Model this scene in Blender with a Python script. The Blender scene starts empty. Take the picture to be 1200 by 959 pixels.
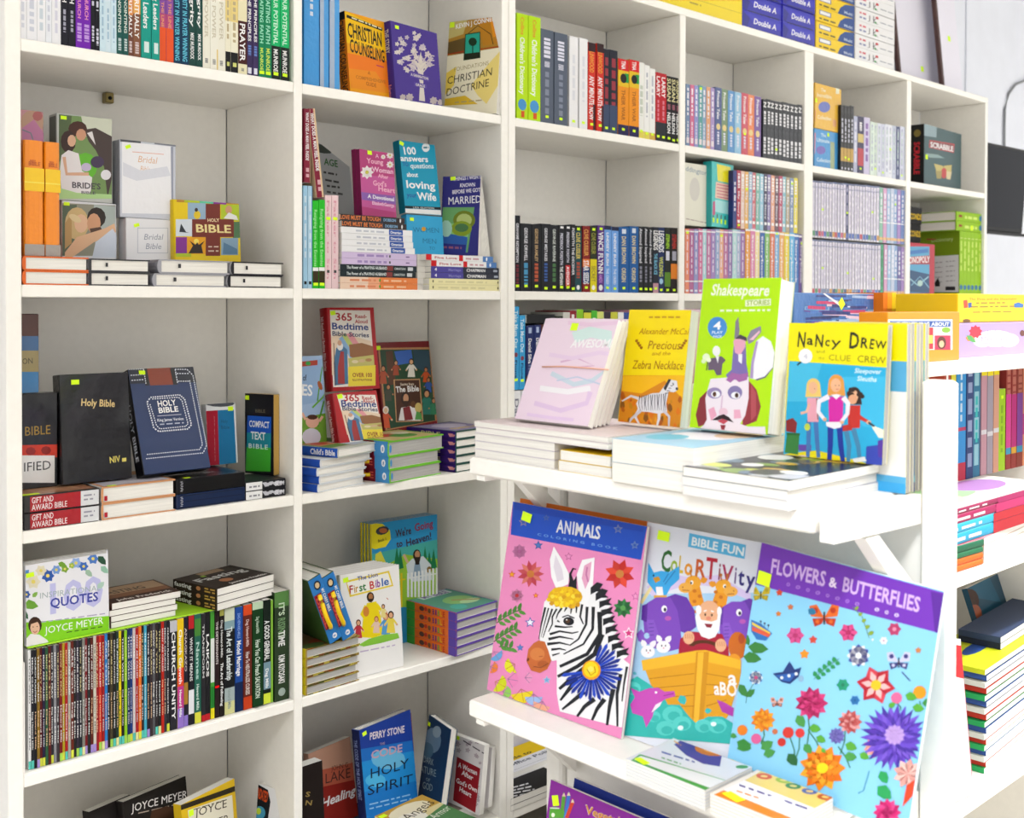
import bpy, math, random
from mathutils import Matrix, Vector
S = bpy.context.scene
COL = S.collection
# ------------------------------------------------------------------ camera
H = 1.40                                   # eye height above the floor
CAM = Vector((-0.6863, -1.9921, H))
F, YAW, HY, PITCH, ROLL = 1289.1, 0.751, 376.5, 0.0157, 0.0026
def _rows():
    s, c = math.sin(YAW), math.cos(YAW)
    X = Vector((c, -s, 0)); Zf = Vector((s, c, 0)); Y = Vector((0, 0, -1))
    Y2 = Y*math.cos(PITCH) - Zf*math.sin(PITCH); Z2 = Y*math.sin(PITCH) + Zf*math.cos(PITCH)
    X3 = X*math.cos(ROLL) - Y2*math.sin(ROLL); Y3 = X*math.sin(ROLL) + Y2*math.cos(ROLL)
    return X3, Y3, Z2
RX, RY, RZ = _rows()
cd = bpy.data.cameras.new('camera'); cam = bpy.data.objects.new('camera', cd); COL.objects.link(cam)
cam.matrix_world = Matrix(((RX.x, -RY.x, -RZ.x, CAM.x), (RX.y, -RY.y, -RZ.y, CAM.y), (RX.z, -RY.z, -RZ.z, CAM.z), (0, 0, 0, 1)))
cd.sensor_width = 36; cd.sensor_fit = 'HORIZONTAL'; cd.lens = 36*F/1200; cd.shift_y = (HY-479.5)/1200
cd.clip_start = 0.05; cd.clip_end = 60
cd.dof.use_dof = True; cd.dof.focus_distance = 2.15; cd.dof.aperture_fstop = 6.3
S.camera = cam
# ------------------------------------------------------------------ world, lights, exposure
S.view_settings.view_transform = 'Standard'; S.view_settings.look = 'None'; S.view_settings.gamma = 1
S.view_settings.exposure = 0.7; S.view_settings.use_curve_mapping = False
w = bpy.data.worlds.new('shop_light'); S.world = w; w.use_nodes = True
w.node_tree.nodes['Background'].inputs[0].default_value = (1.0, 0.985, 0.96, 1)
w.node_tree.nodes['Background'].inputs[1].default_value = 0.8
def area(name, loc, rot, sx, sy, power, col=(1, 1, 1)):
    l = bpy.data.lights.new(name, 'AREA'); l.shape = 'RECTANGLE'; l.size = sx; l.size_y = sy; l.energy = power; l.color = col
    o = bpy.data.objects.new(name, l); COL.objects.link(o); o.location = loc; o.rotation_euler = rot; return o
area('ceiling_tube_light', (-1.90, -2.30, H+1.66), (math.radians(-38), 0, math.radians(-14)), 2.2, .30, 310, (.97, .985, 1))
area('ceiling_tube_light', (1.10, -2.20, H+1.66), (math.radians(-38), 0, 0), 1.2, .30, 60, (.97, .985, 1))
area('ceiling_tube_light', (3.00, -2.20, H+1.66), (math.radians(-38), 0, 0), 2.0, .30, 220, (.96, .98, 1))
area('ceiling_tube_light', (5.20, -2.00, H+1.66), (math.radians(-38), 0, 0), 2.0, .30, 220, (.94, .965, 1))
# ------------------------------------------------------------------ pixel rays of the photograph -> points on real planes
def ray(x, y):
    return (RX*((x-600)/F) + RY*((y-HY)/F) + RZ)
def on(x, y, ax, val):                      # point where the ray meets plane axis=val ('u' x-plane, 'v' y-plane, 'z' height)
    d = ray(x, y); i = {'u': 0, 'v': 1, 'z': 2}[ax]
    return CAM + d*((val-CAM[i])/d[i])
def Ux(x, v, y=352): return on(x, y, 'v', v).x
def Zy(x, y, v): return on(x, y, 'v', v).z
def topx(P):
    q = Vector(P)-CAM; z = q.dot(RZ)
    return 600+F*q.dot(RX)/z, HY+F*q.dot(RY)/z
# ------------------------------------------------------------------ colours and materials
def lin(c): return c/12.92 if c <= .04045 else ((c+.055)/1.055)**2.4
def hexc(h, k=.84):
    if not isinstance(h, str): return h
    h = NAMED.get(h, h)
    if len(h) == 3: h = ''.join(a*2 for a in h)
    return tuple(min(.86, .86*k*lin(int(h[i:i+2], 16)/255)) for i in (0, 2, 4)) + (1,)
NAMED = dict(white='fff', black='14141a', ink='1c1c22', cream='f7f0d8', red='c8101c', navy='1c2c5c', gold='d8a848', lime='b9ef00', y='f7ec00', yel='ffe800', sky='7ccdf0')
def mat(name, col, rough=.5, attr=False, spec=.5, noise=0.0, bump=0.0, scale=40, coat=0.0, metal=0.0, stripes=0):
    m = bpy.data.materials.new(name); m.use_nodes = True; n = m.node_tree; b = n.nodes['Principled BSDF']
    b.inputs['Roughness'].default_value = rough; b.inputs['Specular IOR Level'].default_value = spec; b.inputs['Metallic'].default_value = metal
    b.inputs['Coat Weight'].default_value = coat; b.inputs['Coat Roughness'].default_value = .06
    if attr:
        a = n.nodes.new('ShaderNodeAttribute'); a.attribute_name = 'Col'; src = a.outputs['Color']
        n.links.new(src, b.inputs['Base Color'])
    else:
        b.inputs['Base Color'].default_value = hexc(col, 1)
    if noise or bump or stripes:
        tc = n.nodes.new('ShaderNodeTexCoord'); mp = n.nodes.new('ShaderNodeMapping'); n.links.new(tc.outputs['Object'], mp.inputs[0])
        nz = n.nodes.new('ShaderNodeTexNoise'); nz.inputs['Scale'].default_value = scale; n.links.new(mp.outputs[0], nz.inputs['Vector'])
        if stripes: mp.inputs['Scale'].default_value = (2, stripes, 2)
        if noise:
            mx = n.nodes.new('ShaderNodeMix'); mx.data_type = 'RGBA'; mx.blend_type = 'MULTIPLY'; mx.inputs[0].default_value = 1
            cr = n.nodes.new('ShaderNodeMapRange'); cr.inputs['From Min'].default_value = .3; cr.inputs['From Max'].default_value = .7
            cr.inputs['To Min'].default_value = 1-noise; cr.inputs['To Max'].default_value = 1
            n.links.new(nz.outputs['Fac'], cr.inputs['Value']); n.links.new(cr.outputs[0], mx.inputs[7])
            if attr: n.links.new(src, mx.inputs[6])
            else: mx.inputs[6].default_value = hexc(col, 1)
            n.links.new(mx.outputs[2], b.inputs['Base Color'])
        if bump:
            bp = n.nodes.new('ShaderNodeBump'); bp.inputs['Strength'].default_value = bump; bp.inputs['Distance'].default_value = .002
            n.links.new(nz.outputs['Fac'], bp.inputs['Height']); n.links.new(bp.outputs[0], b.inputs['Normal'])
    return m
M = dict(
    paint=mat('white_painted_board', 'fbf8f1', .42, noise=.03, bump=.10, scale=60),
    wall=mat('pale_blue_white_wall_paint', 'e9edf8', .7, noise=.04, bump=.1, scale=9),
    ceil=mat('white_ceiling_paint', 'f4f2ee', .8, noise=.03, scale=5),
    floor=mat('grey_floor_tile', 'b9b3a8', .35, noise=.2, scale=6),
    cover=mat('printed_cover_stock', None, .5, attr=True, spec=.2),
    gloss=mat('glossy_laminated_cover', None, .28, attr=True, spec=.3),
    wrap=mat('shrink_wrapped_cover', None, .3, attr=True, spec=.3, bump=.9, scale=55, coat=.45),
    ink=mat('printing_ink', None, .5, attr=True, spec=.2),
    page=mat('trimmed_page_edges', 'f4f1ea', .8, noise=.22, scale=3, stripes=330),
    gilt=mat('gilded_page_edges', 'd9b25a', .35, noise=.25, scale=3, stripes=330, metal=.4),
    grey=mat('silvered_page_edges', 'b4b2ae', .7, noise=.3, scale=3, stripes=330),
    stick=mat('fluorescent_price_sticker_paper', 'd8ff00', .7),
    dark=mat('dark_plastic', '101114', .4, spec=.2), screen=mat('switched_off_screen_glass', '10141e', .25, spec=.1),
    metal=mat('brass_plated_metal', '9a8a5a', .35, metal=.9), yplas=mat('yellow_moulded_plastic', 'ffd400', .3),
    cable=mat('grey_cable_sheath', '8a8d92', .5), lamp=None)
lm = bpy.data.materials.new('lamp_diffuser'); lm.use_nodes = True
lm.node_tree.nodes['Principled BSDF'].inputs['Emission Color'].default_value = (1, 1, 1, 1)
lm.node_tree.nodes['Principled BSDF'].inputs['Emission Strength'].default_value = 4; M['lamp'] = lm
# ------------------------------------------------------------------ mesh helpers
def mesh(name, verts, faces, material, cols=None, parent=None, kind=None):
    me = bpy.data.meshes.new(name); me.from_pydata(verts, [], faces)
    me.materials.append(material)
    if cols is not None:
        at = me.color_attributes.new('Col', 'FLOAT_COLOR', 'CORNER')
        buf = []
        for p, c in zip(me.polygons, cols): buf.extend(list(c)*p.loop_total)
        at.data.foreach_set('color', buf)
    me.update()
    o = bpy.data.objects.new(name, me); COL.objects.link(o)
    if parent: o.parent = parent
    if kind: o['kind'] = kind
    return o
def boxv(a, b):
    (x0, y0, z0), (x1, y1, z1) = a, b
    v = [(x0, y0, z0), (x1, y0, z0), (x1, y1, z0), (x0, y1, z0), (x0, y0, z1), (x1, y0, z1), (x1, y1, z1), (x0, y1, z1)]
    return v, [(0, 3, 2, 1), (4, 5, 6, 7), (0, 1, 5, 4), (1, 2, 6, 5), (2, 3, 7, 6), (3, 0, 4, 7)]
def bevbox(a, b, r=.0015):                 # box with chamfered long edges
    (x0, y0, z0), (x1, y1, z1) = a, b; v = []; f = []
    for z, k in ((z0, 1), (z0+r, 0), (z1-r, 0), (z1, 1)):
        q = r if k else 0
        X0, X1, Y0, Y1 = x0+q, x1-q, y0+q, y1-q
        v += [(X0+r, Y0, z), (X1-r, Y0, z), (X1, Y0+r, z), (X1, Y1-r, z), (X1-r, Y1, z), (X0+r, Y1, z), (X0, Y1-r, z), (X0, Y0+r, z)]
    for i in range(3):
        for j in range(8):
            k = (j+1) % 8; f.append((i*8+j, i*8+k, i*8+8+k, i*8+8+j))
    f.append(tuple(range(7, -1, -1))); f.append(tuple(range(24, 32)))
    return v, f
def bb(name, a, b, m, parent=None, kind=None, r=.0015):
    v, f = bevbox(a, b, r); return mesh(name, v, f, m, None, parent, kind)
def tube(name, pts, r, m, parent=None, n=8):
    v = []; f = []
    for i, p in enumerate(pts):
        p = Vector(p); a = Vector(pts[max(0, i-1)]); b = Vector(pts[min(len(pts)-1, i+1)])
        d = (b-a).normalized(); u = d.orthogonal().normalized() if abs(d.z) > .9 else d.cross(Vector((0, 0, 1))).normalized(); w2 = d.cross(u)
        for k in range(n):
            t = 2*math.pi*k/n; v.append(tuple(p+u*math.cos(t)*r+w2*math.sin(t)*r))
    for i in range(len(pts)-1):
        for k in range(n):
            l = (k+1) % n; f.append((i*n+k, i*n+l, i*n+n+l, i*n+n+k))
    f.append(tuple(range(n-1, -1, -1))); f.append(tuple(range(len(v)-n, len(v))))
    o = mesh(name, v, f, m, None, parent)
    for p in o.data.polygons: p.use_smooth = True
    return o
def empty(name, label, cat, group=None, mw=None):
    o = bpy.data.objects.new(name, None); COL.objects.link(o); o.empty_display_size = .05
    o['label'] = label; o['category'] = cat
    if group: o['group'] = group
    if mw: o.matrix_world = mw
    return o
ONES = 'first second third fourth fifth sixth seventh eighth ninth tenth eleventh twelfth thirteenth fourteenth fifteenth sixteenth seventeenth eighteenth nineteenth'.split()
def nth(i):
    if i < 20: return ONES[i-1]
    t, o = divmod(i, 10); tn = {2: 'twent', 3: 'thirt', 4: 'fort', 5: 'fift', 6: 'sixt', 7: 'sevent'}[t]
    return tn+('ieth' if o == 0 else 'y-'+ONES[o-1])
# ------------------------------------------------------------------ glyphs of the built-in font, as flat outlines
GLY = {}
def load_glyphs():
    chars = [chr(i) for i in range(33, 127)]; styles = {'r': 0.0, 'b': .022}; objs = []
    for st, off in styles.items():
        for body in ['||'] + ['|'+c+'|' for c in chars] + chars:
            cu = bpy.data.curves.new('g', 'FONT'); cu.body = body; cu.offset = off; cu.resolution_u = 2; cu.dimensions = '2D'; cu.fill_mode = 'BOTH'
            o = bpy.data.objects.new('g', cu); COL.objects.link(o); objs.append((st, body, o))
    bpy.context.view_layer.update(); dg = bpy.context.evaluated_depsgraph_get()
    wd = {}
    for st, body, o in objs:
        ev = o.evaluated_get(dg); me = ev.to_mesh()
        vs = [(v.co.x, v.co.y) for v in me.vertices]; fs = [tuple(p.vertices) for p in me.polygons]
        if len(body) == 1: GLY[st, body] = [vs, fs, 0]
        else: wd[st, body] = max(v[0] for v in vs)
        ev.to_mesh_clear()
    for (st, body), g in GLY.items(): g[2] = wd[st, '|'+body+'|']-wd[st, '||']
    for st, body, o in objs:
        cu = o.data; bpy.data.objects.remove(o); bpy.data.curves.remove(cu)
load_glyphs()
CAP = .72
def text_polys(s, st='r', track=0):
    x = 0; out = []
    for c in s:
        if c == ' ': x += .3+track; continue
        g = GLY.get((st, c))
        if not g: continue
        if g[1]: out.append(([(a+x, b) for a, b in g[0]], g[1]))
        x += g[2]+track
    return out, max(x-track, .01)
# ------------------------------------------------------------------ the printed item: book, box, pad
STK = 0
class Item:
    """local frame: x across the front, z up, y into the thickness; front face is y=0, spine is x=0, tail is z=0"""
    def __init__(s, name, w, h, t, m, label, cat='book', group=None, col='white', spine=None, back=None, body='soft', mat='cover', page='page', c=None, rnd=0, inset=None):
        s.w, s.h, s.t, s.m = w, h, t, m; s.inv = m.inverted(); s.name = name
        s.root = empty(name, label, cat, group, m); s.mode = 'px'; s.zm = None; s.face = 'f'
        s.v, s.f, s.c, s.k = [], [], [], 0; s.mt = mat; s.parts = []
        spine = spine or col; back = back or col; CF, CS, CB = hexc(col), hexc(spine), hexc(back)
        if body == 'box':
            r = .0012; v, f = bevbox((0, 0, 0), (w, t, h), r); cols = []
            for i in range(3): cols += [CF, CF, CB, CB, CB, CB, CS, CS]
            cols += [CS, CS]; mesh('carton', v, f, M[mat], cols, s.root)
        else:
            th = c or (.0026 if body == 'hard' else .0005); ins = inset if inset is not None else (.003 if body == 'hard' else .0003)
            ins = min(ins, w*.08)
            b = []
            n = 5 if (rnd or body == 'hard') else 0
            if t < .004: n = 0
            bul = rnd or (.0022 if body == 'hard' else 0)
            prof = [(0, 0, 0), (w, 0, 0), (w, th, 0), (th, th, 0), (th, t-th, 0), (w, t-th, 0), (w, t, 0), (0, t, 0)]
            for i in range(n): a = math.pi*(i+1)/(n+1); prof.append((-bul*math.sin(a), t/2+t/2*math.cos(a), 0))
            N = len(prof); v = [(a, q, 0) for a, q, _ in prof] + [(a, q, h) for a, q, _ in prof]; f = []; cols = []
            for i in range(N):
                j = (i+1) % N; f.append((i, j, N+j, N+i))
                cols.append(CF if i in (0, 1) else CB if i in (5, 6) else hexc('eeeae0') if i in (2, 3, 4) else CS)
            # end caps in quads so the U stays concave-safe
            sp = tuple([0, 3, 4, 7] + list(range(8, N)))
            for off, flip in ((0, 1), (N, 0)):
                for q in ((0, 1, 2, 3), (4, 5, 6, 7), sp):
                    q = tuple(off+k for k in q); f.append(tuple(reversed(q)) if flip else q); cols.append(CF if q[0] % N == 0 else CB)
            mesh('cover', v, f, M[mat], cols, s.root)
            v, f = boxv((th, th, ins), (w-ins, t-th, h-ins)); mesh('page_block', v, f, M[page], None, s.root)
            s.bul = bul if n else 0
        if body == 'box': s.bul = 0
    def ml(s, x, y):                       # -> local 3d without offset
        f = s.face
        if s.mode == 'px':
            if s.zm: x, y = s.zm[0]+x/s.zm[2], s.zm[1]+y/s.zm[2]
            d = s.inv.to_3x3() @ ray(x, y); o = s.inv @ CAM
            if f == 'f': k = -o.y/d.y
            elif f == 's': k = (-s.bul-o.x)/d.x
            elif f == 'e': k = -o.z/d.z
            elif f == 't': k = (s.h-o.z)/d.z
            elif f == 'r': k = (s.w-o.x)/d.x
            elif f == 'b': k = (s.t-o.y)/d.y
            return o+d*k
        if f == 'f': return Vector((x*s.w, 0, (1-y)*s.h))
        if f == 's': return Vector((-s.bul, y*s.t, (1-x)*s.h))     # text runs from head to foot
        if f == 'S': return Vector((-s.bul, (1-x)*s.t, (1-y)*s.h))  # upright lettering on the spine
        if f == 'e': return Vector((x*s.w, y*s.t, 0))
        if f == 'r': return Vector((s.w, x*s.t, (1-y)*s.h))
    def lift(s, p):
        e = .00012+s.k*5e-6
        f = s.face
        if f == 'f': return (min(max(p.x, .0), s.w), -e, min(max(p.z, 0), s.h))
        if f == 'b': return (min(max(p.x, 0), s.w), s.t+e, min(max(p.z, 0), s.h))
        if f in 'sS': return (p.x-e, min(max(p.y, 0), s.t), min(max(p.z, 0), s.h))
        if f == 'e': return (min(max(p.x, 0), s.w), min(max(p.y, 0), s.t), -e)
        if f == 't': return (min(max(p.x, 0), s.w), min(max(p.y, 0), s.t), s.h+e)
        if f == 'r': return (s.w+e, min(max(p.y, 0), s.t), min(max(p.z, 0), s.h))
    def P(s, pts, col, step=1):            # filled outline
        n = len(s.v); s.k += step
        L = [s.lift(s.ml(x, y)) for x, y in pts]
        s.v += L; s.f.append(tuple(range(n, n+len(L)))); s.c.append(hexc(col)); return s
    def R(s, x0, y0, x1, y1, col): return s.P([(x0, y0), (x1, y0), (x1, y1), (x0, y1)], col)
    def E(s, cx, cy, rx, ry, col, n=14, rot=0, a0=0, a1=360):
        c, q = math.cos(math.radians(rot)), math.sin(math.radians(rot)); pts = []
        m = n+(0 if a1-a0 >= 360 else 1)
        for i in range(m):
            a = math.radians(a0+(a1-a0)*i/n); x, y = rx*math.cos(a), ry*math.sin(a); pts.append((cx+x*c-y*q, cy+x*q+y*c))
        return s.P(pts, col)
    def L(s, pts, wd, col, w2=None):       # brush stroke, may taper
        a = []; b = []; n = len(pts)
        for i, (x, y) in enumerate(pts):
            x0, y0 = pts[max(0, i-1)]; x1, y1 = pts[min(n-1, i+1)]; d = math.hypot(x1-x0, y1-y0) or 1
            r = (wd if w2 is None else wd+(w2-wd)*i/(n-1))/2
            a.append((x-(y1-y0)/d*r, y+(x1-x0)/d*r)); b.append((x+(y1-y0)/d*r, y-(x1-x0)/d*r))
        s.k += 1
        for i in range(n-1): s.P([a[i], a[i+1], b[i+1], b[i]], col, 0)
        return s
    def star(s, cx, cy, r, col, n=5, ri=.45, rot=-90, sq=1):
        return s.P([(cx+(r if i % 2 == 0 else r*ri)*math.cos(math.radians(rot+180*i/n))*sq, cy+(r if i % 2 == 0 else r*ri)*math.sin(math.radians(rot+180*i/n))) for i in range(2*n)], col)
    def flower(s, cx, cy, r, col, n=8, core=None, wd=.42, sq=1, rot=0):
        s.k += 1
        for i in range(n):
            a = math.radians(rot+360*i/n); dx, dy = math.cos(a)*sq, math.sin(a); px, py = -math.sin(a)*sq, math.cos(a)
            s.P([(cx, cy), (cx+dx*r*.55+px*r*wd, cy+dy*r*.55+py*r*wd), (cx+dx*r, cy+dy*r), (cx+dx*r*.55-px*r*wd, cy+dy*r*.55-py*r*wd)], col[i % len(col)] if isinstance(col, (list, tuple)) else col, 0)
        if core: s.E(cx, cy, r*.28*sq, r*.28, core, 8)
        return s
    def leaf(s, x0, y0, x1, y1, col, wd=.3):
        dx, dy = x1-x0, y1-y0
        return s.P([(x0, y0), (x0+dx*.3-dy*wd, y0+dy*.3+dx*wd), (x0+dx*.7-dy*wd*.8, y0+dy*.7+dx*wd*.8), (x1, y1), (x0+dx*.7+dy*wd*.8, y0+dy*.7-dx*wd*.8), (x0+dx*.3+dy*wd, y0+dy*.3-dx*wd)], col)
    def T(s, txt, x0, y0, x1, y1, hh, col, st='b', sl=0, track=0):
        """lettering: baseline from (x0,y0) to (x1,y1), capitals hh tall"""
        pol, W = text_polys(txt, st, track); A = s.ml(x0, y0); B = s.ml(x1, y1); U = s.ml(x0, y0-hh) - A
        d = (B-A); dn = d.normalized(); U = U-dn*U.dot(dn); s.k += 1; c = hexc(col)
        for vs, fs in pol:
            n = len(s.v)
            s.v += [s.lift(A + d*((a+sl*b)/W) + U*(b/CAP)) for a, b in vs]
            for q in fs: s.f.append(tuple(n+i for i in q)); s.c.append(c)
        return s
    def bars(s, x0, y0, x1, y1, hh, col, n=5, seed=1):     # lines of print too small to read
        r = random.Random(seed); t = 0; s.k += 1
        while t < .98:
            q = min(1, t+(.5+r.random())/n)
            ax, ay, bx, by = x0+(x1-x0)*t, y0+(y1-y0)*t, x0+(x1-x0)*q, y0+(y1-y0)*q
            if s.mode == 'uv' and s.face == 's' or abs(x1-x0) >= abs(y1-y0): s.P([(ax, ay), (bx, by), (bx, by-hh), (ax, ay-hh)], col, 0)
            else: s.P([(ax, ay), (bx, by), (bx-hh, by), (ax-hh, ay)], col, 0)
            t = q+.35/n
        return s
    def sticker(s, x, y, wd=None, ht=None, rot=0):         # price sticker, a small piece of paper stuck on
        p = s.ml(x, y); a, b = (wd or .011)/2, (ht or .0065)/2; e = .0007
        if s.k: e = max(e, .0003+s.k*5e-6+.0001)
        c, q = math.cos(math.radians(rot)), math.sin(math.radians(rot))
        f = s.face; L = []
        if f == 'f': p = Vector((min(max(p.x, a+.001), s.w-a-.001), 0, min(max(p.z, b+.001), s.h-b-.001)))
        for i, j in ((-a, -b), (a, -b), (a, b), (-a, b)):
            i, j = i*c-j*q, i*q+j*c
            if f == 'f': L.append((p.x+i, -e, p.z+j))
            elif f in 'sS': L.append((p.x-e, min(max(p.y-i, .0002), s.t-.0002), p.z+j))
            elif f == 'e': L.append((p.x+i, p.y-j, -e))
            elif f == 't': L.append((p.x+i, p.y-j, s.h+e))
            elif f == 'r': L.append((s.w+e, p.y+i, p.z+j))
        nrm = {'f': (0, 1, 0), 's': (1, 0, 0), 'S': (1, 0, 0), 'e': (0, 0, 1), 'r': (-1, 0, 0), 't': (0, 0, -1)}[f]
        v = L + [tuple(a+b*.0003 for a, b in zip(q2, nrm)) for q2 in L]
        mesh('price_sticker', v, [(0, 1, 2, 3), (7, 6, 5, 4), (0, 4, 5, 1), (1, 5, 6, 2), (2, 6, 7, 3), (3, 7, 4, 0)], M['stick'], None, s.root)
        return s
    def done(s, nm='cover_print'):
        if s.f: mesh(nm, s.v, s.f, M['ink'] if s.mt == 'cover' else M[s.mt], s.c, s.root)
        return s
def copy_item(root, mw, label, group=None):
    r = root.copy(); COL.objects.link(r); r.matrix_world = mw; r['label'] = label
    if group: r['group'] = group
    for ch in root.children:
        c = ch.copy(); COL.objects.link(c); c.parent = r
        for g in ch.children: d = g.copy(); COL.objects.link(d); d.parent = c
    return r
# ------------------------------------------------------------------ poses
Z3 = Vector((0, 0, 1))
def frame(o, x, y, z): return Matrix(((x.x, y.x, z.x, o.x), (x.y, y.y, z.y, o.y), (x.z, y.z, z.z, o.z), (0, 0, 0, 1)))
def flat(A, B):
    e = B-A; e.z = 0; L = e.length; e.normalize(); return e, Vector((-e.y, e.x, 0)), L
def stand(pl, pr, z0, tilt, t=.02, ytop=None, h=None, roll=0):
    """front-facing item; pl, pr = (pixel column, plane axis, value) of the two foot corners"""
    A = on(pl[0], pl[3] if len(pl) > 3 else 400, pl[1], pl[2]); B = on(pr[0], pr[3] if len(pr) > 3 else 400, pr[1], pr[2]); e, b, L = flat(A, B)
    if roll: e = (e*math.cos(math.radians(roll))+Z3*math.sin(math.radians(roll)))
    up = b.cross(e)*-1 if roll else Z3
    c, q = math.cos(math.radians(tilt)), math.sin(math.radians(tilt)); z = up*c+b*q; y = b*c-up*q
    o = Vector((A.x, A.y, z0+t*q))
    if h is None:
        lo, hi = .02, 1
        for _ in range(40):
            md = (lo+hi)/2
            if topx(o+z*md)[1] > ytop: lo = md
            else: hi = md
        h = lo
    return frame(o, e, y, z), L, h
def lie(pl, pr, z0, t):                     # cover up, foot edge of the book to the viewer
    A = on(pl[0], 400, pl[1], pl[2]); B = on(pr[0], 400, pr[1], pr[2]); e, b, L = flat(A, B)
    return frame(Vector((A.x, A.y, z0+t)), e, -Z3, b), L
def lie_spine(pl, pr, z0, t):               # cover up, spine to the viewer, head at the left
    A = on(pl[0], 400, pl[1], pl[2]); B = on(pr[0], 400, pr[1], pr[2]); e, b, L = flat(A, B)
    return frame(Vector((B.x, B.y, z0+t)), b, -Z3, -e), L
def lie_fore(pl, pr, z0, t, w):             # cover up, fore edge to the viewer
    A = on(pl[0], 400, pl[1], pl[2]); B = on(pr[0], 400, pr[1], pr[2]); e, b, L = flat(A, B)
    return frame(Vector((A.x, A.y, z0+t))+b*w, -b, -Z3, e), L
def spined(u0, u1, v, z0, lean=0):          # standing, spine to the viewer
    c, q = math.cos(math.radians(lean)), math.sin(math.radians(lean))
    return frame(Vector((u1, v, z0)), Vector((0, 1, 0)), Vector((-c, 0, -q)) if lean else Vector((-1, 0, 0)), Vector((-q, 0, c)) if lean else Z3)
SP = {}
# ================================================================== THE SETTING
def struct(name, a, b, m, r=.0): 
    if r: v, f = bevbox(a, b, r)
    else: v, f = boxv(a, b)
    return mesh(name, v, f, m, None, None, 'structure')
struct('floor', (-4, -5, -.02), (8, .5, 0), M['floor'])
struct('ceiling', (-4, -5, H+1.75), (8, .5, H+1.80), M['ceil'])
struct('wall_back', (-4, .31, 0), (8, .41, H+1.75), M['wall'])
struct('trim_1', (4.32, .302, 0), (4.35, .31, H+1.75), M['wall'], .002)
for i, (x, y, l) in enumerate(((-1.9, -2.3, 2.2), (3.0, -2.2, 2.0), (5.2, -2.0, 2.0), (1.1, -2.2, 1.2))):
    t = empty('ceiling_light', ('white ceiling batten light in front of the left bookcase', 'white ceiling batten light in front of the long bookcase', 'white ceiling batten light near the television wall', 'short white ceiling batten light above the display rack')[i], 'light', None, Matrix.Translation((x, y, H+1.75)))
    bb('housing', (-l/2, -.06, -.05), (l/2, .06, 0), M['paint'], t); bb('diffuser', (-l/2+.02, -.05, -.07), (l/2-.02, .05, -.05), M['lamp'], t, None, .004)
# ================================================================== BOOKCASES
SH = {'s0': .8333, 's1': .4396, 's2': .0096, 's3': -.4248, 's4': -.8565, 's5': -1.29}   # undersides, relative to eye height
ST = .022; D = .285
def zt(k): return H+SH[k]+ST
def bookcase(label, u0, u1, posts, bays, x_shelves, top):
    t = empty('bookcase', label, 'bookcase', None, Matrix.Translation((u0, 0, 0))); o = -u0
    pc = [u0]+[p for p in posts]+[u1]
    for i, (a, b) in enumerate(posts):
        nm = 'side_panel' if i in (0, len(posts)-1) else 'divider'
        bb(nm, (a+o, 0, 0), (b+o, D, top), M['paint'], t)
    for i in range(len(posts)-1):
        a, b = posts[i][1]+.0002, posts[i+1][0]-.0002
        bb('back_panel', (a+o, D, 0), (b+o, D+.012, top), M['paint'], t)
        for k in bays[i]:
            z = H+SH[k] if isinstance(k, str) else H+k
            bb('shelf', (a+o, .001, z), (b+o, D-.0005, z+ST), M['paint'], t)
    return t
A0, A1, B0, B1 = 0, .550, .5702, 1.1365
C0, C1, D0, D1, E0, E1, F0, F1 = 1.1835, 1.832, 1.8581, 2.4852, 2.5372, 3.1741, 3.2069, 3.8391
k1 = ['s1', 's2', 's3', 's4', 's5', 's0']; k2 = ['s1', 's2', 's3', 's4', 's5']
bookcase('white painted two-bay bookcase at the left, holding the religious books', -.022, B1+.0235, [(-.0265, A0), (A1, B0), (B1, B1+.0225)], [k1, k1], None, H+SH['s0']+ST)
b2 = bookcase('long white four-bay bookcase receding to the right wall', B1+.0235, F1+.026, [(B1+.0235, C0), (C1, D0), (D1, E0), (E1, F0), (F1, F1+.022)], [k2, k2, k2, k2], None, H+SH['s0'])
o = -(B1+.0235)
bb('top_board', (0, .0, H+SH['s0']+.0003), (F1+.022+o, D+.012, H+SH['s0']+ST), M['paint'], b2)
# small metal shelf brackets under two shelves
for (x, y, v, lab) in ((127, 117, D-.012, 'small brass shelf bracket under the top shelf of the first bay'), (506, 783, D-.012, 'small brass shelf bracket under the fourth shelf of the second bay')):
    u = Ux(x, v, y); z = H+SH['s1' if y < 300 else 's4']
    t = empty('shelf_bracket', lab, 'bracket', None, Matrix.Translation((u, v, z)))
    bb('plate', (-.009, -.008, -.022), (.009, .0115, -.0003), M['metal'], t); tube('screw', [(0, -.010, -.012), (0, -.008, -.012)], .004, M['dark'], t)
# ================================================================== DISPLAY RACK in the foreground (shelves run towards the viewer)
RU = .42; RP = .63; RV0, RV1 = -.71, -1.312                       # front edge, post plane, far and near end
ZU = H-.2365; ZL = H-.612                                         # tops of the two shelves
rk = empty('display_rack', 'white wooden display rack in the foreground with shelves of children books', 'rack', None, Matrix.Translation((RP, -1.35, 0)))
def rb(name, a, b, r=.002): return bb(name, (a[0]-RP, a[1]+1.35, a[2]), (b[0]-RP, b[1]+1.35, b[2]), M['paint'], rk, None, r)
rb('post', (RP, -1.372, 0), (RP+.026, -1.334, H-.094), .004)
rb('post', (RP, -.705, 0), (RP+.026, -.668, H-.094), .004)
rb('back_panel', (RP+.012, -1.333, .10), (RP+.022, -.706, ZU-.03))
for z in (ZU, ZL, ZL-.40): rb('shelf', (RU, RV1, z-.026), (RP+.010, RV0, z), .003)
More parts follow.
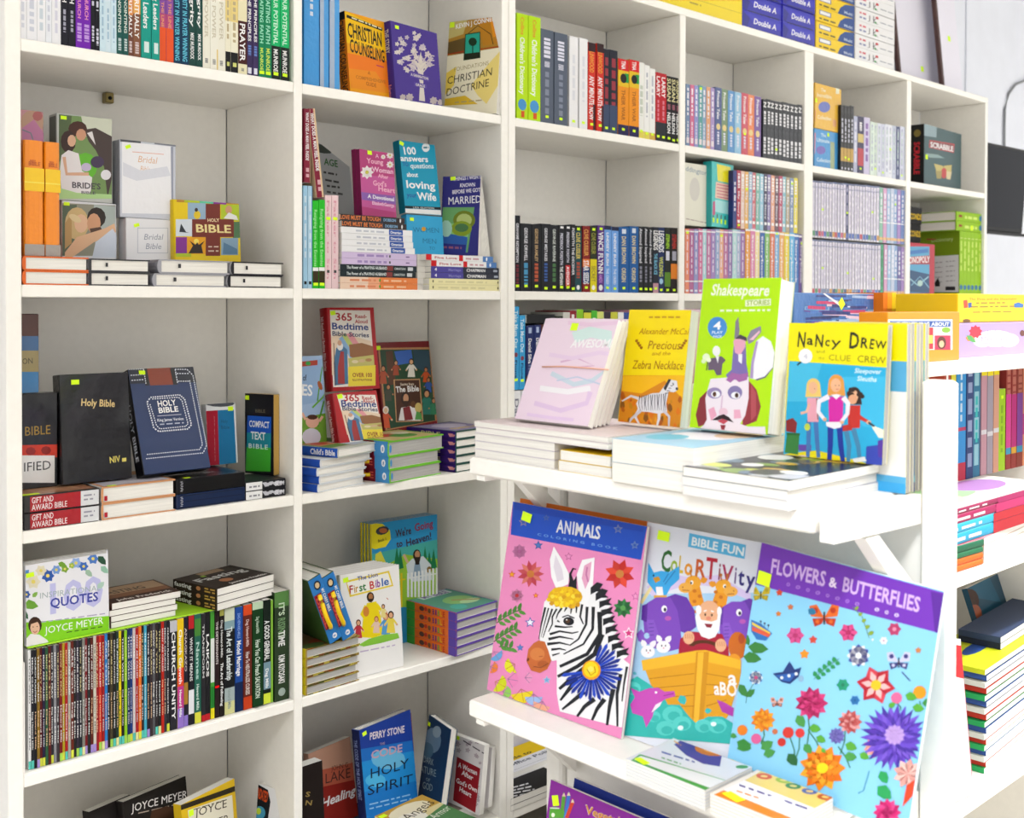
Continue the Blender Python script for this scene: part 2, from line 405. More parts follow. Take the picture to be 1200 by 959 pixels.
def prism(name, poly, axis, a, b, parent, off, m):                # outline in (horizontal, z) extruded
    v = []
    for q in (a, b):
        for x, z in poly: v.append((x-off[0], q-off[1], z) if axis == 'v' else (q-off[0], x-off[1], z))
    n = len(poly); f = [tuple(range(n)), tuple(range(2*n-1, n-1, -1))]+[(i, n+i, n+(i+1) % n, (i+1) % n) for i in range(n)]
    return mesh(name, v, f, m, None, parent)
for v0 in (-1.336, -.742):
    for z in (ZU, ZL):
        s = .018 if v0 < -1 else -.018
        a, b = (v0, v0+.018)
        # bracket arm and diagonal brace under each shelf end
        prism('bracket_arm', [(RU+.004, z-.001 if v0 < -1 else z-.0265), (RP-.0005, z-.001 if v0 < -1 else z-.0265), (RP-.0005, z-.038), (RU+.004, z-.034)], 'v', a, b, rk, (RP, -1.35), M['paint'])
        prism('bracket_brace', [(RU+.075, z-.0385), (RU+.105, z-.0385), (RP-.0005, z-.125), (RP-.0005, z-.165)], 'v', a, b, rk, (RP, -1.35), M['paint'])
# ================================================================== LOW SHELF UNIT behind the rack
LU0, LU1, LV, LD = .86, 2.6, -1.16, .30
ls = empty('low_shelf_unit', 'low white shelf unit behind the rack, at the right edge', 'shelf unit', None, Matrix.Translation((LU0, LV, 0)))
ZT = H-.095; ZM = H-.452; ZB = H-.85
for a in (0, .87, LU1-LU0-.02): bb('side_panel', (a, .002, 0), (a+.02, LD, ZT-.0205), M['paint'], ls)
bb('top_board', (-.01, -.006, ZT-.020), (LU1-LU0+.01, LD+.01, ZT), M['paint'], ls)
bb('back_panel', (.0, LD+.0005, 0), (LU1-LU0, LD+.010, ZT-.0205), M['paint'], ls)
for z in (ZM, ZB): 
    for a, b in ((.0205, .8695), (.8905, LU1-LU0-.0205)): bb('shelf', (a, .002, z-.024), (b, LD, z), M['paint'], ls)
# ================================================================== ROWS OF SPINES
CN = {
 'black': '111116', 'white': 'f8f8f8', 'cream': 'f6efcf', 'grey': '8f9096', 'slate grey': '5a6475', 'red': 'cc1a22', 'dark red': '741418', 'orange': 'f08a30', 'brown': '6a4020', 'yellow': 'f6e000',
 'lime green': 'b9ef00', 'green': '2a9a40', 'dark green': '1c4a3c', 'teal': '1c9090', 'turquoise': '2cc8c8', 'pale blue': 'cfe8f6', 'sky blue': '6fb8f0', 'blue': '1c60b8', 'navy': '1c2450', 'purple': '6a3aa8', 'lilac': 'b8a0d8',
 'pink': 'e080b0', 'pale pink': 'f6d8e0', 'beige': 'd8c8a8'}
def cname(h):
    h = NAMED.get(h, h)
    if len(h) == 3: h = ''.join(a*2 for a in h)
    q = lambda s: [int(s[i:i+2], 16) for i in (0, 2, 4)]
    a = q(h); return min(CN, key=lambda k: sum((x-y)**2 for x, y in zip(a, q(CN[k]))))
def row(where, z, items, v=.006, depth=.13, grp=None, thing='paperback_book', mt='cover', hh=.18, hard=False, word='paperback', gap=.0003):
    """items: 'x0 x1 ytop colour stickerpos | op; op' ; op = b a0 a1 colour [y0 y1] (band) or t a0 a1 colour size text (title along the spine) or u (upright)"""
    i = 0
    for it in items:
        head, _, ops = it.partition('|'); hd = head.split(); x0, x1 = float(hd[0]), float(hd[1]); i += 1
        u0, u1 = Ux(x0, v), Ux(x1, v)
        if hd[2] != '-': hh = Zy(x0, float(hd[2]), v)-z
        col = hd[3]; st = hd[4] if len(hd) > 4 else '-'
        lab = '%s-spined %s, %s from left in the %s' % (cname(col).replace(' ', '-'), word, nth(i), where)
        b = Item(thing, depth-.004*((i*7) % 3), hh-.0006*((i*5) % 4), u1-u0-gap, spined(u0, u1-gap, v+.0006*((i*3) % 4), z), lab, 'book', grp or 'books in the '+where, col=col, mat=mt, body='hard' if hard else 'soft')
        b.mode, b.face = 'uv', 's'
        for op in ops.split(';'):
            q = op.split()
            if not q: continue
            a0, a1 = float(q[1]), float(q[2])
            if q[0] == 'b':
                y0, y1 = (float(q[4]), float(q[5])) if len(q) > 4 else (0, 1)
                b.R(a0, y0, a1, y1, q[3])
            elif q[0] == 't':
                hgt = float(q[4]); b.T(' '.join(q[5:]), a0, .5+hgt/2, a1, .5+hgt/2, hgt, q[3])
            elif q[0] == 'o': b.E(a0, .5, a1*b.t/b.h, a1, q[3], 12)
            elif q[0] == 'm': b.bars(a0, .5+float(q[4])/2, a1, .5+float(q[4])/2, float(q[4]), q[3], 6, i)
        if st != '-':
            a = float(st); b.sticker(a, .5, min(b.t*.9, .011), .0065, ((i*37) % 13)-6)
        b.done()
R1 = zt('s1'); R2_ = zt('s2'); R3 = zt('s3'); R4 = zt('s4'); R5 = zt('s5'); 
row('upper row of the first bay', R1, [
 '24.5 33 - fbfbff|m .5 .9 dfe2ee .4', '33 45 - fafaff|m .5 .92 d8dcea .45', '45 55 - fbfbff|m .4 .9 d4e0ea .4', '55 62 - f4f8ff|m .4 .9 d8dcea .4', '62.5 73 - fbfbff|m .5 .9 e0e0f0 .3',
 '73 81.5 - 1c1c28|t .3 .62 fff .6 STRENGTH;m .68 .88 aab .35', '81.5 90 - 1c1c28|t .3 .62 fff .6 STRENGTH;m .68 .88 aab .35', '90 98.5 - 7a22b8|t .2 .74 f8a0c0 .45 RELEVANT CHURCH;m .78 .94 caa0e8 .6', '98.5 108 - 7a22b8|t .2 .74 f8a0c0 .45 RELEVANT CHURCH;m .78 .94 caa0e8 .6',
 '108 113 - 15151f|m .3 .6 dde .5;m .78 .92 dde .5', '113 118 - 15151f|m .3 .64 dde .5;m .8 .95 dde .5', '118 125 - d8f0fc|m .5 .9 a8c8e0 .3', '125 131.5 - dff2fc|m .6 .9 a8c8e0 .3', '131.5 138 - d8f0fc|m .5 .9 a8c8e0 .3',
 '138 145 - 1c5a54|t .1 .8 e8f0e8 .5 USING THE ANOINTING;m .85 .96 cdd .5', '145 151.5 - 1c5a54|t .1 .8 e8f0e8 .5 USING THE ANOINTING;m .85 .96 cdd .5', '151.5 157.5 - 7a4a3a|b 0 .62 f0a060;t .2 .82 fff .6 THE SPIRITUALLY;m .86 .97 dcc .5', '157.5 166 - 8a5a40|b 0 .6 f8b860;t .2 .82 fff .6 THE SPIRITUALLY;m .86 .97 dcc .5',
 '166.5 178 - 10a090|t .1 .72 fff .55 Developing Leaders;b .84 .94 e0f4f0 .2 .7', '178.5 188 - 10a090|t .1 .72 fff .55 Developing Leaders;b .84 .94 e0f4f0 .2 .7',
 '188 196 - 8a50a8|b .68 1 f05a28;b .55 .68 c05080;t .2 .68 f0a070 .4 WHO IN THE LINE', '196 204.5 - 8a50a8|b .68 1 f05a28;b .55 .68 c05080;t .2 .68 f0a070 .4 WHO IN THE LINE',
 '204.5 213 - 103c5c|t .2 .97 6ad0e8 .6 AUTHORITY IN PRAYER WINNING', '213 222 - 103c5c|t .2 .97 6ad0e8 .6 AUTHORITY IN PRAYER WINNING', '222 231 - 1c4a44|t .1 .62 fff .5 Integrity;t .68 .93 fff .45 MIKE MURDOCK', '231 238.5 - 1c4a44|t .1 .62 fff .5 Integrity;t .68 .93 fff .45 MIKE MURDOCK',
 '238.5 247 - fbf8e8|t .1 .7 d8d0b8 .5 THE POWER;m .9 .95 888 .4', '247 256 - fcfaec|t .1 .7 d8d0b8 .5 GODS POWER;m .9 .95 888 .4;b .8 1 f0d070 0 .15', '256 265 - fbf8e8|t .1 .7 d8d0b8 .5 THE POWER;m .9 .95 888 .4',
 '265 271 - fdf8e0|b .8 1 15151a;b 0 .5 f8e090;m .3 .7 c8b890 .4;b .9 .94 dde080 .2 .7', '271 279.5 - fdf8e0|b .8 1 15151a;b 0 .5 f8e090;m .3 .7 c8b890 .4;b .9 .94 dde080 .2 .7', '279.5 290 - f8f0c8|b .48 .9 4a1c1c;t .5 .87 fff .6 PRAYER;m .94 .97 888 .3',
 '290 297 - 3c2c5c|t .2 .66 fff .5 THE PRINCIPLES;m .7 .8 6a8ad0 .5;b .92 .98 eef .2 .8', '297 303.5 - 3c2c5c|t .2 .66 fff .5 THE PRINCIPLES;m .7 .8 6a8ad0 .5;b .92 .98 eef .2 .8',
 '304 310.5 - 0a8a5a .95|t .15 .66 a8f0d0 .6 WAITING FAITH;t .7 .93 d8f060 .55 MUNROE', '310.5 318.5 - 0a8a5a .95|t .15 .66 a8f0d0 .6 WAITING FAITH;t .7 .93 d8f060 .55 MUNROE', '319 329 - 10c070 .94|b .66 1 15201c;t .1 .64 d8ffe8 .5 YOUR POTENTIAL;t .69 .92 fff .5 MUNROE', '329.3 339.5 - 10c070 .94|b .66 1 15201c;t .1 .64 d8ffe8 .5 YOUR POTENTIAL;t .69 .92 fff .5 MUNROE'],
 hh=.205, depth=.14)
row('upper row of the third bay', R1, [
 '605.5 618.5 14 c4f000|t .03 .2 f0902a .3 Collins;t .22 .76 fff .42 Children\'s Dictionary;o .86 .38 4a9ad8;b .92 .98 e05a20 .3 .6', '619 633 17 c4f000|t .03 .2 f0902a .3 Collins;t .22 .76 fff .42 Children\'s Dictionary;o .86 .38 4a9ad8;b .92 .98 e05a20 .3 .6',
 '633 648 32 5c6678 .93|m .09 .3 eef .5;m .34 .4 dde .4;m .45 .9 8890a4 .3', '649 664 37 5c6678 .93|m .09 .3 eef .5;m .34 .4 dde .4;m .45 .9 8890a4 .3', '667 677 41 fcfcff .93|m .2 .7 eaecf4 .3', '678.5 688 43 fcfcff .93|m .2 .7 eaecf4 .3',
 '688.5 697 48 e03020 .93|b 0 .1 301018;t .1 .34 f0a838 .6 LINWOOD;t .38 .88 fff .65 ANY MINUTE NOW;b .7 1 401018 0 .3', '698.5 706.5 50 e03020 .93|b 0 .1 301018;t .1 .34 f0a838 .6 LINWOOD;t .38 .88 fff .65 ANY MINUTE NOW;b .7 1 401018 0 .3',
 '707 714 56 1c2030 .94|m .1 .7 a03040 .5;b .66 1 3a4a6c', '714 723 57 1c2030 .94|m .1 .7 a03040 .5;b .66 1 3a4a6c', '723.5 736 67 f89a10 .92|b 0 .15 e01c1c;b .15 .36 f0c818;b .18 .3 20a040 0 .4;o .25 .3 181818;t .02 .13 fff .4 TINA;t .4 .8 a86010 .35 THEIR WAR;b .86 1 201c50', '736.3 748 69 f89a10 .92|b 0 .15 e01c1c;b .15 .36 f0c818;b .18 .3 20a040 0 .4;o .25 .3 181818;t .02 .13 fff .4 TINA;t .4 .8 a86010 .35 THEIR WAR;b .86 1 201c50',
 '748 754.5 72 fbfbf6 .9|b .9 1 f0e060;m .3 .7 d0d8c8 .5', '754.5 760.5 75 fcfcfa .92|m .1 .7 b8bcc8 .3;b .9 1 f0e060', '760.5 767 79 fcfcfa .92|m .1 .7 c0c4d0 .3;b .9 1 e0b850', '767.3 773.5 84 c41828 .93|b .72 1 20242c;t .05 .35 fff .6 LARRY;m .4 .7 e08090 .3', '773.5 780.5 85 c41828 .93|b .72 1 20242c;t .05 .35 fff .6 LARRY;m .4 .7 e08090 .3',
 '780.7 786 88 14141a .93|t .03 .38 e8e0a8 .8 SUSAN;m .42 .5 a86070 .6;t .54 .86 fff .7 NELSON', '786 791 89 14141a .95|t .03 .38 e8e0a8 .8 SUSAN;m .42 .5 a86070 .6;t .54 .86 fff .7 NELSON', '791 796 91 14141a .94|t .03 .38 e8e0a8 .8 SUSAN;m .42 .5 a86070 .6;t .54 .86 fff .7 NELSON'])
K = '14161e'
row('middle row of the third bay', R2_, [
 '603.8 610 252 %s .93|t .1 .62 e8e8f0 .5 GRAHAME REDEMPTION;m .65 .9 701828 .5' % K, '610.3 623 261 %s .92|t .06 .55 e8e8f0 .3 GEORGE ORWELL;m .58 .9 4a9ac8 .35' % K, '623.5 634 262 %s .92|t .06 .55 c8a878 .35 GEORGE BRAMLEY;m .58 .85 c05a38 .4' % K, '634.3 645 262 %s .95|t .06 .55 e8e8f0 .3 GEORGE MISTAKES;m .58 .85 3a60a8 .35' % K,
 '645.3 654.5 263 %s .93|t .06 .55 d8e0d8 .35 GEORGE RIVERINE;m .58 .85 4a7a48 .4' % K, '654.7 662 263 %s .93|b .02 .05 fff .2 .7;t .12 .6 dde .45 FREDERICK FORSYTH;t .62 .9 fff .5 THE AFGHAN' % K, '662.2 669 263 %s .93|b .02 .05 fff .2 .7;t .1 .56 dde .45 FREDERICK FORSYTH;b .6 .92 d01820 .1 .9;t .62 .9 fff .5 AVENGER' % K, '669.2 674 263 %s .95|t .05 .75 e8e8f0 .6 FORSYTH THE DECEIVER' % K,
 '674.2 682 264 104850 .05|b 0 .08 101418;t .1 .5 e8d060 .6 CLIVE CUSSLER;m .55 .8 b04830 .5;o .93 .25 fff', '683 691.5 264 8a1818 .93|t .05 .45 f0b050 .55 CLIVE CUSSLER;b .5 .62 f08030;b .62 .86 1c3c78;t .52 .88 fff .7 STAR SEEDS', '691.8 699.5 264 242c10 .05|t .1 .42 a8a838 .6 CLIVE CUSSLER;b .5 1 e8d800;t .6 .84 888020 .6 SECRET;o .93 .25 fff',
 '700 708 264 5a2c88 .05|t .1 .72 fff .7 VINCE FLYNN;t .73 .86 c88ad8 .5 AMERI;o .93 .3 fff', '708.2 716.5 264 70a8f0 .93|b 0 .06 142048;t .1 .6 fff .35 LINDSEY BUSH;t .64 .88 e8f0ff .35 THE CREED', '716.7 725 265 70a8f0 .94|b 0 .06 142048;t .1 .6 fff .35 LINDSEY BUSH;t .64 .88 e8f0ff .35 THE CREED',
 '725.3 737 265 0c5ca4 .93|b .03 .1 dfe8f4 .3 .7;t .14 .56 e8d8a0 .42 DAN BROWN;t .62 .84 e8d8a0 .42 ORIGIN', '737.2 748 265 0c5ca4 .93|b .03 .1 dfe8f4 .3 .7;t .14 .56 e8d8a0 .42 DAN BROWN;t .62 .84 e8d8a0 .42 ORIGIN',
 '748.3 754.5 265 %s .94|t .03 .55 e0e0e8 .5 Atwood Inspired;m .6 .85 889 .4' % K, '754.7 760 265 %s .94|t .03 .55 e0e0e8 .5 Atwood Inspired;m .6 .85 889 .4' % K, '760.2 765 266 %s .94|t .03 .55 e0e0e8 .5 Atwood Inspired;m .6 .85 889 .4' % K, '765.2 771.5 266 14182a .93|t .05 .35 fff .85 LEGENDS;t .4 .72 7ac8e8 .6 THE BLACK ICE;b .85 1 c898a8',
 '771.7 779 266 142a60 .95|t .05 .38 fff .85 LEGENDS;t .45 .75 d8e060 .6 WILDING;o .82 .3 a8d0f0', '779.2 786 266 0c140c .95|t .1 .32 a8e020 .6 STEPHEN;b .36 .5 dde .2 .8;b .68 .9 5a8a18', '786.2 794 266 180c0c .95|t .1 .32 c82820 .6 STEPHEN;b .36 .5 aab .2 .8;b .55 .78 e08018'])
# lower tiers of the third bay, seen behind the display rack
row('hidden lower tier of the third bay', R3, ['%d %d %s %s .94|t .1 .7 %s .5 %s' % (x, x+9, '458' if x < 610 else '-', c, tc, tt) for x, c, tc, tt in ((602, 'f4f4f8', '889', 'Danielle'), (612, 'f4f4f8', 'a02030', 'Steel'), (622, 'a01830', 'fff', 'Danielle Steel'), (632, 'e8e4f0', '446', 'Danielle'), (642, '203c70', 'fff', 'Steel'), (652, 'c8a050', '222', 'Danielle'), (662, '28282c', 'fff', 'Steel'), (672, 'b03040', 'fff', 'Steel'))])
zt3 = Zy(603, 458, .0)+.001
row('upper tier of the third bay', zt3, [
 '602 609 359 38a8e4 .88|t .05 .5 e0f8ff .6 Take Mum Out;o .58 .3 8a4050;t .64 .86 1c3c60 .4 Fiona', '609.3 616 369 38a8e4 .88|t .05 .5 e0f8ff .6 Take Mum Out;o .58 .3 8a4050;t .64 .86 1c3c60 .4 Fiona', '617 626 381 1c2c6c .85|b .03 .12 b8c8e8 .3 .7;t .2 .6 fff .4 Daniel Silva;m .62 .85 7080b0 .4;b .8 1 5a3420', '626.3 634 381 1c2c6c|b .03 .12 b8c8e8 .3 .7;t .2 .6 fff .4 Daniel Silva;m .62 .85 7080b0 .4;b .8 1 5a3420',
 '634.3 643 380 5a2018|b .04 .14 dcc .3 .7;t .3 .5 fff .6 GONE;b .5 .52 fff', '643.2 652 380 8a1820|b .04 .14 dcc .3 .7;m .3 .6 dcc .5', '652.5 660 370 20301c|m .1 .4 80c040 .5', '660.2 668 366 d8d8d0|m .1 .5 60a040 .5', '668.2 676 364 9a1828|m .05 .4 fff .4', '676.2 684 362 e8e4d8|b 0 .2 90d020', '684.2 693 364 14241c|b .02 .12 e8e840', '693.2 700 364 50c030|m .1 .4 fff .5', '700.2 708 365 38503c|b 0 .1 e8f080', '708.2 716 365 e8e8e0|b 0 .1 302030', '716.2 724 365 d8d840|m .2 .5 fff .4', '724.2 731 366 68a030|b 0 .1 fff', '731.2 738 366 c8d8f0|b 0 .1 3050a0', '738.2 745 363 e0a0c0|b 0 .1 702060', '745.2 752 363 384a90', '752.2 760 364 e0e0ea', '760.2 768 364 8070c0', '768.2 776 364 d8c8e0', '776.2 784 364 5060a0', '784.2 793 364 c0a0c8'])
m_, L_ = lie_spine((617, 'v', .004), (650, 'v', .004), Zy(620, 380, .004), .024)
Item('paperback_book', .13, L_, Zy(620, 369, .004)-Zy(620, 379, .004), m_, 'black book lying on top of the navy spines in the third bay', col='14161a').done()
# ------------------------------------------------------------------ fourth bay
def simple(s, x0, x1, y0, y1, cols, extra='', stk={}):
    n = len(cols); out = []
    for i, c in enumerate(cols):
        a = x0+(x1-x0)*i/n; b = x0+(x1-x0)*(i+1)/n; y = y0+(y1-y0)*i/n
        out.append('%.2f %.2f %.1f %s %s|%s' % (a, b, y, c, stk.get(i, '-'), extra))
    return out
PS = 'm .06 .5 f4f4fc .35;m .6 .85 e8e8f4 .25;b .86 .95 f0e4e8 .2 .8'
row('upper row of the fourth bay', R1, simple(0, 803.3, 836.5, 97.5, 102, '6f8ab0 dc6a94 9498d8 58a8a4 86a4c8 e8a878 b098d0'.split(), PS, {3: '.05'})
 + simple(0, 836.8, 891, 101.5, 113, '4a5a94 7c9870 5c9cd8 9cccec d85468 f48c58 7c5aa4'.split(), 't .05 .5 fff .4 Princess Tales;o .62 .3 f0d890;m .7 .9 e8e8f8 .3', {4: '.66'})
 + simple(0, 893, 938.5, 115, 123, ['20242e']*10, 't .04 .14 fff .7 N;m .2 .42 f0f0f4 .5;m .64 .92 f0f0f4 .55', {3: '.82'}), mt='wrap', word='slim paperback', thing='storybook', gap=.0004)
zt4 = Zy(840, 266, .006)
row('lower tier of the fourth bay', R2_, simple(0, 803.3, 873, 267.5, 269, 'f48c64 b45c94 9494cc d86c9c acdce4 c474a4 a484c4 94acd4 f4b48c c474a4 9474b4 bce4e4 acbcdc a474b4'.split(), 'b .03 .05 f8f8f8;b .8 .82 f8f8f8;m .1 .7 f0e8f4 .2;b .94 .97 f0f0f8 .2 .8', {0: '.06', 8: '.1'})
 + simple(0, 873.3, 942, 266, 275, 'f4a424 e488b4 f8e4a0 2c64b4 84c464 e87c54 74b4e4 f4b464 f4dc24 64bcec 3474c4 5c3c94'.split(), 't .1 .8 fff .35 Storybook;b .02 .05 fff', {6: '.04', 11: '.15'}), mt='wrap', word='slim paperback', thing='storybook', gap=.0004)
row('upper tier of the fourth bay', zt4+.0005, simple(0, 863.5, 934, 199, 209, 'c42848 f0d0c0 f4bc64 94bcdc dc6c74 84c4b4 a4d4ec 444464 9484bc f4b494 745464 c44c6c 94ccdc bcac8c 849cc4 f4e444'.split(), 'm .05 .3 fff .5;t .35 .8 f4f4fc .4 My Story;b .85 .9 fff .2 .8', {0: '.94', 2: '.3', 14: '.1'}), mt='wrap', word='slim paperback', thing='storybook', gap=.0004)
# ------------------------------------------------------------------ fifth bay
R5u = R1-.003
row('upper row of the fifth bay', R5u, simple(0, 984.5, 999, 122, 124, ['0c0c10']*4, 'b .64 .84 c8a040;m .2 .55 ccd .4;b .93 .96 dde .3 .7', {1: '.78', 2: '.8'})
 + ['999.3 1004 135 b8bcd8|m .1 .8 e8e8f8 .4', '1004.2 1011 135 2c2454 .9|b .55 .85 c02838;b .3 .45 d8c070;m .1 .25 fff .4', '1011.2 1018 136 d8d0f0|m .1 .8 8a60b0 .4']
 + simple(0, 1018.5, 1062, 142, 149, 'e8f8ec dceadc e4e8f8 d8dcf0 ecf0fc f4f6ff d0d8ec 384878 e0e4f8 c8d4ec'.split(), 'm .05 .9 b0b4d0 .35;m .1 .7 c8e0d0 .2', {1: '.85', 3: '.9', 5: '.45', 8: '.9'}), mt='wrap', word='slim paperback', thing='storybook', gap=.0004)
zt5 = Zy(1000, 282, .006); dots = ['b 0 1 54587c 0 .16;b .0 .03 5a6a9a;b .1 .12 8890b0;m .06 .8 c8c0e0 .3;b .88 .97 %s .05 .95' % c for c in 'd05060 5070c0 60a070 d8a050 8898b8 c86080 4a6088'.split()]
def journal(x0, x1, y0, y1, n, sd):
    r = random.Random(sd); out = []
    for i in range(n):
        a = x0+(x1-x0)*i/n; b = x0+(x1-x0)*(i+1)/n
        out.append('%.2f %.2f %.1f %s %s|%s' % (a, b, y0+(y1-y0)*i/n, r.choice('f4f0fc f8f4ff eeeaf8 f6f0fa ece8f4'.split()) if not (sd == 5 and i == 12) else '283468', '.%d' % r.randint(35, 70) if i % 9 == 3 else '-', r.choice(dots)))
    return out
row('lower tier of the fifth bay', R2_, journal(952, 1032, 280, 286, 24, 2)+['1032 1035.5 286 38b078|m .1 .9 208050 .4']+simple(0, 1036, 1064, 286, 290, 'e0a8d0 a8c8ec c8d4ec 84a8d8 6c60a8 a888cc c080b0'.split(), 'm .1 .6 f0f0fc .4;b .65 .67 fff;b .9 .95 f0c080', {0: '.95'}), mt='wrap', word='thin journal', thing='journal', gap=.0012)
row('upper tier of the fifth bay', zt5+.0005, journal(952, 1030, 211, 218, 24, 5)+simple(0, 1030.5, 1063.5, 219, 223, '90c8b0 e0a8d0 a8c8ec c8d4ec 84a8d8 a888cc 6c88c8 d090b8'.split(), 'm .1 .6 f0f0fc .4;b .62 .64 fff;b .9 .95 f0c080', {4: '.28'}), mt='wrap', word='thin journal', thing='journal', gap=.0012)
# ------------------------------------------------------------------ long row of thin spines, first bay
ZTR = R4+.004
rr = random.Random(4)
CL = 'f4f4f4 26262c 14141c 8a6a20 5a1418 241c3c 2c5a3c 5a1c1c 2c2c34 8a8a90 3c3438 7a1418 b8a020 b01c20 a8a8a0 6a2418 242424 342c3c 20242c 84847c 7a1820 2a2a2a 5c2018 d8d0c0 a01c24 d03024 a01418 2a80c8 2c2018 443c28 1c1c1c 20382c f4dc10 1c1c1c 90d020 182c5c 1c3c80 d8c8c8 b01c24 f07820 302828 48b0d0 24202c 3a3034 5c5c60 30282c 242424 c02418 3c3c44 24242c'.split()
xs = [31.5+i*(198-31.5)/len(CL) for i in range(len(CL)+1)]
its = ['%.2f %.2f %.1f %s|t .06 .45 %s .42 %s;t .52 .84 %s .38 %s;b .93 1 %s' % (xs[i], xs[i+1], 763-(xs[i]-31)*.2155, c, rr.choice(['fff', 'eee', 'e8d8a0', 'fff']) if c not in ('f4f4f4', 'f4dc10', 'd8d0c0') else '222', rr.choice(['THE ANOINTING', 'STEPS TO', 'LOYALTY AND', 'THOSE WHO', 'MANY ARE CALLED', 'ARE YOU', 'CHURCH PLANTING', 'MEGA CHURCH', 'HOW TO PRAY']),
  rr.choice(['fff', 'ddd', 'f0c8a0']) if c not in ('f4f4f4', 'f4dc10', 'd8d0c0') else '333', rr.choice(['Dag Heward Mills', 'Heward Mills', 'Dag Mills']), rr.choice(['58c8b8', 'd8e048', 'a890d8', 'a8d858', 'e8e8a0', c, c])) for i, c in enumerate(CL)]
its += ['198.5 207 728 24242c|b .0 .1 c8c8d0;t .1 .9 fff .5 CHURCH UNITY', '207 214.5 726 f0c818|b .45 .62 e84828;b .62 .82 c83890;b .82 1 9878d0;t .1 .6 fff .5 Church Growth;t .65 .9 fff .4 Heward Mills', '215 220 724 242030|t .1 .5 d0c0c0 .5 ANAGKAZO;b .6 .8 b08030;b .9 1 9078d0', '220.5 227 722 1c1c24|b 0 .12 c02028;b .68 .9 eeeef4;t .2 .6 e8e8e8 .5 WHAT IT MEANS', '227.5 235 720 286858|b .04 .2 4a8a38;t .25 .6 c0e0d8 .5 Names;t .64 .88 e0f0e8 .4 Heward Mills;b .9 1 e0e048', '235.5 240 720 2c2c30|t .1 .6 d8d8d8 .5 TRANSFORM;b .94 1 c02028', '240.5 246 718 1c1c20|t .2 .6 fff .55 LAIKOS;b .94 1 c02028', '246.5 251 717 48a038|b .25 .66 e8ece8;b .7 .9 248030;b .9 1 f0e020', '251.5 256.5 716 28181c|t .1 .5 e0d8d8 .5 THE DETERMINANTS;b .7 .72 f00',
 '257 262 715 1c1814|b 0 .06 b8b858;t .1 .45 e0e0e0 .5 Dag Heward-Mills;t .5 .9 fff .6 The Art of Following', '263 275 714 14181c|b 0 .12 d8e0c8;b .12 .2 88a8b0;b .75 1 a8b8b8;b .88 1 d8d898;t .18 .68 e8f0f0 .55 The Art of Leadership;t .75 .95 90a0a0 .35 Heward-Mills', '275.5 284.5 712 1c4ca0|b .72 1 0c2450;t .06 .3 90b0e8 .35 DAG HEWARD-MILLS;t .32 .66 fff .55 Model Marriage', '285 295 709 6a2418|b 0 .1 e04c20;b .88 1 c84018;t .14 .4 e0c8c0 .35 Dag Heward-Mills;t .45 .86 e8e0d8 .45 How To NEUTRALIZE CURSES', '295.5 308 707 0c3c18|b 0 .07 c8e0c0;t .14 .3 c0d8c0 .3 Dag Heward-Mills;t .36 .92 e0f0e0 .45 How You Can Preach SALVATION',
 '309 317.5 704 0c1c14|t .2 .58 fff .7 A GOOD GENERAL;b .6 .86 7a9aa8;t .66 .85 fff .4 Dag Mills;b .9 1 d8e840', '317.6 320 703 88c040|']
row('long thin-spine row of the first bay', ZTR, its, v=.010, depth=.125, word='paperback', hh=.2)
# ================================================================== ITEMS ON THE TWO LEFT BAYS
BK = 'books on the two-bay bookcase'
def front(name, pl, pr, z0, tilt, t, ytop, label, col, h=None, roll=0, **k):
    m, L, h = stand(pl, pr, z0, tilt, t, ytop, h, roll); return Item(name, L, h, t, m, label, 'book', k.pop('group', None), col, **k)
def person(b, x, y, s, skin='e8b890', hair='5a3418', robe='c83030', leg=None, hr=.18):
    """small standing figure, x,y feet centre, s height"""
    b.P([(x-s*.2, y), (x-s*.11, y-s*.68), (x+s*.11, y-s*.68), (x+s*.2, y)], robe)
    b.L([(x-s*.1, y-s*.62), (x-s*.26, y-s*.38)], s*.08, robe); b.L([(x+s*.1, y-s*.62), (x+s*.26, y-s*.4)], s*.08, robe)
    b.E(x, y-s*.82, s*hr*.75, s*hr, hair, 10); b.E(x, y-s*.8, s*hr*.5, s*hr*.7, skin, 10); b.E(x-s*.27, y-s*.36, s*.05, s*.05, skin, 6); b.E(x+s*.27, y-s*.38, s*.05, s*.05, skin, 6)
    return b
def face(b, x, y, r, skin='f0c8a0', hair='503018', beard=None, q=1):
    b.E(x, y-r*.1, r*1.0, r*1.25, hair, 14); b.E(x, y, r*.72, r*.95, skin, 14)
    if beard: b.P([(x-r*.7, y+r*.1), (x-r*.3, y+r*.4), (x+r*.3, y+r*.4), (x+r*.7, y+r*.1), (x+r*.5, y+r*1.3), (x, y+r*1.6), (x-r*.5, y+r*1.3)], beard)
    for sx in (-1, 1): b.E(x+sx*r*.28, y-r*.12, r*.1, r*.08, '201810', 6)
    b.L([(x-r*.2, y+r*.5), (x, y+r*.57), (x+r*.2, y+r*.5)], r*.09, 'b04038'); return b
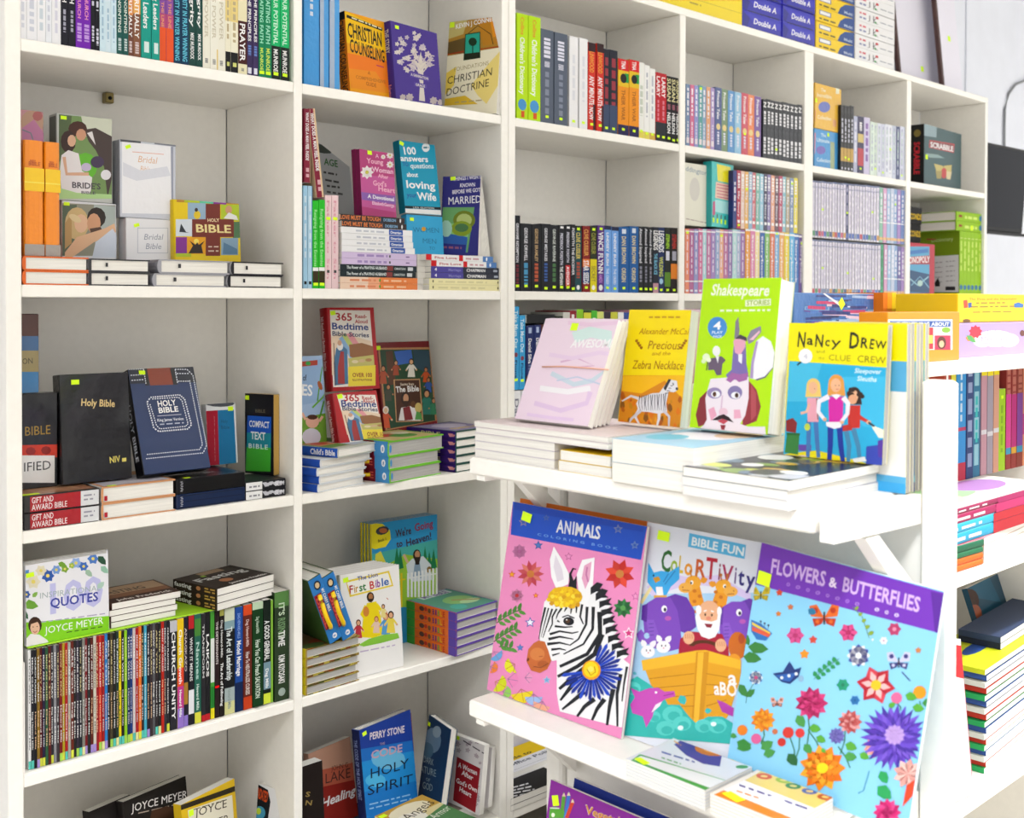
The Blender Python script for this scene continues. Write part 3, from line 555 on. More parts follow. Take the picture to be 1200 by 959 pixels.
# --- first bay, second row: wedding bibles ---------------------------------
def fan(b, n, dx, dy):                      # pages flaring out beside a bowed paperback
    v = []; f = []
    for i in range(n):
        o_ = len(v); q = (i+1)/n
        for k in range(7):
            a = 1-k/6; z = b.h*(k/6)*.985+.001; y = .0015+i*.0012+dy*q*a**1.3; v += [(b.w*.55, .0012+i*.0012, z), (b.w-.001+dx*q*a**.8, y, z)]
        f += [(o_+2*k, o_+2*k+1, o_+2*k+3, o_+2*k+2) for k in range(6)]
    mesh('flared_pages', v, f, M['page'], None, b.root)
def pile(xl, xr, v, z0, ts, name, labels, col, kind='tail', ax='v', depth=.15, spine=None, page='page', body='hard', vr=None, group=None, mat='cover', art=None, shift=None, rnd=0, back=None, stk=None):
    """lying copies, first is the lowest"""
    z = z0; out = []
    for i, t in enumerate(ts):
        dl, dr = (shift[i] if shift else (0, 0)); a = (xl+dl, ax, v); b2_ = (xr+dr, ax, v if vr is None else vr)
        c = col[i] if isinstance(col, (list, tuple)) else col; sp = spine[i] if isinstance(spine, (list, tuple)) else spine
        if kind == 'tail': m, L = lie(a, b2_, z, t-.0004); w_, h_ = L, depth
        elif kind == 'spine': m, L = lie_spine(a, b2_, z, t-.0004); w_, h_ = depth, L
        elif kind == 'fore': m, L = lie_fore(a, b2_, z, t-.0004, depth); w_, h_ = depth, L
        lab = labels[i] if isinstance(labels, (list, tuple)) else labels+', '+(('bottom copy' if i == 0 else 'top copy' if i == len(ts)-1 else nth(i+1)+' copy from the bottom') if len(ts) > 1 else 'lying flat')
        it = Item(name, w_, h_, t-.0004, m, lab, 'book', group, c, spine=sp, page=page, body=body, mat=mat, rnd=rnd, back=back)
        if art: art(it, i)
        it.done(); out.append(it); z += t
    return out, z
zA = R2_
g1 = 'flat bibles on the second row of the first bay'
def gilt_dot(it, i): it.mode, it.face = 'uv', 'e'; it.R(.25, .3, .29, .6, '222228')
pile(29, 104, .006, zA, [.0255, .0255], 'hardback_book', 'orange-covered bible lying under the orange wrapped bibles', 'f07028', spine='f06a20', depth=.16, group=g1, mat='gloss', rnd=.004)
_, zA1 = pile(106, 176, .006, zA, [.0255, .0245], 'hardback_book', 'white bible with black boards lying second from left', '26262c', spine='8a8a92', depth=.16, group=g1, rnd=.004, art=gilt_dot, mat='wrap')
pile(182, 265, .006, zA, [.0255, .027], 'hardback_book', 'white bible with silver wrapped spine lying third from left', 'a8a8b0', spine='8c8c98', depth=.16, group=g1, rnd=.006, art=gilt_dot, mat='wrap', shift=[(0, 0), (6, 4)])
pile(269, 331, .006, zA, [.0255, .027], 'hardback_book', 'white bible with thin black boards lying nearest the divider', '26262c', spine='c8c8d0', depth=.16, group=g1, rnd=.005, art=gilt_dot, shift=[(0, 0), (4, 1)])
zs = zA+.0515
for i, (a, c) in enumerate(((27.5, 51), (52, 70))):
    u0, u1 = Ux(a, .02), Ux(c, .02)
    b = Item('hardback_book', .10, Zy(40, 165, .02)-zs, u1-u0-.0005, spined(u0, u1, .02, zs), 'shrink-wrapped orange bible with yellow band, %s of the standing pair' % ('left' if i == 0 else 'right'), 'book', 'pair of orange wrapped bibles', 'f08010', spine='ff9410', body='hard', mat='wrap', rnd=.006)
    b.mode, b.face = 'uv', 's'; b.R(.24, 0, .44, 1, 'ffd000'); b.R(.36, 0, .37, 1, 'ffe850'); b.T('BIBLE', .17, .72, .22, .72, .3, 'c85808'); b.R(.9, 0, 1, 1, 'a8a098'); b.mode = 'uv'; b.face = 'S'; b.T('BIBLE', .2, .22, .8, .22, .035, 'c86008'); b.done()
V = .115
b = front('boxed_bible', (73, 'v', V), (137, 'v', V), zs, 0, .04, 235, 'boxed bible with a blonde bride embracing a groom on the cover', 'e8eaf0', body='box', mat='gloss')
b.P([(73, 238), (135, 241), (135, 300), (73, 300)], '9a9a88').P([(73, 240), (90, 240), (86, 300), (73, 300)], '60705a').P([(110, 240), (135, 242), (135, 300), (112, 300)], 'b8c4c0')
b.E(90, 262, 14, 19, 'dcc088', 16).P([(76, 262), (84, 250), (84, 285), (76, 292)], 'c8a468').E(95, 262, 8, 11, 'f4c8a4', 12).E(113, 255, 11, 12, '30241c', 12).E(110, 262, 8, 12, 'e0a880', 12).P([(105, 268), (118, 266), (124, 280), (108, 278)], '5a4030')
b.P([(76, 296), (90, 278), (122, 268), (134, 262), (136, 272), (110, 284), (84, 302), (76, 302)], 'f2c49c').P([(108, 302), (112, 284), (132, 268), (137, 276), (136, 302)], 'dce6f6').E(88, 256, 8, 4, 'f0dca8', 10, 30)
b.sticker(78, 239); b.done()
zb = zs+b.h+.0005
b = front('boxed_bible', (67.5, 'v', V), (132.5, 'v', V), zb, 0, .04, 132, 'tall boxed bride bible with a couple in a garden on the cover', 'c8ccc8', body='box', mat='gloss')
b.P([(69, 134), (131, 140), (131, 233), (69, 233)], '7a9a5c').P([(95, 136), (131, 140), (131, 160), (100, 160)], 'd8dcc8').P([(69, 134), (84, 136), (80, 180), (69, 190)], '586a44').E(100, 195, 14, 16, '6ac030', 12)
b.P([(98, 152), (112, 150), (131, 160), (131, 210), (126, 232), (122, 196), (112, 176), (104, 166)], '4a3c38').E(91, 151, 11, 9, '4a2418', 12).E(95, 158, 6, 7, 'd8a080', 10).P([(102, 156), (108, 154), (112, 170)], 'f0ecec')
b.E(80, 166, 9, 13, '3c241c', 12).E(84, 165, 5, 7, 'e8b898', 10).P([(72, 182), (80, 176), (92, 180), (96, 200), (108, 208), (106, 228), (72, 224), (70, 200)], 'f4f0f2').L([(75, 184), (78, 204), (104, 204)], 4, 'e8b898').E(101, 196, 6, 5, 'd0c4e4').E(114, 190, 8, 7, '483858').E(124, 205, 6, 6, 'f0eef4')
b.P([(69, 220), (90, 226), (131, 228), (131, 233), (69, 233)], 'b8e098'); b.T("BRIDE'S", 84, 220, 118, 222, 7, '4a4450').T('BIBLE', 95, 227, 112, 228, 3.2, '5a5460')
b.mode, b.face = 'uv', 'S'; b.R(.1, .03, .9, .97, '5a6258'); b.mode, b.face = 'px', 'f'; b.sticker(74.5, 138); b.done()
b = front('hardback_book', (24.5, 'v', V+.02), (52, 'v', V+.02), zb, 0, .02, 128, 'pale pink boxed book behind the orange wrapped bibles', 'e0a8b0', body='box')
b.E(38, 143, 14, 14, 'd8b098', 12).P([(26, 150), (40, 140), (52, 156), (52, 166), (26, 166)], 'd890b8').L([(26, 152), (36, 156), (40, 168)], 1.5, '8a98a0').E(44, 136, 6, 6, 'c87878', 8); b.mode, b.face = 'px', 'f'; b.done()
b = front('boxed_bible', (148, 'v', V-.01), (206, 'v', V-.01), zs+.0005, 0, .035, 255, 'white boxed bridal bible with small silver frame, lower of two', 'f6f6fa', body='box', mat='gloss')
b.P([(161, 267), (197, 267), (197, 297), (161, 297)], 'c8ccd8').P([(161.8, 267.8), (196.2, 267.8), (196.2, 296.2), (161.8, 296.2)], 'f8f8fc').T('Bridal', 168, 281, 191, 281, 7, '9aa0b0', 'r', .2).T('Bible', 170, 292, 189, 292, 7, '9aa0b0', 'r', .2)
b.sticker(160, 264, rot=18); zc = zs+b.h+.001; b.done()
b = front('boxed_bible', (140.5, 'v', V-.01), (206.5, 'v', V-.01), zc, 0, .035, 163, 'white bridal bible in grey plastic wrap, upper of two', 'd4d8e4', body='box', mat='wrap', spine='9a9ea8')
b.P([(143, 166), (203, 172), (203, 251), (143, 250)], 'fbfbff').P([(141, 163), (165, 165), (165, 168), (141, 166)], '4a4c54').P([(181, 166), (206, 169), (206, 172), (181, 169)], '7a7c88').P([(200, 172), (203, 172), (203, 250), (201, 250)], '9a9eb0').T('Bridal', 161, 190, 184, 192, 8, 'e8b890', 'r', .2).T('Bible', 164, 201, 176, 202, 7, 'e8b890', 'r', .2).L([(155, 178), (192, 181)], .8, 'f0a890').P([(144, 190), (165, 200), (196, 195), (200, 206), (160, 212), (144, 206)], 'e4e6f0')
b.sticker(150, 172, rot=25); b.done()
b = front('hardback_book', (206, 'v', V-.03), (282.5, 'v', V-.03), zs+.0005, 4, .022, 233.5, 'square bible with brown cross and photo tiles on the cover', 'f0d000', mat='gloss', body='hard')
T4 = [('f0d000', 207, 236, 220, 257), ('9ab8d0', 220, 237, 241, 257), ('b8d020', 259, 240, 282, 259), ('dfe8f0', 206, 257, 226, 277), ('507a50', 273, 260, 282, 279), ('8a2a98', 206, 278, 219, 297), ('f0a800', 219, 278, 241, 298), ('88a8c0', 259, 279, 279, 299), ('b8d020', 206, 297, 224, 301)]
for c, x0, y0, x1, y1 in T4: b.R(x0, y0, x1, y1, c)
b.P([(207, 233), (282, 237), (282, 240), (207, 237)], 'c08828').P([(216, 234), (234, 235), (234, 238), (216, 237)], 'b8d020').P([(234, 235), (250, 236), (250, 239), (234, 238)], '58c8a0').P([(250, 236), (265, 237), (265, 240), (250, 239)], '8a2a98')
b.R(241, 239, 258, 300, '7a2818').R(225, 257, 274, 278, '7a2818').T('HOLY', 243, 260, 257, 260, 4, 'f8e0b0').T('BIBLE', 229, 272, 271, 273, 9.5, 'f8e8a0').bars(244, 290, 256, 290, 1.5, 'e0c8b0', 2, 3).bars(244, 295, 256, 295, 1.5, 'e0c8b0', 2, 5)
b.E(231, 252, 4, 5, 'e8c820').E(230, 246, 2, 2.4, '3a2a20', 8).E(268, 246, 4, 5, 'd8a078').P([(262, 256), (268, 249), (277, 253), (279, 258)], 'f4f4f4').P([(210, 272), (212, 262), (218, 272), (222, 273)], '283038').E(230, 283, 3, 3, 'ffe860').P([(221, 297), (226, 288), (222, 282), (229, 287), (231, 284), (233, 287), (240, 282), (236, 288), (238, 297)], '28180c').P([(261, 298), (262, 284), (270, 288), (278, 292), (278, 298)], '5880a0')
b.done()
# --- first bay, third row: black and zipped bibles -------------------------
zA = R3; g2 = 'flat bibles on the third row of the first bay'
def gift(it, i):
    it.mode, it.face = 'uv', 's'
    it.R(.08, .06, .74, .96, 'b01420').R(.74, .06, .985, .96, 'e8eaec').T('GIFT AND', .1, .46, .38, .46, .36, 'fff', 'r').T('AWARD BIBLE', .1, .88, .56, .88, .36, 'fff', 'r').bars(.78, .4, .93, .4, .1, '9a9aa8', 2, 2).bars(.78, .65, .93, .65, .1, '9a9aa8', 2, 4)
    it.mode, it.face = 'uv', 'f'; it.R(.05, .05, .95, .95, 'c0825c').R(.2, .2, .7, .8, 'd8a078')
    if i == 1: it.face = 'f'; it.sticker(.12, .12, .012, .03)
_, z1 = pile(27, 116.5, .008, zA, [.0305, .0305], 'boxed_bible', 'wrapped gift and award bible with red spine label', '24201f', 'spine', depth=.12, spine='1c1a1c', body='box', mat='wrap', art=gift)
def ribbon(it, i):
    it.mode, it.face = 'uv', 'e'; it.R(.03, .55, .07, .85, 'c01c30'); it.face = 'f'; it.R(.05, .3, .95, .95, 'd0ccd8').R(.02, .03, .3, .6, 'c88848').bars(.3, .5, .9, .5, .03, '8a88a0', 4, 2)
    if i == 1: it.sticker(.14, .975, .016, .008)
_, z2 = pile(119, 205, .010, zA, [.0305, .031], 'hardback_book', 'thick white bible with orange board edge', 'e0a070', spine='f4f2f0', depth=.15, art=ribbon, body='hard')
def zipped(it, i):
    it.mode, it.face = 'uv', 'e'
    for y in (.1, .9): it.L([(.02, y), (.98, y)], .04, '08080c')
    for k in range(7): it.R(.055+.008*(k % 2), .16+.1*k, .085+.008*(k % 2), .2+.1*k, 'd8d8e0')
    it.L([(.10, .5), (.95, .5)], .03, '000') if True else 0
    it.face = 'f'
    for k in range(26): it.R(.06+.034*k, .93, .08+.034*k, .94, 'd8d8e0').R(.06+.034*k, .10, .08+.034*k, .11, 'd8d8e0')
    for k in range(22): it.R(.93, .1+.038*k, .94, .12+.038*k, 'd8d8e0')
    it.T('HOLY BIBLE', .3, .72, .7, .72, .08, 'e8e8f0')
    for k in range(12): it.R(.22+.046*k, .80, .245+.046*k, .81, 'd8d8e0').R(.22+.046*k, .5, .245+.046*k, .51, 'd8d8e0')
    if i == 1: it.sticker(.16, .965, .014, .008)
_, z3 = pile(206.5, 287, .012, zA, [.029, .0305], 'zipped_bible', 'zip-up leather bible with white stitching', ['18305c', '121216'], 'tail', depth=.14, spine=['142850', '0c0c10'], body='box', mat='gloss', art=zipped)
def boxart(it, i):
    it.mode, it.face = 'uv', 's'; it.R(.0, .05, .4, .95, 'f4f4f4').bars(.08, .65, .34, .65, .2, '888890', 3, 3)
    for k in range(6): it.L([(.45+.08*k, .2+.1*(k % 2)), (.52+.08*k, .7-.1*(k % 3))], .1, 'c8c8d0')
    it.T('SLIM', .72, .75, .96, .75, .5, 'e8e8f0')
_, z4 = pile(288, 335, .012, zA, [.0185, .0185], 'boxed_bible', 'small black patterned box with a white label', '2c2c32', 'spine', depth=.10, spine='1c1c22', body='box', art=boxart)
b = front('boxed_bible', (24.5, 'v', .08), (67, 'v', .08), z1, 0, .03, 462, 'black boxed bible with red flower band and white card label', '1e1f24', body='box', mat='wrap')
b.P([(24, 522), (67, 521), (67, 536), (24, 537)], 'd83818').E(36, 529, 6, 5, 'a01808', 8).E(54, 528, 6, 5, '901808', 8).P([(24, 534), (64, 534), (64, 566), (24, 566)], 'f8f8f8').T('BIBLE', 28.5, 511, 59.5, 508.5, 11, 'b08a30', 'r').T('IFIED', 27, 553, 60, 550, 11, '3a3a40', 'r')
zq = z1+b.h+.0008; b.done()
b = front('hardback_book', (24.5, 'v', .09), (45.5, 'v', .09), zq, 0, .03, 368, 'striped brown, blue and tan boxed bible on top of the black one', '5a3024', body='box', mat='wrap')
b.P([(24, 394), (45, 394), (45, 411), (24, 411)], '4870a0').P([(24, 411), (45, 411), (45, 436), (24, 436)], 'a89868').P([(24, 436), (45, 436), (45, 462), (24, 462)], '4888c0').T('ON', 26, 427, 39, 426, 7, '3a3424', 'r'); b.done()
b = front('boxed_bible', (73, 'v', .06), (154.5, 'v', .06), z2+.0005, 5, .032, 439.5, 'black wrapped bible with gold title leaning beside the blue zip bible', '1c1d22', body='box', mat='wrap', spine='101014')
b.T('Holy Bible', 94.5, 475.5, 134.5, 477, 8.5, 'e8cc8c').T('NIV', 128.5, 543, 141, 541, 7.5, 'e8d86c').P([(143, 537), (148, 536.6), (148, 541), (143, 541.4)], 'e8d86c').sticker(88, 448, .015, .009); b.done()
b = front('zipped_bible', (168.5, 'v', .035), (247, 'v', .04), z3+.0005, 19, .034, 433, 'navy zip-up bible with brown strap and white stitching, leaning', '0e2c5e', body='box', mat='gloss', spine='0a0a10')
bt = lambda pts, c='e8ecf8', w_=1.1: [b.L([(pts[i][0]+(pts[i+1][0]-pts[i][0])*k/n, pts[i][1]+(pts[i+1][1]-pts[i][1])*k/n), (pts[i][0]+(pts[i+1][0]-pts[i][0])*(k+.6)/n, pts[i][1]+(pts[i+1][1]-pts[i][1])*(k+.6)/n)], w_, c) for i in range(len(pts)-1) for n in [max(2, int(math.hypot(pts[i+1][0]-pts[i][0], pts[i+1][1]-pts[i][1])/2.6))] for k in range(n)]
b.P([(150, 430), (226, 430), (230, 448), (153, 450)], '0c1428').P([(172, 432), (200, 431), (203, 451), (176, 452)], '8a3410')
bt([(151, 433), (172, 432.5)]); bt([(153, 440), (170, 439)]); bt([(154, 446), (169, 445)]); bt([(205, 433), (219, 433), (226, 440), (242, 522), (238, 531), (170, 538)]); bt([(204, 438), (222, 438)]); bt([(206, 447), (222, 447)])
bt([(222, 446), (237, 521), (234, 527), (171, 533)]); b.P([(169, 432), (172, 432), (175, 452), (170, 452)], '06060a').P([(199, 432), (204, 432), (208, 451), (203, 451)], '06060a'); bt([(168, 433), (171, 451)]); bt([(205, 433), (208, 450)])
bt([(176, 466), (210, 463), (216, 468), (224, 498), (220, 503), (186, 506), (180, 502), (172, 472), (176, 466)], w_=1.6); bt([(178, 468), (209, 466), (213, 470), (220, 497), (217, 500), (187, 503), (183, 499), (175, 473)], w_=1.2)
b.T('HOLY', 184.5, 477, 206, 475, 7, 'fff').T('BIBLE', 185.5, 484.5, 209, 482.5, 6.5, 'fff').L([(184, 488), (212, 486)], .6, 'dde').T('King James Version', 184, 494.5, 215, 492.5, 3.4, 'e0e4f0').bars(187, 498.5, 215, 496.5, 1.4, 'b8c0d8', 4, 3)
b.sticker(166, 437, .013, .008, -4); b.mode, b.face = 'uv', 's'; b.k = 5; b.T('HOLY BIBLE', .32, .7, .86, .7, .36, 'e8ecf8'); b.done()
b = front('hardback_book', (244, 'v', .12), (279, 'v', .12), z3+.0005, 5, .022, 474, 'white slipcased bible with red strip and blue panel', 'eef0f2', body='box')
b.P([(239, 482), (255, 481), (257, 545), (243, 546)], 'b01430').P([(255, 481), (274, 480), (277, 543), (257, 545)], '1c7cb0').E(258, 473, 17, 4, '50545c', 12).T('RIMLINE', 252, 541, 251, 488, 9, 'fff').T('Holy', 259, 496, 267, 495.5, 4, '205878', 'r').T('Bible', 259, 503, 269, 502.5, 4, '205878', 'r').sticker(270, 479, .012, .009); b.done()
for i in range(2):
    dv = .024*i
    m, L, h = stand((287+i*16, 'v', .128+dv*.6), (320.5+i*15, 'v', .052+dv*.9), z4+.0005, 0, .018, 461, None)
    b = Item('pocket_bible', L, h, .018, m, 'black compact bible with gilt page edges and %s' % ('green and blue card sleeve, in front' if i == 0 else 'no visible sleeve, behind its twin'), 'book', 'compact black bibles', '17171c', page='gilt', mat='gloss')
    if i == 0:
        b.P([(290, 487), (318, 489), (317, 553), (288, 552)], '1c58c0').P([(289.5, 507), (317.6, 508), (317, 553), (288, 552)], '2090a0').P([(289, 524), (317.3, 525), (317, 553), (288, 552)], '48b838').T('COMPACT', 292, 500, 315.5, 502, 7.5, 'fff').T('TEXT', 294, 514.5, 311, 516, 9, 'fff').T('BIBLE', 291, 525, 314, 527, 5.5, 'e0f0f0', track=.12).T('BIBLE', 299, 483.5, 311, 484, 4, '6a6450').sticker(288.5, 466, .011, .009)
        b.mode, b.face = 'uv', 's'; b.T('NELSON', .45, .8, .95, .8, .6, '9a9aa0')
    b.done()
# --- first bay, fourth row --------------------------------------------------
ztop = ZTR+.2165
row('fourth row of the first bay, at its end', R4, ['322 339 695 2c4028|b 0 .14 5a8a48 0 1;t .1 .22 d8ecd0 .4 IT\'S;t .24 .42 7aa070 .5 RISING;t .36 .5 fff .45 TIME;t .58 .84 fff .42 KIM KIYOSAKI;o .92 .25 a8b8b0'], v=.014, depth=.15)
ty = empty('display_tray', 'thin white card tray under the long row of thin spines', 'tray', None, Matrix.Translation((0, 0, R4)))
bb('base', (.0008, .003, 0), (.462, .15, .0030), M['paint'], ty, None, .0005); bb('side', (.0008, .003, .0031), (.0035, .15, .2), M['paint'], ty, None, .0005)
tz = Zy(33, 759, .02); tz = max(tz, ZTR+.2105)
bd = empty('cover_board', 'lime green card sheet lying on top of the thin-spine row', 'card sheet', None, Matrix.Translation((0, 0, tz)))
bb('sheet', (.012, .012, 0), (.43, .135, .0025), mat('lime_card', 'a8e020', .5), bd, None, .0004)
zt_ = tz+.0026
lab3 = ['hundred inspirational quotes book with floral cover, front copy', 'floral quotes book, second copy behind the front one', 'floral quotes book, third copy at the back']
for i in range(3):
    b = front('paperback_book', (29.5, 'v', .016+.0125*i), (127, 'v', .016+.0125*i), zt_, 2, .0115, 663, lab3[i], 'f4f4fa', mat='cover', h=None if i == 0 else hq, group='floral quotes books')
    hq = b.h
    if i == 0:
        b.P([(24, 731), (128, 722), (128, 760), (24, 760)], '88d820').T('100', 50, 721, 121, 708, 36, 'c8c8f4').T('INSPIRATIONAL', 46, 702, 118, 692, 7, 'a8b8b8', 'r').T('QUOTES', 58.5, 712.5, 115, 704, 11, '4048a8').bars(48, 730, 123, 720, 1.3, 'b0a8c8', 9, 4).T('JOYCE MEYER', 53, 743, 121, 731, 8.5, 'fff', 'r').bars(78, 742, 121, 735, 1.2, '406818', 5, 4)
        for (x, y, r, c, n) in ((56, 675, 8, '3a68c0', 7), (66, 668, 6, '80a8e8', 6), (89, 660, 7, '98b8f0', 6), (98, 664, 6, '4878d0', 6), (109, 655, 7, '5888d8', 6), (48, 669, 7, 'f0e8c8', 6), (39, 682, 9, 'f4ecd0', 6), (31, 697, 5, '4068b8', 6), (76, 667, 5, '88b040', 5), (84, 663, 4, 'a8c850', 5)): b.flower(x, y, r, c, n, 'f4e070')
        for (x0, y0, x1, y1, c) in ((27, 707, 45, 711, '70a838'), (24, 716, 33, 726, '286840'), (115, 652, 124, 662, '305840'), (118, 664, 127, 672, '98c8b0'), (100, 668, 108, 676, 'a8c8b0'), (26, 676, 34, 668, '5890d0'), (68, 660, 78, 664, '78a838'), (38, 700, 44, 694, '88b850'), (114, 690, 122, 682, 'b8d8c8')): b.leaf(x0, y0, x1, y1, c)
        b.P([(27, 759), (28, 749), (36, 743), (46, 744), (55, 750), (57, 757)], 'f4f2f0'); b.E(41, 733, 8, 10, '3a2418', 14); b.E(41, 736, 5.6, 8, 'ecc0a0', 14); b.P([(33, 733), (36, 726), (46, 725), (49, 732), (44, 729)], '42281a'); b.L([(38.5, 740), (41, 741.4), (43.6, 739.6)], .8, 'b84848').E(38.8, 735, .8, .6, '201810', 6).E(43.4, 734.5, .8, .6, '201810', 6)
        b.sticker(29.5, 675, .014, .008, 6)
    b.done()
def tast(it, i):
    if i == 3:
        it.mode, it.face = 'uv', 'f'; it.R(.03, .05, .97, .5, 'b89878').R(.03, .5, .97, .72, '8a5c40').R(.03, .76, .97, .97, '3a2018').T('FASTING', .08, .45, .72, .45, .2, '4a3828').T('John Frederick', .12, .93, .9, .93, .12, 'f0e8e0')
pile(129, 207, .022, zt_, [.0115, .0115, .0115, .0130], 'paperback_book', 'white-edged fasting paperback in the middle stack', '4a2c1c', 'tail', depth=.12, spine='5a3828', body='soft', art=tast, shift=[(0, -2), (0, 0), (-2, -2), (1, 4)])
def fast(it, i):
    it.mode, it.face = 'uv', 's'; it.T('fasting', .03, .8, .42, .8, .62, 'fff').E(.58, .5, .05, .3, 'c88858').bars(.72, .4, .95, .4, .2, 'c8a048', 2, 3).bars(.72, .8, .95, .8, .2, 'c8a048', 2, 5)
    if i == 2: it.face = 'f'; it.R(.35, .02, .75, .2, 'a88c70').T('Fasting', .08, .5, .92, .5, .2, 'e8e8e4').E(.4, .68, .1, .1, 'b87850').T('Jentezen Franklin', .3, .93, .95, .93, .08, 'f0ece8').R(.3, .2, .37, .28, '98c838')
pile(254, 320.5, -.004, zt_, [.0148, .0148, .0148], 'paperback_book', 'dark fasting paperback in the right stack', '2c2018', 'tail', depth=.135, spine='30231a', vr=.028, body='soft', art=fast)
# --- first bay, bottom row --------------------------------------------------
RZ_ = [.030, .030, .030, .028]
def riser(x0, x1, v, z0, n, t, cols, lab, depth=.15):
    return pile(x0, x1, v, z0, [t]*n, 'paperback_book', lab, cols, 'tail', depth=depth, body='soft')[1]
zr = riser(60, 128, .05, R5, 3, .028, ['8a3a30', '3a4a6a', 'c8a858'], 'thick paperback on the floor shelf of the first bay')
zr2 = riser(150, 250, .05, R5, 3, .028, ['4a3a30', 'a8a098', '405a48'], 'plain paperback in the second floor-shelf stack of the first bay')
zr3 = riser(262, 338, .04, R5, 3, .028, ['9a3a28', '6a6a78', 'd8d0b8'], 'plain paperback in the third floor-shelf stack of the first bay')
b = front('paperback_book', (112, 'v', .10), (160, 'v', .12), zr+.0005, 8, .022, 952, 'black paperback behind the black brown-striped one, bottom row', '24201e', page='page'); b.done()
b = front('hardback_book', (152, 'v', .09), (226, 'v', .12), zr2+.0005, 8, .024, 941, 'black hardback lettered in white with a brown portrait strip', '201c1a', body='hard')
b.T('JOYCE MEYER', 154.5, 952, 219, 935, 9.5, 'f4f0ec', 'r').bars(162, 954, 214, 942, 1.2, 'b8a898', 6, 2).P([(176, 959), (178, 950), (196, 945), (212, 950), (214, 959)], '4a3020'); b.done()
b = front('paperback_book', (218, 'v', .05), (281, 'v', .09), zr2+.0505 if False else zr2+.0006, 6, .022, 944, 'yellow paperback with black top band and cream title panel', 'e8c020')
b.P([(211, 944), (276, 921), (277, 927), (212, 950)], '302818').P([(220, 950), (272, 932), (276, 990), (225, 1000)], 'f4eed8').bars(226, 950, 262, 939, 1.2, '807860', 6, 2).T('JOYCE', 229, 958, 266, 946, 10, '3a3020', 'r').T('MEYER', 233, 975, 268, 964, 10, '3a3020', 'r').sticker(224, 953, .012, .012); b.done()
b = front('paperback_book', (297, 'v', .12), (340, 'v', .02), zr3+.0006, 6, .02, 919, 'white paperback with orange flame lettering at the bottom right', 'f4f4f6')
b.P([(297, 918), (314, 926), (317, 940), (314, 960), (294, 960)], '14181c').T('UNDATED', 299, 934, 313, 941, 13, 'e85820').E(304, 953, 7, 8, '48a0c0').E(303, 951, 3, 4, 'c8e040'); b.done()
# --- second bay, top row ----------------------------------------------------
row('top row of the second bay', R1, ['357 374.5 -40 2a9ae4|m .05 .4 d0e0f0 .2', '375.5 385.5 -38 3aa0e8|b 0 1 a8bcd4 .55 1', '386.5 398 -36 3aa0e8|b 0 1 a8bcd4 .5 1'], v=.02, depth=.16, mt='wrap', word='wrapped book')
b = front('paperback_book', (410.5, 'v', .025), (459.5, 'v', .045), R1, 6, .030, 12.5, 'yellow and orange counselling paperback with black capitals', 'f8a808', spine='f08010')
b.P([(404, 11), (449, 34), (452, 60), (406, 50)], 'fcc800').P([(407, 62), (455, 72), (459, 110), (411, 103)], 'f88018').P([(408, 80), (440, 84), (458, 110), (411, 103)], 'f49418').P([(406, 17), (448, 33), (448, 36.5), (406, 20.5)], '201c14').bars(412, 21.5, 447, 34.5, 1.6, 'f0e8c0', 8, 2)
b.T('CHRISTIAN', 407.5, 42.5, 448, 55, 17, '1a1a14').T('COUNSELING', 410, 60, 451, 73.5, 15, '1a1a14').L([(441, 76.5), (450, 79)], 1.2, 'c02868').T('A', 431, 87, 434, 88, 4, 'b06010').T('COMPREHENSIVE', 417, 92, 452, 98, 4, 'c07018').T('GUIDE', 429, 100, 441, 102.5, 4.5, 'b06010')
b.mode, b.face = 'uv', 's'; b.R(0, 0, .1, 1, '1c1814').T('CHRISTIAN COUNSELING', .1, .78, .98, .78, .6, '1c1810'); b.done()
b = front('hardback_book', (464, 'v', .025), (518, 'v', .045), R1, 6, .030, 24, 'purple hardback with pale lace tree on the cover', '4a3494', body='hard', spine='3c2a80')
for k in range(46):
    a = rr.random()*6.283; q = rr.random()**.5; x, y = 484+q*21*math.cos(a), 62+q*24*math.sin(a)+(x*0 if False else 0)
    b.flower(x, y+(x-484)*.18, 2.6+rr.random()*1.6, rr.choice(['d8ccc8', 'c8bcc8', 'e0d8d0']), 5, None, .35)
b.P([(491, 118), (492, 98), (489, 80), (484, 70), (490, 74), (493, 60), (495, 74), (499, 72), (496, 82), (496, 98), (498, 119)], 'e0d8cc')
for s_ in (-1, 1):
    for k in range(3): b.L([(493, 88-6*k), (493+s_*8, 78-7*k), (493+s_*16, 76-5*k)], 1.2, 'd8ccc8')
    b.flower(494+s_*14, 116+s_*2, 5, 'd0c4c4', 7).flower(494+s_*22, 117+s_*3, 4, 'd0c4c4', 7)
b.P([(480, 83), (503, 90), (503, 96), (480, 90)], '5844a0').T('A GENERATION', 481.5, 88.5, 502, 94, 3, 'e8e0d8').P([(485, 96), (500, 99), (500, 104), (485, 101)], '5844a0').T('GRACE', 487, 100.5, 498, 102.6, 3, 'e8e0d8').sticker(465, 32, .012, .008)
b.mode, b.face = 'uv', 's'; b.T('THE STORY', .1, .7, .4, .7, .5, 'd8ccc8').T('Robertson', .8, .7, .97, .7, .4, 'e89088'); b.done()
b = front('paperback_book', (519.5, 'v', .135), (581, 'v', .0), R1, 7, .022, 26, 'gold and white doctrine paperback with a bonsai tree window', 'fff8dc')
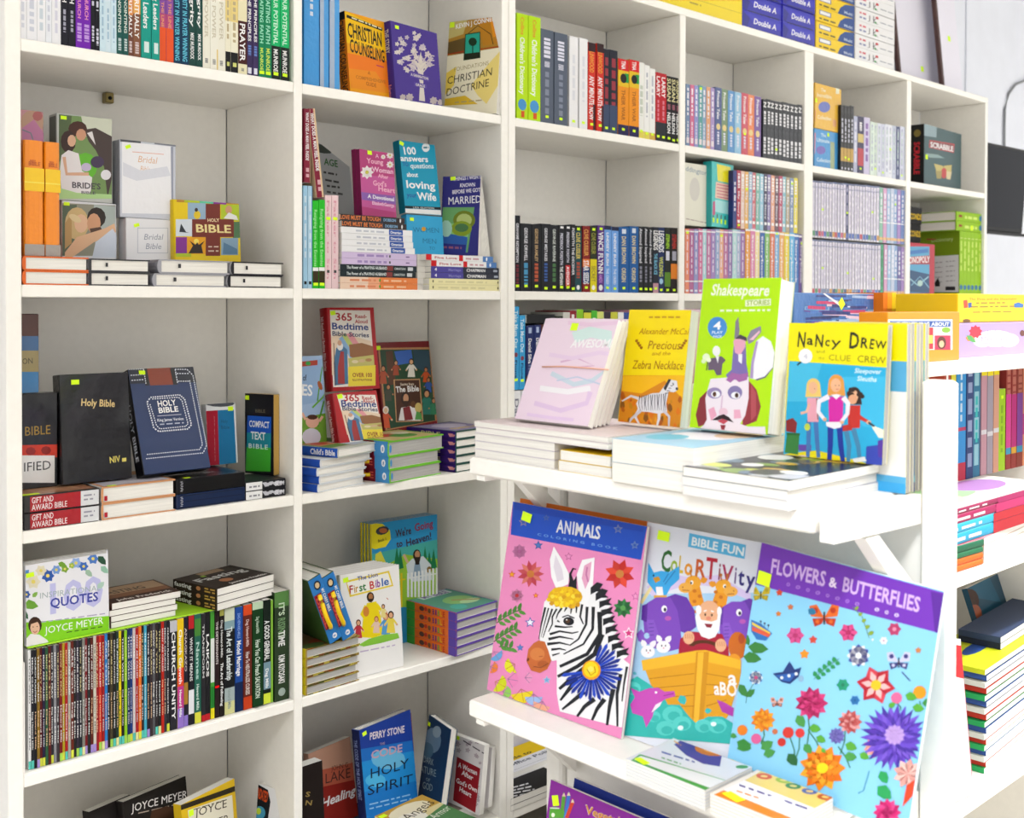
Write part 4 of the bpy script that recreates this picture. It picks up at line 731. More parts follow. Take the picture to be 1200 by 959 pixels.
b.P([(524, 20), (592, 5), (592, 55), (523, 66)], 'b88a30').P([(526, 24), (548, 19), (543, 40), (524, 46)], 'd0c078').P([(560, 16), (590, 11), (590, 50), (566, 54)], 'c88820').P([(574, 22), (590, 16), (590, 40), (578, 44)], 'f09a18').P([(523, 50), (545, 44), (548, 62), (523, 64)], '6a5428').L([(523, 64), (545, 60), (590, 54)], 1.2, 'b03010').L([(548, 40), (560, 30), (575, 40), (578, 52)], 1, '4a3818')
b.P([(545, 40), (563, 37), (563, 68), (543, 71)], '28482c').P([(546, 41), (562, 38.5), (562, 62), (545, 64)], '28b098').P([(545, 63), (562, 61), (562, 68), (544, 70)], '202818').E(554, 49, 5, 5, '183820', 10).L([(554, 50), (554, 63)], 1.2, '183820')
b.P([(520, 86), (535, 78), (532, 100), (518, 112)], 'ffe060').P([(552, 100), (575, 72), (588, 60), (585, 100), (570, 122), (560, 112)], 'ffe888').P([(520, 116), (545, 112), (560, 122), (520, 124)], 'f0c838')
b.T('KEVIN J CONNER', 534, 34, 580, 24, 5.5, 'fff').T('FOUNDATIONS', 532, 84, 573, 76, 5, 'b0a070', 'r').T('CHRISTIAN', 523.5, 99, 577, 88, 9, '3a3428', 'r', .15).T('DOCTRINE', 522.5, 113, 573, 101, 9, '3a3428', 'r', .15).bars(533, 121, 566, 118, 1.4, 'b8a878', 5, 3).sticker(530, 29, .013, .014); b.done(); fan(b, 6, .016, .035)
# --- second bay, second row -------------------------------------------------
row('lower left spines of the second bay', R2_, ['356 361 217 a8d4f0|m .1 .7 d8ecf8 .4;b .93 .96 222 .2 .8', '361.3 366.5 217 b8dcf4|b 0 1 5a98c8 0 .15;m .1 .7 e0f0fa .4;b .93 .96 222 .2 .8', '366.8 373.5 234 28c828 .95|t .1 .75 a8f0a0 .5 Resigning from the Enemies;b .8 .94 3a3014;b .76 .8 fff', '373.8 380.8 234 28c828 .95|t .1 .75 a8f0a0 .5 Resigning from the Enemies;b .8 .94 3a3014;b .76 .8 fff', '381.5 389 228 f8d8dc .25|t .05 .9 e8a0b0 .4 Father to Son;b .8 .83 444 .3 .7', '389.3 397 228 f8d8dc .25|t .05 .9 e8a0b0 .4 Father to Son;b .8 .83 444 .3 .7'], v=.01, depth=.13)
zt_m = Zy(358, 215, .01)
for i, (x0, x1, y0, ln) in enumerate(((356.5, 363.5, 127, 0), (371.5, 379.5, 128, 7))):
    u0, u1 = Ux(x0, .01), Ux(x1, .01); zz = (zt_m if i == 0 else Zy(375, 233, .01))+.002; hh_ = (Zy(x0, y0, .01)-zz)
    b = Item('paperback_book', .12, hh_, u1-u0, spined(u0, u1, .01, zz+ (u1-u0)*math.sin(math.radians(ln)), ln), 'maroon spine paperback standing on the light spines, %s' % ('upright at the left edge' if i == 0 else 'leaning left'), 'book', None, 'e8c8a0' if i else '8a1c38', spine='8a1c38')
    b.mode, b.face = 'uv', 's'; b.T('WHAT DOES A MAN FEEL INSIDE', .05, .72, .7, .72, .5, 'fff').bars(.8, .7, .95, .7, .5, 'e0b0b8', 2, 4).R(.0, 0, 1, .25 if i else .05, 'e8c8a0'); b.done()
# stacks
def lmt(it, i):
    it.mode, it.face = 'uv', 's'
    if i < 2: it.R(.5, 0, 1, 1, 'f08848').R(.0, 0, .35, 1, 'f8d8c0').bars(.12, .7, .45, .7, .35, 'e89068', 4, i+1).E(.5, .5, .01, .3, '30a030').bars(.55, .7, .85, .7, .3, 'f8c8a0', 3, i)
    elif i < 4: it.T('The Power of a PRAYING HUSBAND', .08, .72, .6, .72, .5, 'e8f0f0', 'b', .1).R(.6, .1, .68, .9, '8a3a3a').T('OMARTIAN', .7, .7, .85, .7, .4, 'c8d0d0').R(.88, .2, .95, .8, 'd8dce0')
    elif i < 6: it.bars(.2, .7, .6, .7, .4, 'a890c8', 5, i).R(.62, .3, .64, .7, '304030').R(.85, .4, .9, .6, '806898')
    elif i < 10: it.R(.66, .04, .86, .96, '2c58b0').T('Omartian', .68, .72, .84, .72, .45, 'fff').bars(.2, .7, .6, .7, .3, 'c8ccd8', 5, i)
    else: it.T('LOVE MUST BE TOUGH', .0, .82, .62, .82, .7, 'f08848').T('DOBSON', .66, .75, .86, .75, .5, '88b8e0').E(.93, .5, .012, .35, 'f0f0f4').R(.62, 0, .645, 1, '203850')
cs = ['f8b088', 'f8b088', '1c2a30', '1c2a30', 'dcc8ec', 'dcc8ec', 'fafafc', 'fafafc', 'fafafc', 'fafafc', '3a3030', '3a3030']
nm = ['peach paperback, lowest of the left stack', 'peach paperback, second lowest of the left stack', 'dark green-black paperback above the peach pair', 'dark green-black paperback under the lilac pair', 'lilac paperback, lower of two in the left stack', 'lilac paperback, upper of two in the left stack', 'white paperback with blue tag just above the lilac pair', 'white paperback with blue tag, second of four', 'white paperback with blue tag, third of four', 'white paperback with blue tag under the brown spines', 'brown paperback with orange title, lower of the topmost pair', 'brown paperback with orange title, top of the left stack']
pls, zk = pile(398.5, 488, .008, R2_, [.0136]*12, 'paperback_book', nm, cs, 'spine', depth=.13, body='soft', art=lmt, group='paperbacks in the left stack of the second bay', shift=[(0, 1), (0, 1), (0, -1), (0, 0), (2, 0), (2, 0), (2, -2), (2, -4), (2, -5), (1, -5), (2, -12), (0, -14)])
def rst(it, i):
    it.mode, it.face = 'uv', 's'
    if i < 2: it.E(.05, .5, .008, .25, '403828').E(.96, .5, .008, .25, '403828').bars(.12, .7, .8, .7, .3, 'e0d8a8', 7, i)
    elif i < 4: it.R(0, 0, .45, 1, '5048a0').T('4', .05, .75, .08, .75, .55, 'fff').T('Marriage', .24, .72, .42, .72, .45, '8888c8').T('CHAPMAN', .5, .76, .78, .76, .55, 'fff').R(.9, .3, .96, .7, 'b0b8c8')
    else: it.R(.0, 0, .08, 1, 'd81820').R(.48, 0, .54, 1, 'd81820').T('Five Love', .12, .72, .45, .72, .4, 'c03848').bars(.58, .7, .8, .7, .3, 'd0a0a8', 3, i).R(.84, 0, 1, 1, '5a88c8').E(.9, .5, .012, .35, 'fff')
nm = ['pale yellow paperback at the foot of the right stack', 'pale yellow paperback, second in the right stack', 'indigo paperback lettered CHAPMAN, lower of two' if False else 'indigo and grey paperback, lower of two in the right stack', 'indigo and grey paperback, upper of two in the right stack', 'white paperback with red squares, lower of two', 'white paperback with red squares, top of the right stack']
pile(503, 586.5, .008, R2_, [.0140]*6, 'paperback_book', nm, ['f8f0b8', 'f8f0b8', '2c3040', '2c3040', 'fafafa', 'fafafa'], 'spine', depth=.12, body='soft', art=rst, group='paperbacks in the right stack of the second bay', shift=[(0, 0), (0, 0), (2, 0), (2, -1), (2, -5), (-4, -9)])
_, zwl = pile(489, 501, .03, R2_, [.0140]*6, 'paperback_book', 'cream paperback end between the two stacks', 'f6f2ec', 'tail', depth=.13, body='soft')
zk2 = R2_+.0842
b = front('paperback_book', (366, 'v', .16), (413, 'v', .20), zk-.02, 20, .014, 147, 'pale grey marriage paperback leaning behind the maroon spine', 'd8dadc', h=.20) if False else None
m, L, h = stand((375, 'v', .225), (417, 'v', .235), R2_, 9, .012, 152); b = Item('paperback_book', L+.02, h, .012, m, 'pale grey marriage paperback leaning behind the maroon spines', 'book', None, 'd4d6d8')
b.T('AGE', 380, 193, 396, 196, 8, '387838').bars(379, 203, 395, 206, 2.4, '555', 3, 1).bars(381, 212, 397, 215, 2.4, '555', 3, 2).bars(383, 219, 398, 221, 2.4, '555', 3, 3).bars(383, 226, 402, 229, 2.4, '666', 3, 4).bars(372, 158, 382, 161, 1.6, '888', 3, 5)
for k in range(5): b.leaf(380, 180, 372+5*k, 168+(k % 2)*3, '505850')
b.done()
for i in range(2):
    b = front('paperback_book', (424.5+i*-5, 'v', .045+.016*i), (464.5-i*5, 'v', .055+.016*i), zk+.0004, 4, .013, 174.5, 'pink floral devotional paperback, %s' % ('front copy' if i == 0 else 'copy behind the front one'), 'b83078', spine='8a2058', mat='gloss', group='pink floral devotionals')
    if i == 0:
        b.P([(422, 205), (463, 208), (464, 249), (424, 242)], 'c85098').P([(423, 225), (464, 230), (464, 240), (424, 234)], '8858b0')
        for x, y, r in ((430, 202, 8), (457, 182, 4.5), (457, 193, 4.5), (449, 184, 3)): b.flower(x, y, r, 'fbf4f4', 8, 'c8c040', .35)
        b.T('A', 440, 185, 444, 185.5, 5, 'f8c8e0', 'r').T('Young', 430, 191, 449, 193, 6, 'f8b8d0').T('Woman', 436, 201, 461, 204, 6, 'f8c8e0').T('After', 443, 208, 455, 210, 4.5, 'f8b8d0').T("God's", 437, 217, 453, 219, 6, 'f8b8d0').T('Heart', 443, 223.5, 463, 226.5, 6, 'f8b8d0').T('A Devotional', 431, 232, 462, 236, 4.5, 'fff').T('ElizabethGeorge', 436, 239.5, 462, 243, 4, 'f8d0e8').sticker(433, 178, .013, .009)
    b.done()
b = front('paperback_book', (478, 'v', .07), (520, 'v', .075), zk2, 4, .02, 251, 'sky blue paperback with gold heart, under the loving wife book', '38b0e4')
b.T('WOMEN', 484, 272, 515, 273, 6, '2078a0', 'r').E(496.5, 268.5, 2.6, 2.6, 'd8a020').T('MEN', 495, 285, 512, 286, 6, '2078a0', 'r').T('TO', 503, 293, 510, 293, 4, '2078a0', 'r').sticker(482.5, 257, .012, .008); zh = zk2+b.h*.998+.001; b.done()
b = front('paperback_book', (475, 'v', .07), (517, 'v', .078), zh, 8, .022, 164, 'turquoise paperback about loving your wife, hundred answers', '10a0c4', spine='0c7c98')
b.P([(473, 241), (517, 243), (517, 246), (473, 244)], '101418').P([(474, 244.5), (517, 246.5), (517, 252), (474, 252)], 'f4f4f4').T('LISA SHYTON' if False else 'LISA GUYTON', 484, 244.3, 509, 245.3, 2.2, 'c8d0d0').T('100', 472, 181, 488, 181, 9, 'fff').T('answers', 469.5, 188.5, 502, 190, 7, 'fff').T('TO', 472, 194.5, 479, 195, 4.5, '2858a0').T('questions', 481, 197, 508.5, 197.5, 6, 'e8f4f8').T('about', 477, 207, 490, 207.5, 5.5, 'fff').T('loving', 476, 220, 510, 222, 9, 'fff').T('your', 477, 231, 488, 231.6, 5.5, '2858a0').T('Wife', 489.5, 234, 511.5, 235.5, 9, 'fff').E(499, 173, 4.6, 5.2, 'f4f8fa').bars(496, 174, 502.6, 174, 2, '508898', 2, 2).sticker(469, 168, .013, .009, -20); b.done()
b = front('paperback_book', (515.5, 'v', .10), (560, 'v', .02), zk2, 7, .014, 207, 'navy paperback with wedding rings on the cover', '2c2c80')
b.P([(519, 243), (556, 243), (548, 296), (515, 296)], '6aa868').P([(517, 262), (552, 262), (548, 280), (515, 276)], '8cc870').P([(515, 272), (548, 278), (546, 296), (513, 296)], '2860b0').P([(514, 285), (546, 287), (545, 297), (513, 297)], '283088').E(544, 258, 13, 11, '708018', 18).E(544, 258, 9, 7.5, 'b8c878', 14).E(541, 268, 12, 9, '88a020', 16).E(541, 267, 8, 5, '487848', 14).E(523, 268, 7, 10, 'a8d8c8', 10)
b.T('THINGS I WISH I\'D', 531, 212, 567, 209, 4.5, 'f0ecf8').T('KNOWN', 539, 219.5, 557, 218.5, 4.5, 'f0ecf8').T('BEFORE WE GOT', 530, 227.5, 563, 224.5, 4.5, 'f0ecf8').T('MARRIED', 525, 240, 564, 237.5, 9, 'fff', 'r').bars(520, 291, 541, 292, 2.5, '9a5878', 4, 3).sticker(531, 208, .013, .009, 5); b.done(); fan(b, 6, .022, .03)
# --- second bay, third row: children's bibles -------------------------------
zA = R3; g4 = 'children bibles on the third row of the second bay'
def blu(it, i):
    if i == 4: it.mode, it.face = 'uv', 'f'; it.R(.02, .02, .98, .85, '6a9848').R(.1, .1, .6, .6, 'd89060').R(.5, .4, .9, .9, 'c8d8e8').E(.3, .4, .15, .12, 'c83828').mode; it.face = 's'; it.T("Child's Bible", .5, .78, .96, .78, .6, 'fff')
pile(372.5, 427.5, -.006, zA, [.0175, .0175, .0175, .0175], 'hardback_book', 'white children bible with blue spine in the left stack', 'e8ecf0', 'tail', depth=.135, spine='2050b8', vr=.03, body='hard', art=blu, group=g4, shift=[(0, 0), (2, 1), (-1, 2), (3, 8)])
pile(396, 444, -.012, zA+.0702, [.0205], 'hardback_book', ['white children bible with blue spine on top of the left stack'], 'c8ccc0', 'tail', depth=.15, spine='2058c0', vr=.03, body='hard', art=lambda it, i: blu(it, 4), group=g4)
def hdl(it, i):
    it.mode, it.face = 'uv', 'e'; it.E(.04, .5, .02, .28, '4a98d8', 8)
    it.mode, it.face = 'uv', 's'; it.R(.72, .0, 1, 1, '4a98d8').E(.9, .5, .04, .28, 'fff').T('8', .885, .66, .915, .66, .3, '3070b0').R(0, 0, .15, 1, '4a98d8').R(.15, .0, .72, 1, '80182c').T('BIBLE', .2, .75, .68, .75, .5, 'e06050')
    if i == 2: it.face = 'f'; it.R(.12, .05, .96, .95, 'd8c088').E(.4, .4, .2, .2, 'c84838').E(.6, .6, .2, .2, '58a040').E(.75, .35, .12, .15, 'f0e8d0')
    pts = [(-.004-.014*math.sin(math.pi*k/8), it.t/2, it.h*(.38+.42*k/8)) for k in range(9)]
    tube('handle', pts, .0042, M['yplas'], it.root)
def hdl_pile():
    z = zA
    for i, (dx, dr, t) in enumerate(((0, 0, .030), (-1, -2, .030), (-2, 3, .034))):
        pile(457+dx, 517+dr, -.010, z, [t], 'carry_bible', [['lime-edged carry-handle bible at the foot of its stack', 'lime-edged carry-handle bible in the middle of its stack', 'lime-edged carry-handle bible topmost of its stack'][i]], '78d030', 'tail', depth=.15, spine='4a98d8', body='hard', page='grey', art=lambda it, _: hdl(it, i), vr=.022, group='carry-handle bibles in the middle stack'); z += t
hdl_pile()
def pur(it, i):
    it.mode, it.face = 'uv', 's'; it.T('BIBLE', .3, .75, .7, .75, .5, 'e8d8b0').L([(.9, .3), (.93, .7), (.96, .4)], .1, 'f0a0a0')
    if i == 4: it.face = 'f'; it.R(.05, .05, .95, .95, '9a90c0').E(.5, .4, .3, .25, 'd8d0e8').T('BIBLE', .2, .8, .8, .8, .15, 'e8c850')
pile(534.5, 584, .010, zA, [.0198]*5, 'hardback_book', 'purple-spined bible with dark green boards', '205048', 'tail', depth=.16, spine='3a1c78', vr=.035, body='hard', art=pur, group='purple bibles in the right stack', shift=[(0, 0), (0, 0), (0, 0), (0, 0), (0, 2)])
b = front('hardback_book', (352, 'v', .10), (386, 'v', .10), zA, 6, .02, 418, 'pale blue story book with a baby in a basket, left edge', 'a8c4e8', body='hard')
b.P([(352, 490), (386, 484), (386, 560), (352, 560)], '78a838').P([(352, 430), (380, 420), (383, 470), (352, 475)], '98b8e0').T('of', 355, 446, 359, 446, 7, '202028').T('ES', 353, 463, 366, 464, 13, 'fff').L([(372, 470), (376, 440), (378, 430)], 1.5, '58a030').L([(366, 478), (378, 466), (384, 462)], 2, '68b030').L([(372, 500), (380, 470)], 2.5, '509828').E(375, 452, 2.5, 6, 'a85828', 8, -20).E(383, 450, 2.5, 6, 'a85828', 8, -20).E(366, 494, 8, 8, 'f0b8a0').E(366, 489, 6, 3, '503020').E(365, 512, 11, 10, 'dcd8e8').L([(358, 492), (354, 484)], 3, 'f0b8a0').L([(374, 494), (378, 488)], 3, 'f0b8a0').P([(353, 424), (372, 422), (372, 428), (353, 430)], 'b84838').E(361, 426, 3, 2.4, '38a048'); b.done()
zl = zA+.0712
for i, (xl, xr, vv, zz, tl, yt) in enumerate(((401, 452, .055, zA+.055, 14, 461), (390.5, 445, .125, zA+.15, 7, 360.5))):
    m, L, h = stand((xl, 'v', vv), (xr, 'v', vv+.005), zz if i == 0 else SP['t'], tl, .03, yt)
    b = Item('hardback_book', L, h, .03, m, 'red read-aloud bedtime bible stories book, %s' % ('lower copy leaning back' if i == 0 else 'upper copy'), 'book', 'red bedtime story books', 'b8141c', body='hard', mat='gloss', spine='a01018', rnd=.004)
    if i == 0: SP['t'] = zz+h*math.cos(math.radians(tl))+.004
    def J(x, y, i=i):                     # trace of the upper copy reused on the lower
        if i == 1: return (x, y)
        return (x*1.0+7.5+(y-363)*.10, 469+(y-363)*.62+(x-386)*-.04) if False else (391.7+(x-384)*.96+(y-360)*.13, 460.5+(y-360)*.63*.98)
    def P_(pts, c): b.P([J(*p) for p in pts], c)
    def T_(t, x0, y0, x1, y1, hh, c, st='b'): b.T(t, *J(x0, y0), *J(x1, y1), hh*(1 if i else .95), c, st)
    P_([(386.5, 363.5), (433.4, 364), (440, 452), (390.5, 454)], 'fbf4ec'); P_([(388, 395), (400, 390), (435, 400), (438, 430), (389, 440)], 'f4dcc0'); P_([(404, 392), (412, 390), (440, 432), (436, 440)], 'f0a0a8'); P_([(400, 394), (405, 391), (437, 440), (430, 440)], 'c8d878'); P_([(397, 397), (401, 394), (430, 440), (424, 444)], '90b8e0')
    T_('365', 393, 375.5, 413, 376, 9, 'b81828'); T_('Read-', 416, 373, 430, 373, 4.5, 'b81828'); T_('Aloud', 416, 379, 431, 379, 4.5, 'b81828'); T_('Bedtime', 388.5, 386, 432, 387, 8, '1c3c88'); T_('Bible Stories', 389, 393.5, 432.5, 395.5, 5.5, '203060')
    P_([(409, 404), (424, 402), (437, 406), (438, 418), (424, 424), (410, 418)], '9a6840'); P_([(408, 420), (438, 416), (439, 432), (409, 430)], 'c8c070'); P_([(408, 430), (440, 428), (440, 436), (440, 452), (408, 453)], 'f8e040'); P_([(391, 425), (394, 408), (400, 404), (407, 410), (408, 450), (392, 452)], '4878a0'); P_([(396, 430), (399, 412), (403, 412), (404, 450), (396, 450)], 'a83838')
    for (x, y, r1, r2, c) in ((398.5, 406, 3.6, 5, 'f0ece8'), (398, 402, 2.6, 3.4, 'd8a888'), (416, 424, 4, 2, 'e8d8b0'), (424, 423, 4, 2, 'd8b890'), (432, 422, 4, 2, 'b88858')): q = J(x, y); b.E(q[0], q[1], r1, r2*(1 if i else .7), c, 10)
    b.L([J(391, 402), J(393, 452)], .9, '5a4020'); T_('OVER 100', 413, 442, 436, 442, 5, '902828'); T_('ILLUSTRATIONS', 413, 446.5, 436, 446.5, 2.4, '803030')
    q = J(390, 367); b.sticker(q[0], q[1], .014, .010, 8); b.mode, b.face = 'uv', 's'; b.T('365 Read-Aloud Bedtime Bible Stories', .1, .75, .75, .75, .35, 'f8d8d8'); b.done()
b = front('hardback_book', (455, 'v', .15), (517.5, 'v', .16), zA, 9, .028, 401.5, 'dark red stories from the Bible hardback with painted crowd border', '7a1418', body='hard', mat='gloss')
b.P([(443, 408), (505, 407), (512, 493), (452, 505)], 'c08858').P([(445, 410), (503, 409.5), (510, 493), (454, 503)], '20482c').P([(462, 412), (482, 410), (484, 425), (466, 428)], '3868c0').P([(484, 410), (503, 411), (505, 440), (486, 430)], '284858').P([(452, 412), (460, 411), (464, 450), (455, 452)], '5a3820')
for (x, y, s_, sk, ha, ro) in ((449, 450, 22, 'c88858', '2c1810', 'b85028'), (464, 440, 18, 'd8a070', '3a2010', 'a84828'), (482, 442, 22, 'e0b080', '3a2010', 'f0ece0'), (499, 448, 18, 'c07848', '281810', 'c85018'), (502, 460, 18, 'b87848', '201010', '2850a0'), (455, 470, 20, 'c88858', '201818', '484838'), (452, 502, 26, 'e8c098', 'f4ece4', 'd85830'), (500, 486, 30, 'd09868', '201818', '287868'), (508, 486, 20, 'c08858', '201810', '308058')): person(b, x, y, s_, sk, ha, ro)
b.P([(461, 445), (492, 444), (496, 494), (464, 495)], 'c89868').P([(462.5, 446), (491, 445.5), (494.5, 493), (465, 494)], '4a2814').T('Stories from', 469, 452, 485, 451.5, 3, 'f0e0c8').T('The Bible', 464, 460, 491, 458.5, 7, 'fff').P([(467, 493), (470, 478), (480, 476), (490, 480), (493, 493)], 'f4f0f0').P([(472, 478), (480, 476), (484, 492), (474, 493)], '8a2830').E(475, 467, 5.2, 8, '2c1810', 12).E(475.5, 467, 3.2, 5.4, 'd8a078', 12).P([(472.6, 470), (478.6, 470), (477, 477), (474, 477)], '3a2014').E(484, 474, 3, 4, '6a4020').E(490, 478, 4, 6, 'd8c070').P([(486, 492), (488, 482), (493, 484), (495, 492)], '58a850').sticker(441, 408, .012, .010); b.done()
# --- second bay, fourth row -------------------------------------------------
zA = R4
def brn(it, i):
    it.mode, it.face = 'uv', 'e'; r = random.Random(i)
    for k in range(9): it.R(.03+.1*k, .0, .13+.1*k, .09, r.choice(['5a4828', '8a3820', 'c8b850', '3a5028'])).R(.03+.1*k, .91, .13+.1*k, 1, r.choice(['5a4828', '8a3820', 'c8b850', '3a5028']))
    if i == 4: it.face = 'f'; it.R(.02, .02, .98, .98, '6a5028').E(.5, .8, .3, .15, '8a3820').E(.8, .9, .2, .1, 'c8b070').E(.2, .9, .2, .1, '4a6030')
pile(358.5, 421, .004, zA, [.0205, .0195, .0195, .0195, .0205], 'hardback_book', 'yellow-spined picture bible with brown and green boards', 'a89040', 'tail', depth=.15, spine='f0dc18', vr=.010, body='hard', page='grey', art=brn, group='picture bibles under the handled ones', shift=[(0, 0), (0, -2), (0, 0), (0, 0), (0, 1)])
zq = zA+.1002
for i, (x0, x1) in enumerate(((386.5, 399.5), (401, 414.5))):
    ln = 21; u0, u1 = Ux(x0, .0), Ux(x1, .0); t_ = .033; s_, c_ = math.sin(math.radians(ln)), math.cos(math.radians(ln))
    b = Item('carry_bible', .13, .155, t_, spined(u0, u1, -.004, zq+.001+t_*s_, ln), 'blue bible with yellow carry handle leaning left, %s of the pair' % ('left' if i == 0 else 'right'), 'book', 'leaning handled bibles', '3a5a28', spine='2c7ec8', body='hard', mat='gloss', back='3a5a28')
    b.mode, b.face = 'uv', 's'; b.E(.12, .5, .07, .26, '1c2a40', 10).E(.12, .5, .045, .17, 'e8c898', 8).T('MY CARRY BIBLE', .2, .34, .56, .34, .2, 'fff').R(.24, .42, .78, .98, '9a1830').T('BIBLE', .28, .92, .76, .92, .4, 'e86058').E(.92, .5, .04, .18, 'f4f4f8').T('8', .907, .62, .934, .62, .2, '2c6cb0')
    pts = [(-.004-.012*math.sin(math.pi*k/10)**.6, t_*(.62+.22*math.sin(math.pi*k/10)), .155*(.22+.52*k/10)) for k in range(11)]
    tube('handle', pts, .0048, M['yplas'], b.root); b.done()
for i in range(5):
    b = front('hardback_book', (404.5-i*6.5, 'v', .022+.016*i), (473.5-i*6.5, 'v', .016+.016*i), zA, 5, .013, 674.5-i*.3 if i == 0 else None, 'white first bible with yellow-robed figure, %s' % ('front copy' if i == 0 else nth(i+1)+' copy back from the front'), 'f8f6f4', body='hard', spine='eeeae8', h=None if i == 0 else hf, group='white first bibles in a row')
    hf = b.h
    if i == 0:
        b.P([(405, 681), (456, 669), (461, 687), (410, 700)], 'f4d840').P([(406.5, 683), (454.5, 671.5), (459, 685.5), (411.5, 697.5)], 'fbfaf4').T('The Lion', 419, 681, 443, 675.5, 5, '3050a0')
        for w_, x0, y0, x1, y1 in (('F', 409, 696, 414, 695, ), ('ir', 415, 695, 420, 693.5), ('st', 421, 693.5, 429, 691.5), ('B', 433, 691, 439, 689.5), ('ib', 440, 689, 446, 687.5), ('le', 447, 687.3, 456, 685)): b.T(w_, x0, y0, x1, y1, 9.5, {'F': 'c03030', 'ir': 'c89020', 'st': '308040', 'B': 'd02828', 'ib': '8838a0', 'le': '3068b8'}[w_])
        b.P([(423, 747), (426, 720), (430, 707), (441, 705), (446, 722), (449, 744), (436, 748)], 'f4dc10').L([(429, 710), (424, 720), (430, 728)], 4, 'f4dc10').L([(441, 708), (447, 716)], 3.4, 'f4dc10').E(434, 700, 4.4, 6, '2c1c14').E(434.4, 699.5, 2.6, 3.8, 'b07848').P([(432, 702), (437, 702), (435, 707)], '2c1c14').E(429, 717, 3.6, 6, 'd88838')
        for (x, y, s_, ro, ha) in ((420, 748, 22, 'c83848', '5a2818'), (441, 742, 20, 'e8c8b8', 'b86030'), (452, 744, 26, '58a0d8', 'c07030'), (449, 724, 16, 'f0e090', '3a2418'), (458, 742, 26, 'f0d850', '301c14')): person(b, x, y, s_, 'e8b088', ha, ro)
        b.P([(420, 756), (432, 749), (450, 744), (466, 742), (468, 748), (446, 754), (426, 758)], '88c840').bars(422, 765, 463, 757, 1.6, 'c8b8d8', 6, 2).L([(453, 701), (455, 703)], .8, 'c04828').sticker(405, 680, .014, .010, 8)
    b.done()
for i in range(4):
    b = front('hardback_book', (437-i*3.6, 'v', .160+.010*i), (514-i*3.6, 'v', .150+.010*i), zA, 1, .009, 614.5 if i == 0 else None, 'blue and green heaven picture book with yellow spine, %s' % ('front copy' if i == 0 else nth(i+1)+' copy back'), '2c98d0', body='hard', spine='e8d428', h=None if i == 0 else hf, group='heaven picture books')
    hf = b.h
    if i == 0:
        b.P([(434, 650), (514, 632), (514, 712), (434, 712)], '48b0a8').P([(434, 672), (475, 650), (514, 655), (514, 712), (434, 712)], '98c838').P([(440, 650), (446, 646), (458, 672), (448, 690), (438, 690)], 'e8e048').P([(434, 614), (441, 612), (448, 614), (457, 622), (458, 632), (452, 641), (440, 644), (434, 643)], 'f0e020').E(448, 622, 8, 5, '3a3c44', 10, -15).E(449, 622, 5, 3, 'c06838', 8).T('Book 1', 443, 636, 453, 633, 3.4, '3a3018')
        b.T("We're", 464, 630, 482, 625.5, 9, '40181c').T('Going', 486, 623, 507.5, 617.5, 9, 'a01838').T('to', 465, 642, 472, 640, 8, '40181c').T('Heaven!', 476, 641, 506, 632, 9, '401828')
        for x in (465, 469, 498, 503, 508): b.P([(x-4, 668), (x, 640+(x % 3)*3), (x+4, 666)], '187848')
        b.P([(478, 674), (476, 662), (483, 655), (496, 652), (505, 662), (506, 680), (482, 682)], 'd8e0e8').P([(484, 676), (486, 660), (492, 660), (494, 678)], '88a0b8').E(488.5, 651, 4.6, 7, '241810').E(489, 650, 3, 4.4, 'c89068').P([(485, 653), (493, 653), (491, 662), (487, 662)], '241810').L([(478, 660), (473, 650)], 3, 'd8b090').E(503, 668, 3, 4, '886828')
        for k in range(8): b.R(440+k*4.2, 676-k*.6, 442+k*4.2, 712, 'e8c818'); 
        for k in range(9): b.R(477+k*4.2, 672-k*.8, 479.4+k*4.2, 700, 'f4f4f4')
        b.L([(440, 684), (475, 679)], 1.5, 'e8c818').L([(477, 678), (514, 672)], 1.5, 'f4f4f4')
    b.done()
def org(it, i):
    it.mode, it.face = 'uv', 's'; it.R(0, 0, .2, 1, '48a838').R(.86, 0, 1, 1, '6a50b8').R(.8, 0, .86, 1, 'f07830').E(.34, .5, .05, .3, '5a3c30').E(.42, .45, .03, .25, 'c83828').E(.49, .55, .03, .3, '785030')
    for k, (c, ch) in enumerate((('3c2c80', 'B'), ('502080', 'I'), ('38b048', 'B'), ('e8c020', 'L'), ('c03020', 'E'))): it.T(ch, .55+.05*k, .82, .59+.05*k, .82, .62, c)
    if i == 4: it.face = 'f'; it.R(.02, .02, .98, .98, '58a088').R(.2, .02, .9, .2, 'dce8e8').T('MY BIBLE', .25, .18, .85, .18, .13, '7a50a0').E(.6, .55, .3, .2, '98c878').E(.7, .7, .22, .1, 'c8e8b0').E(.3, .8, .15, .12, '50b8a8').L([(.5, .5), (.9, .75)], .05, 'b89050')
pile(535.5, 583.5, -.012, zA, [.0208]*5, 'hardback_book', 'chunky orange-spined children bible', '6a4cb0', 'tail', depth=.175, spine='f07020', vr=.002, body='hard', art=org, group='orange children bibles stack', page='grey')
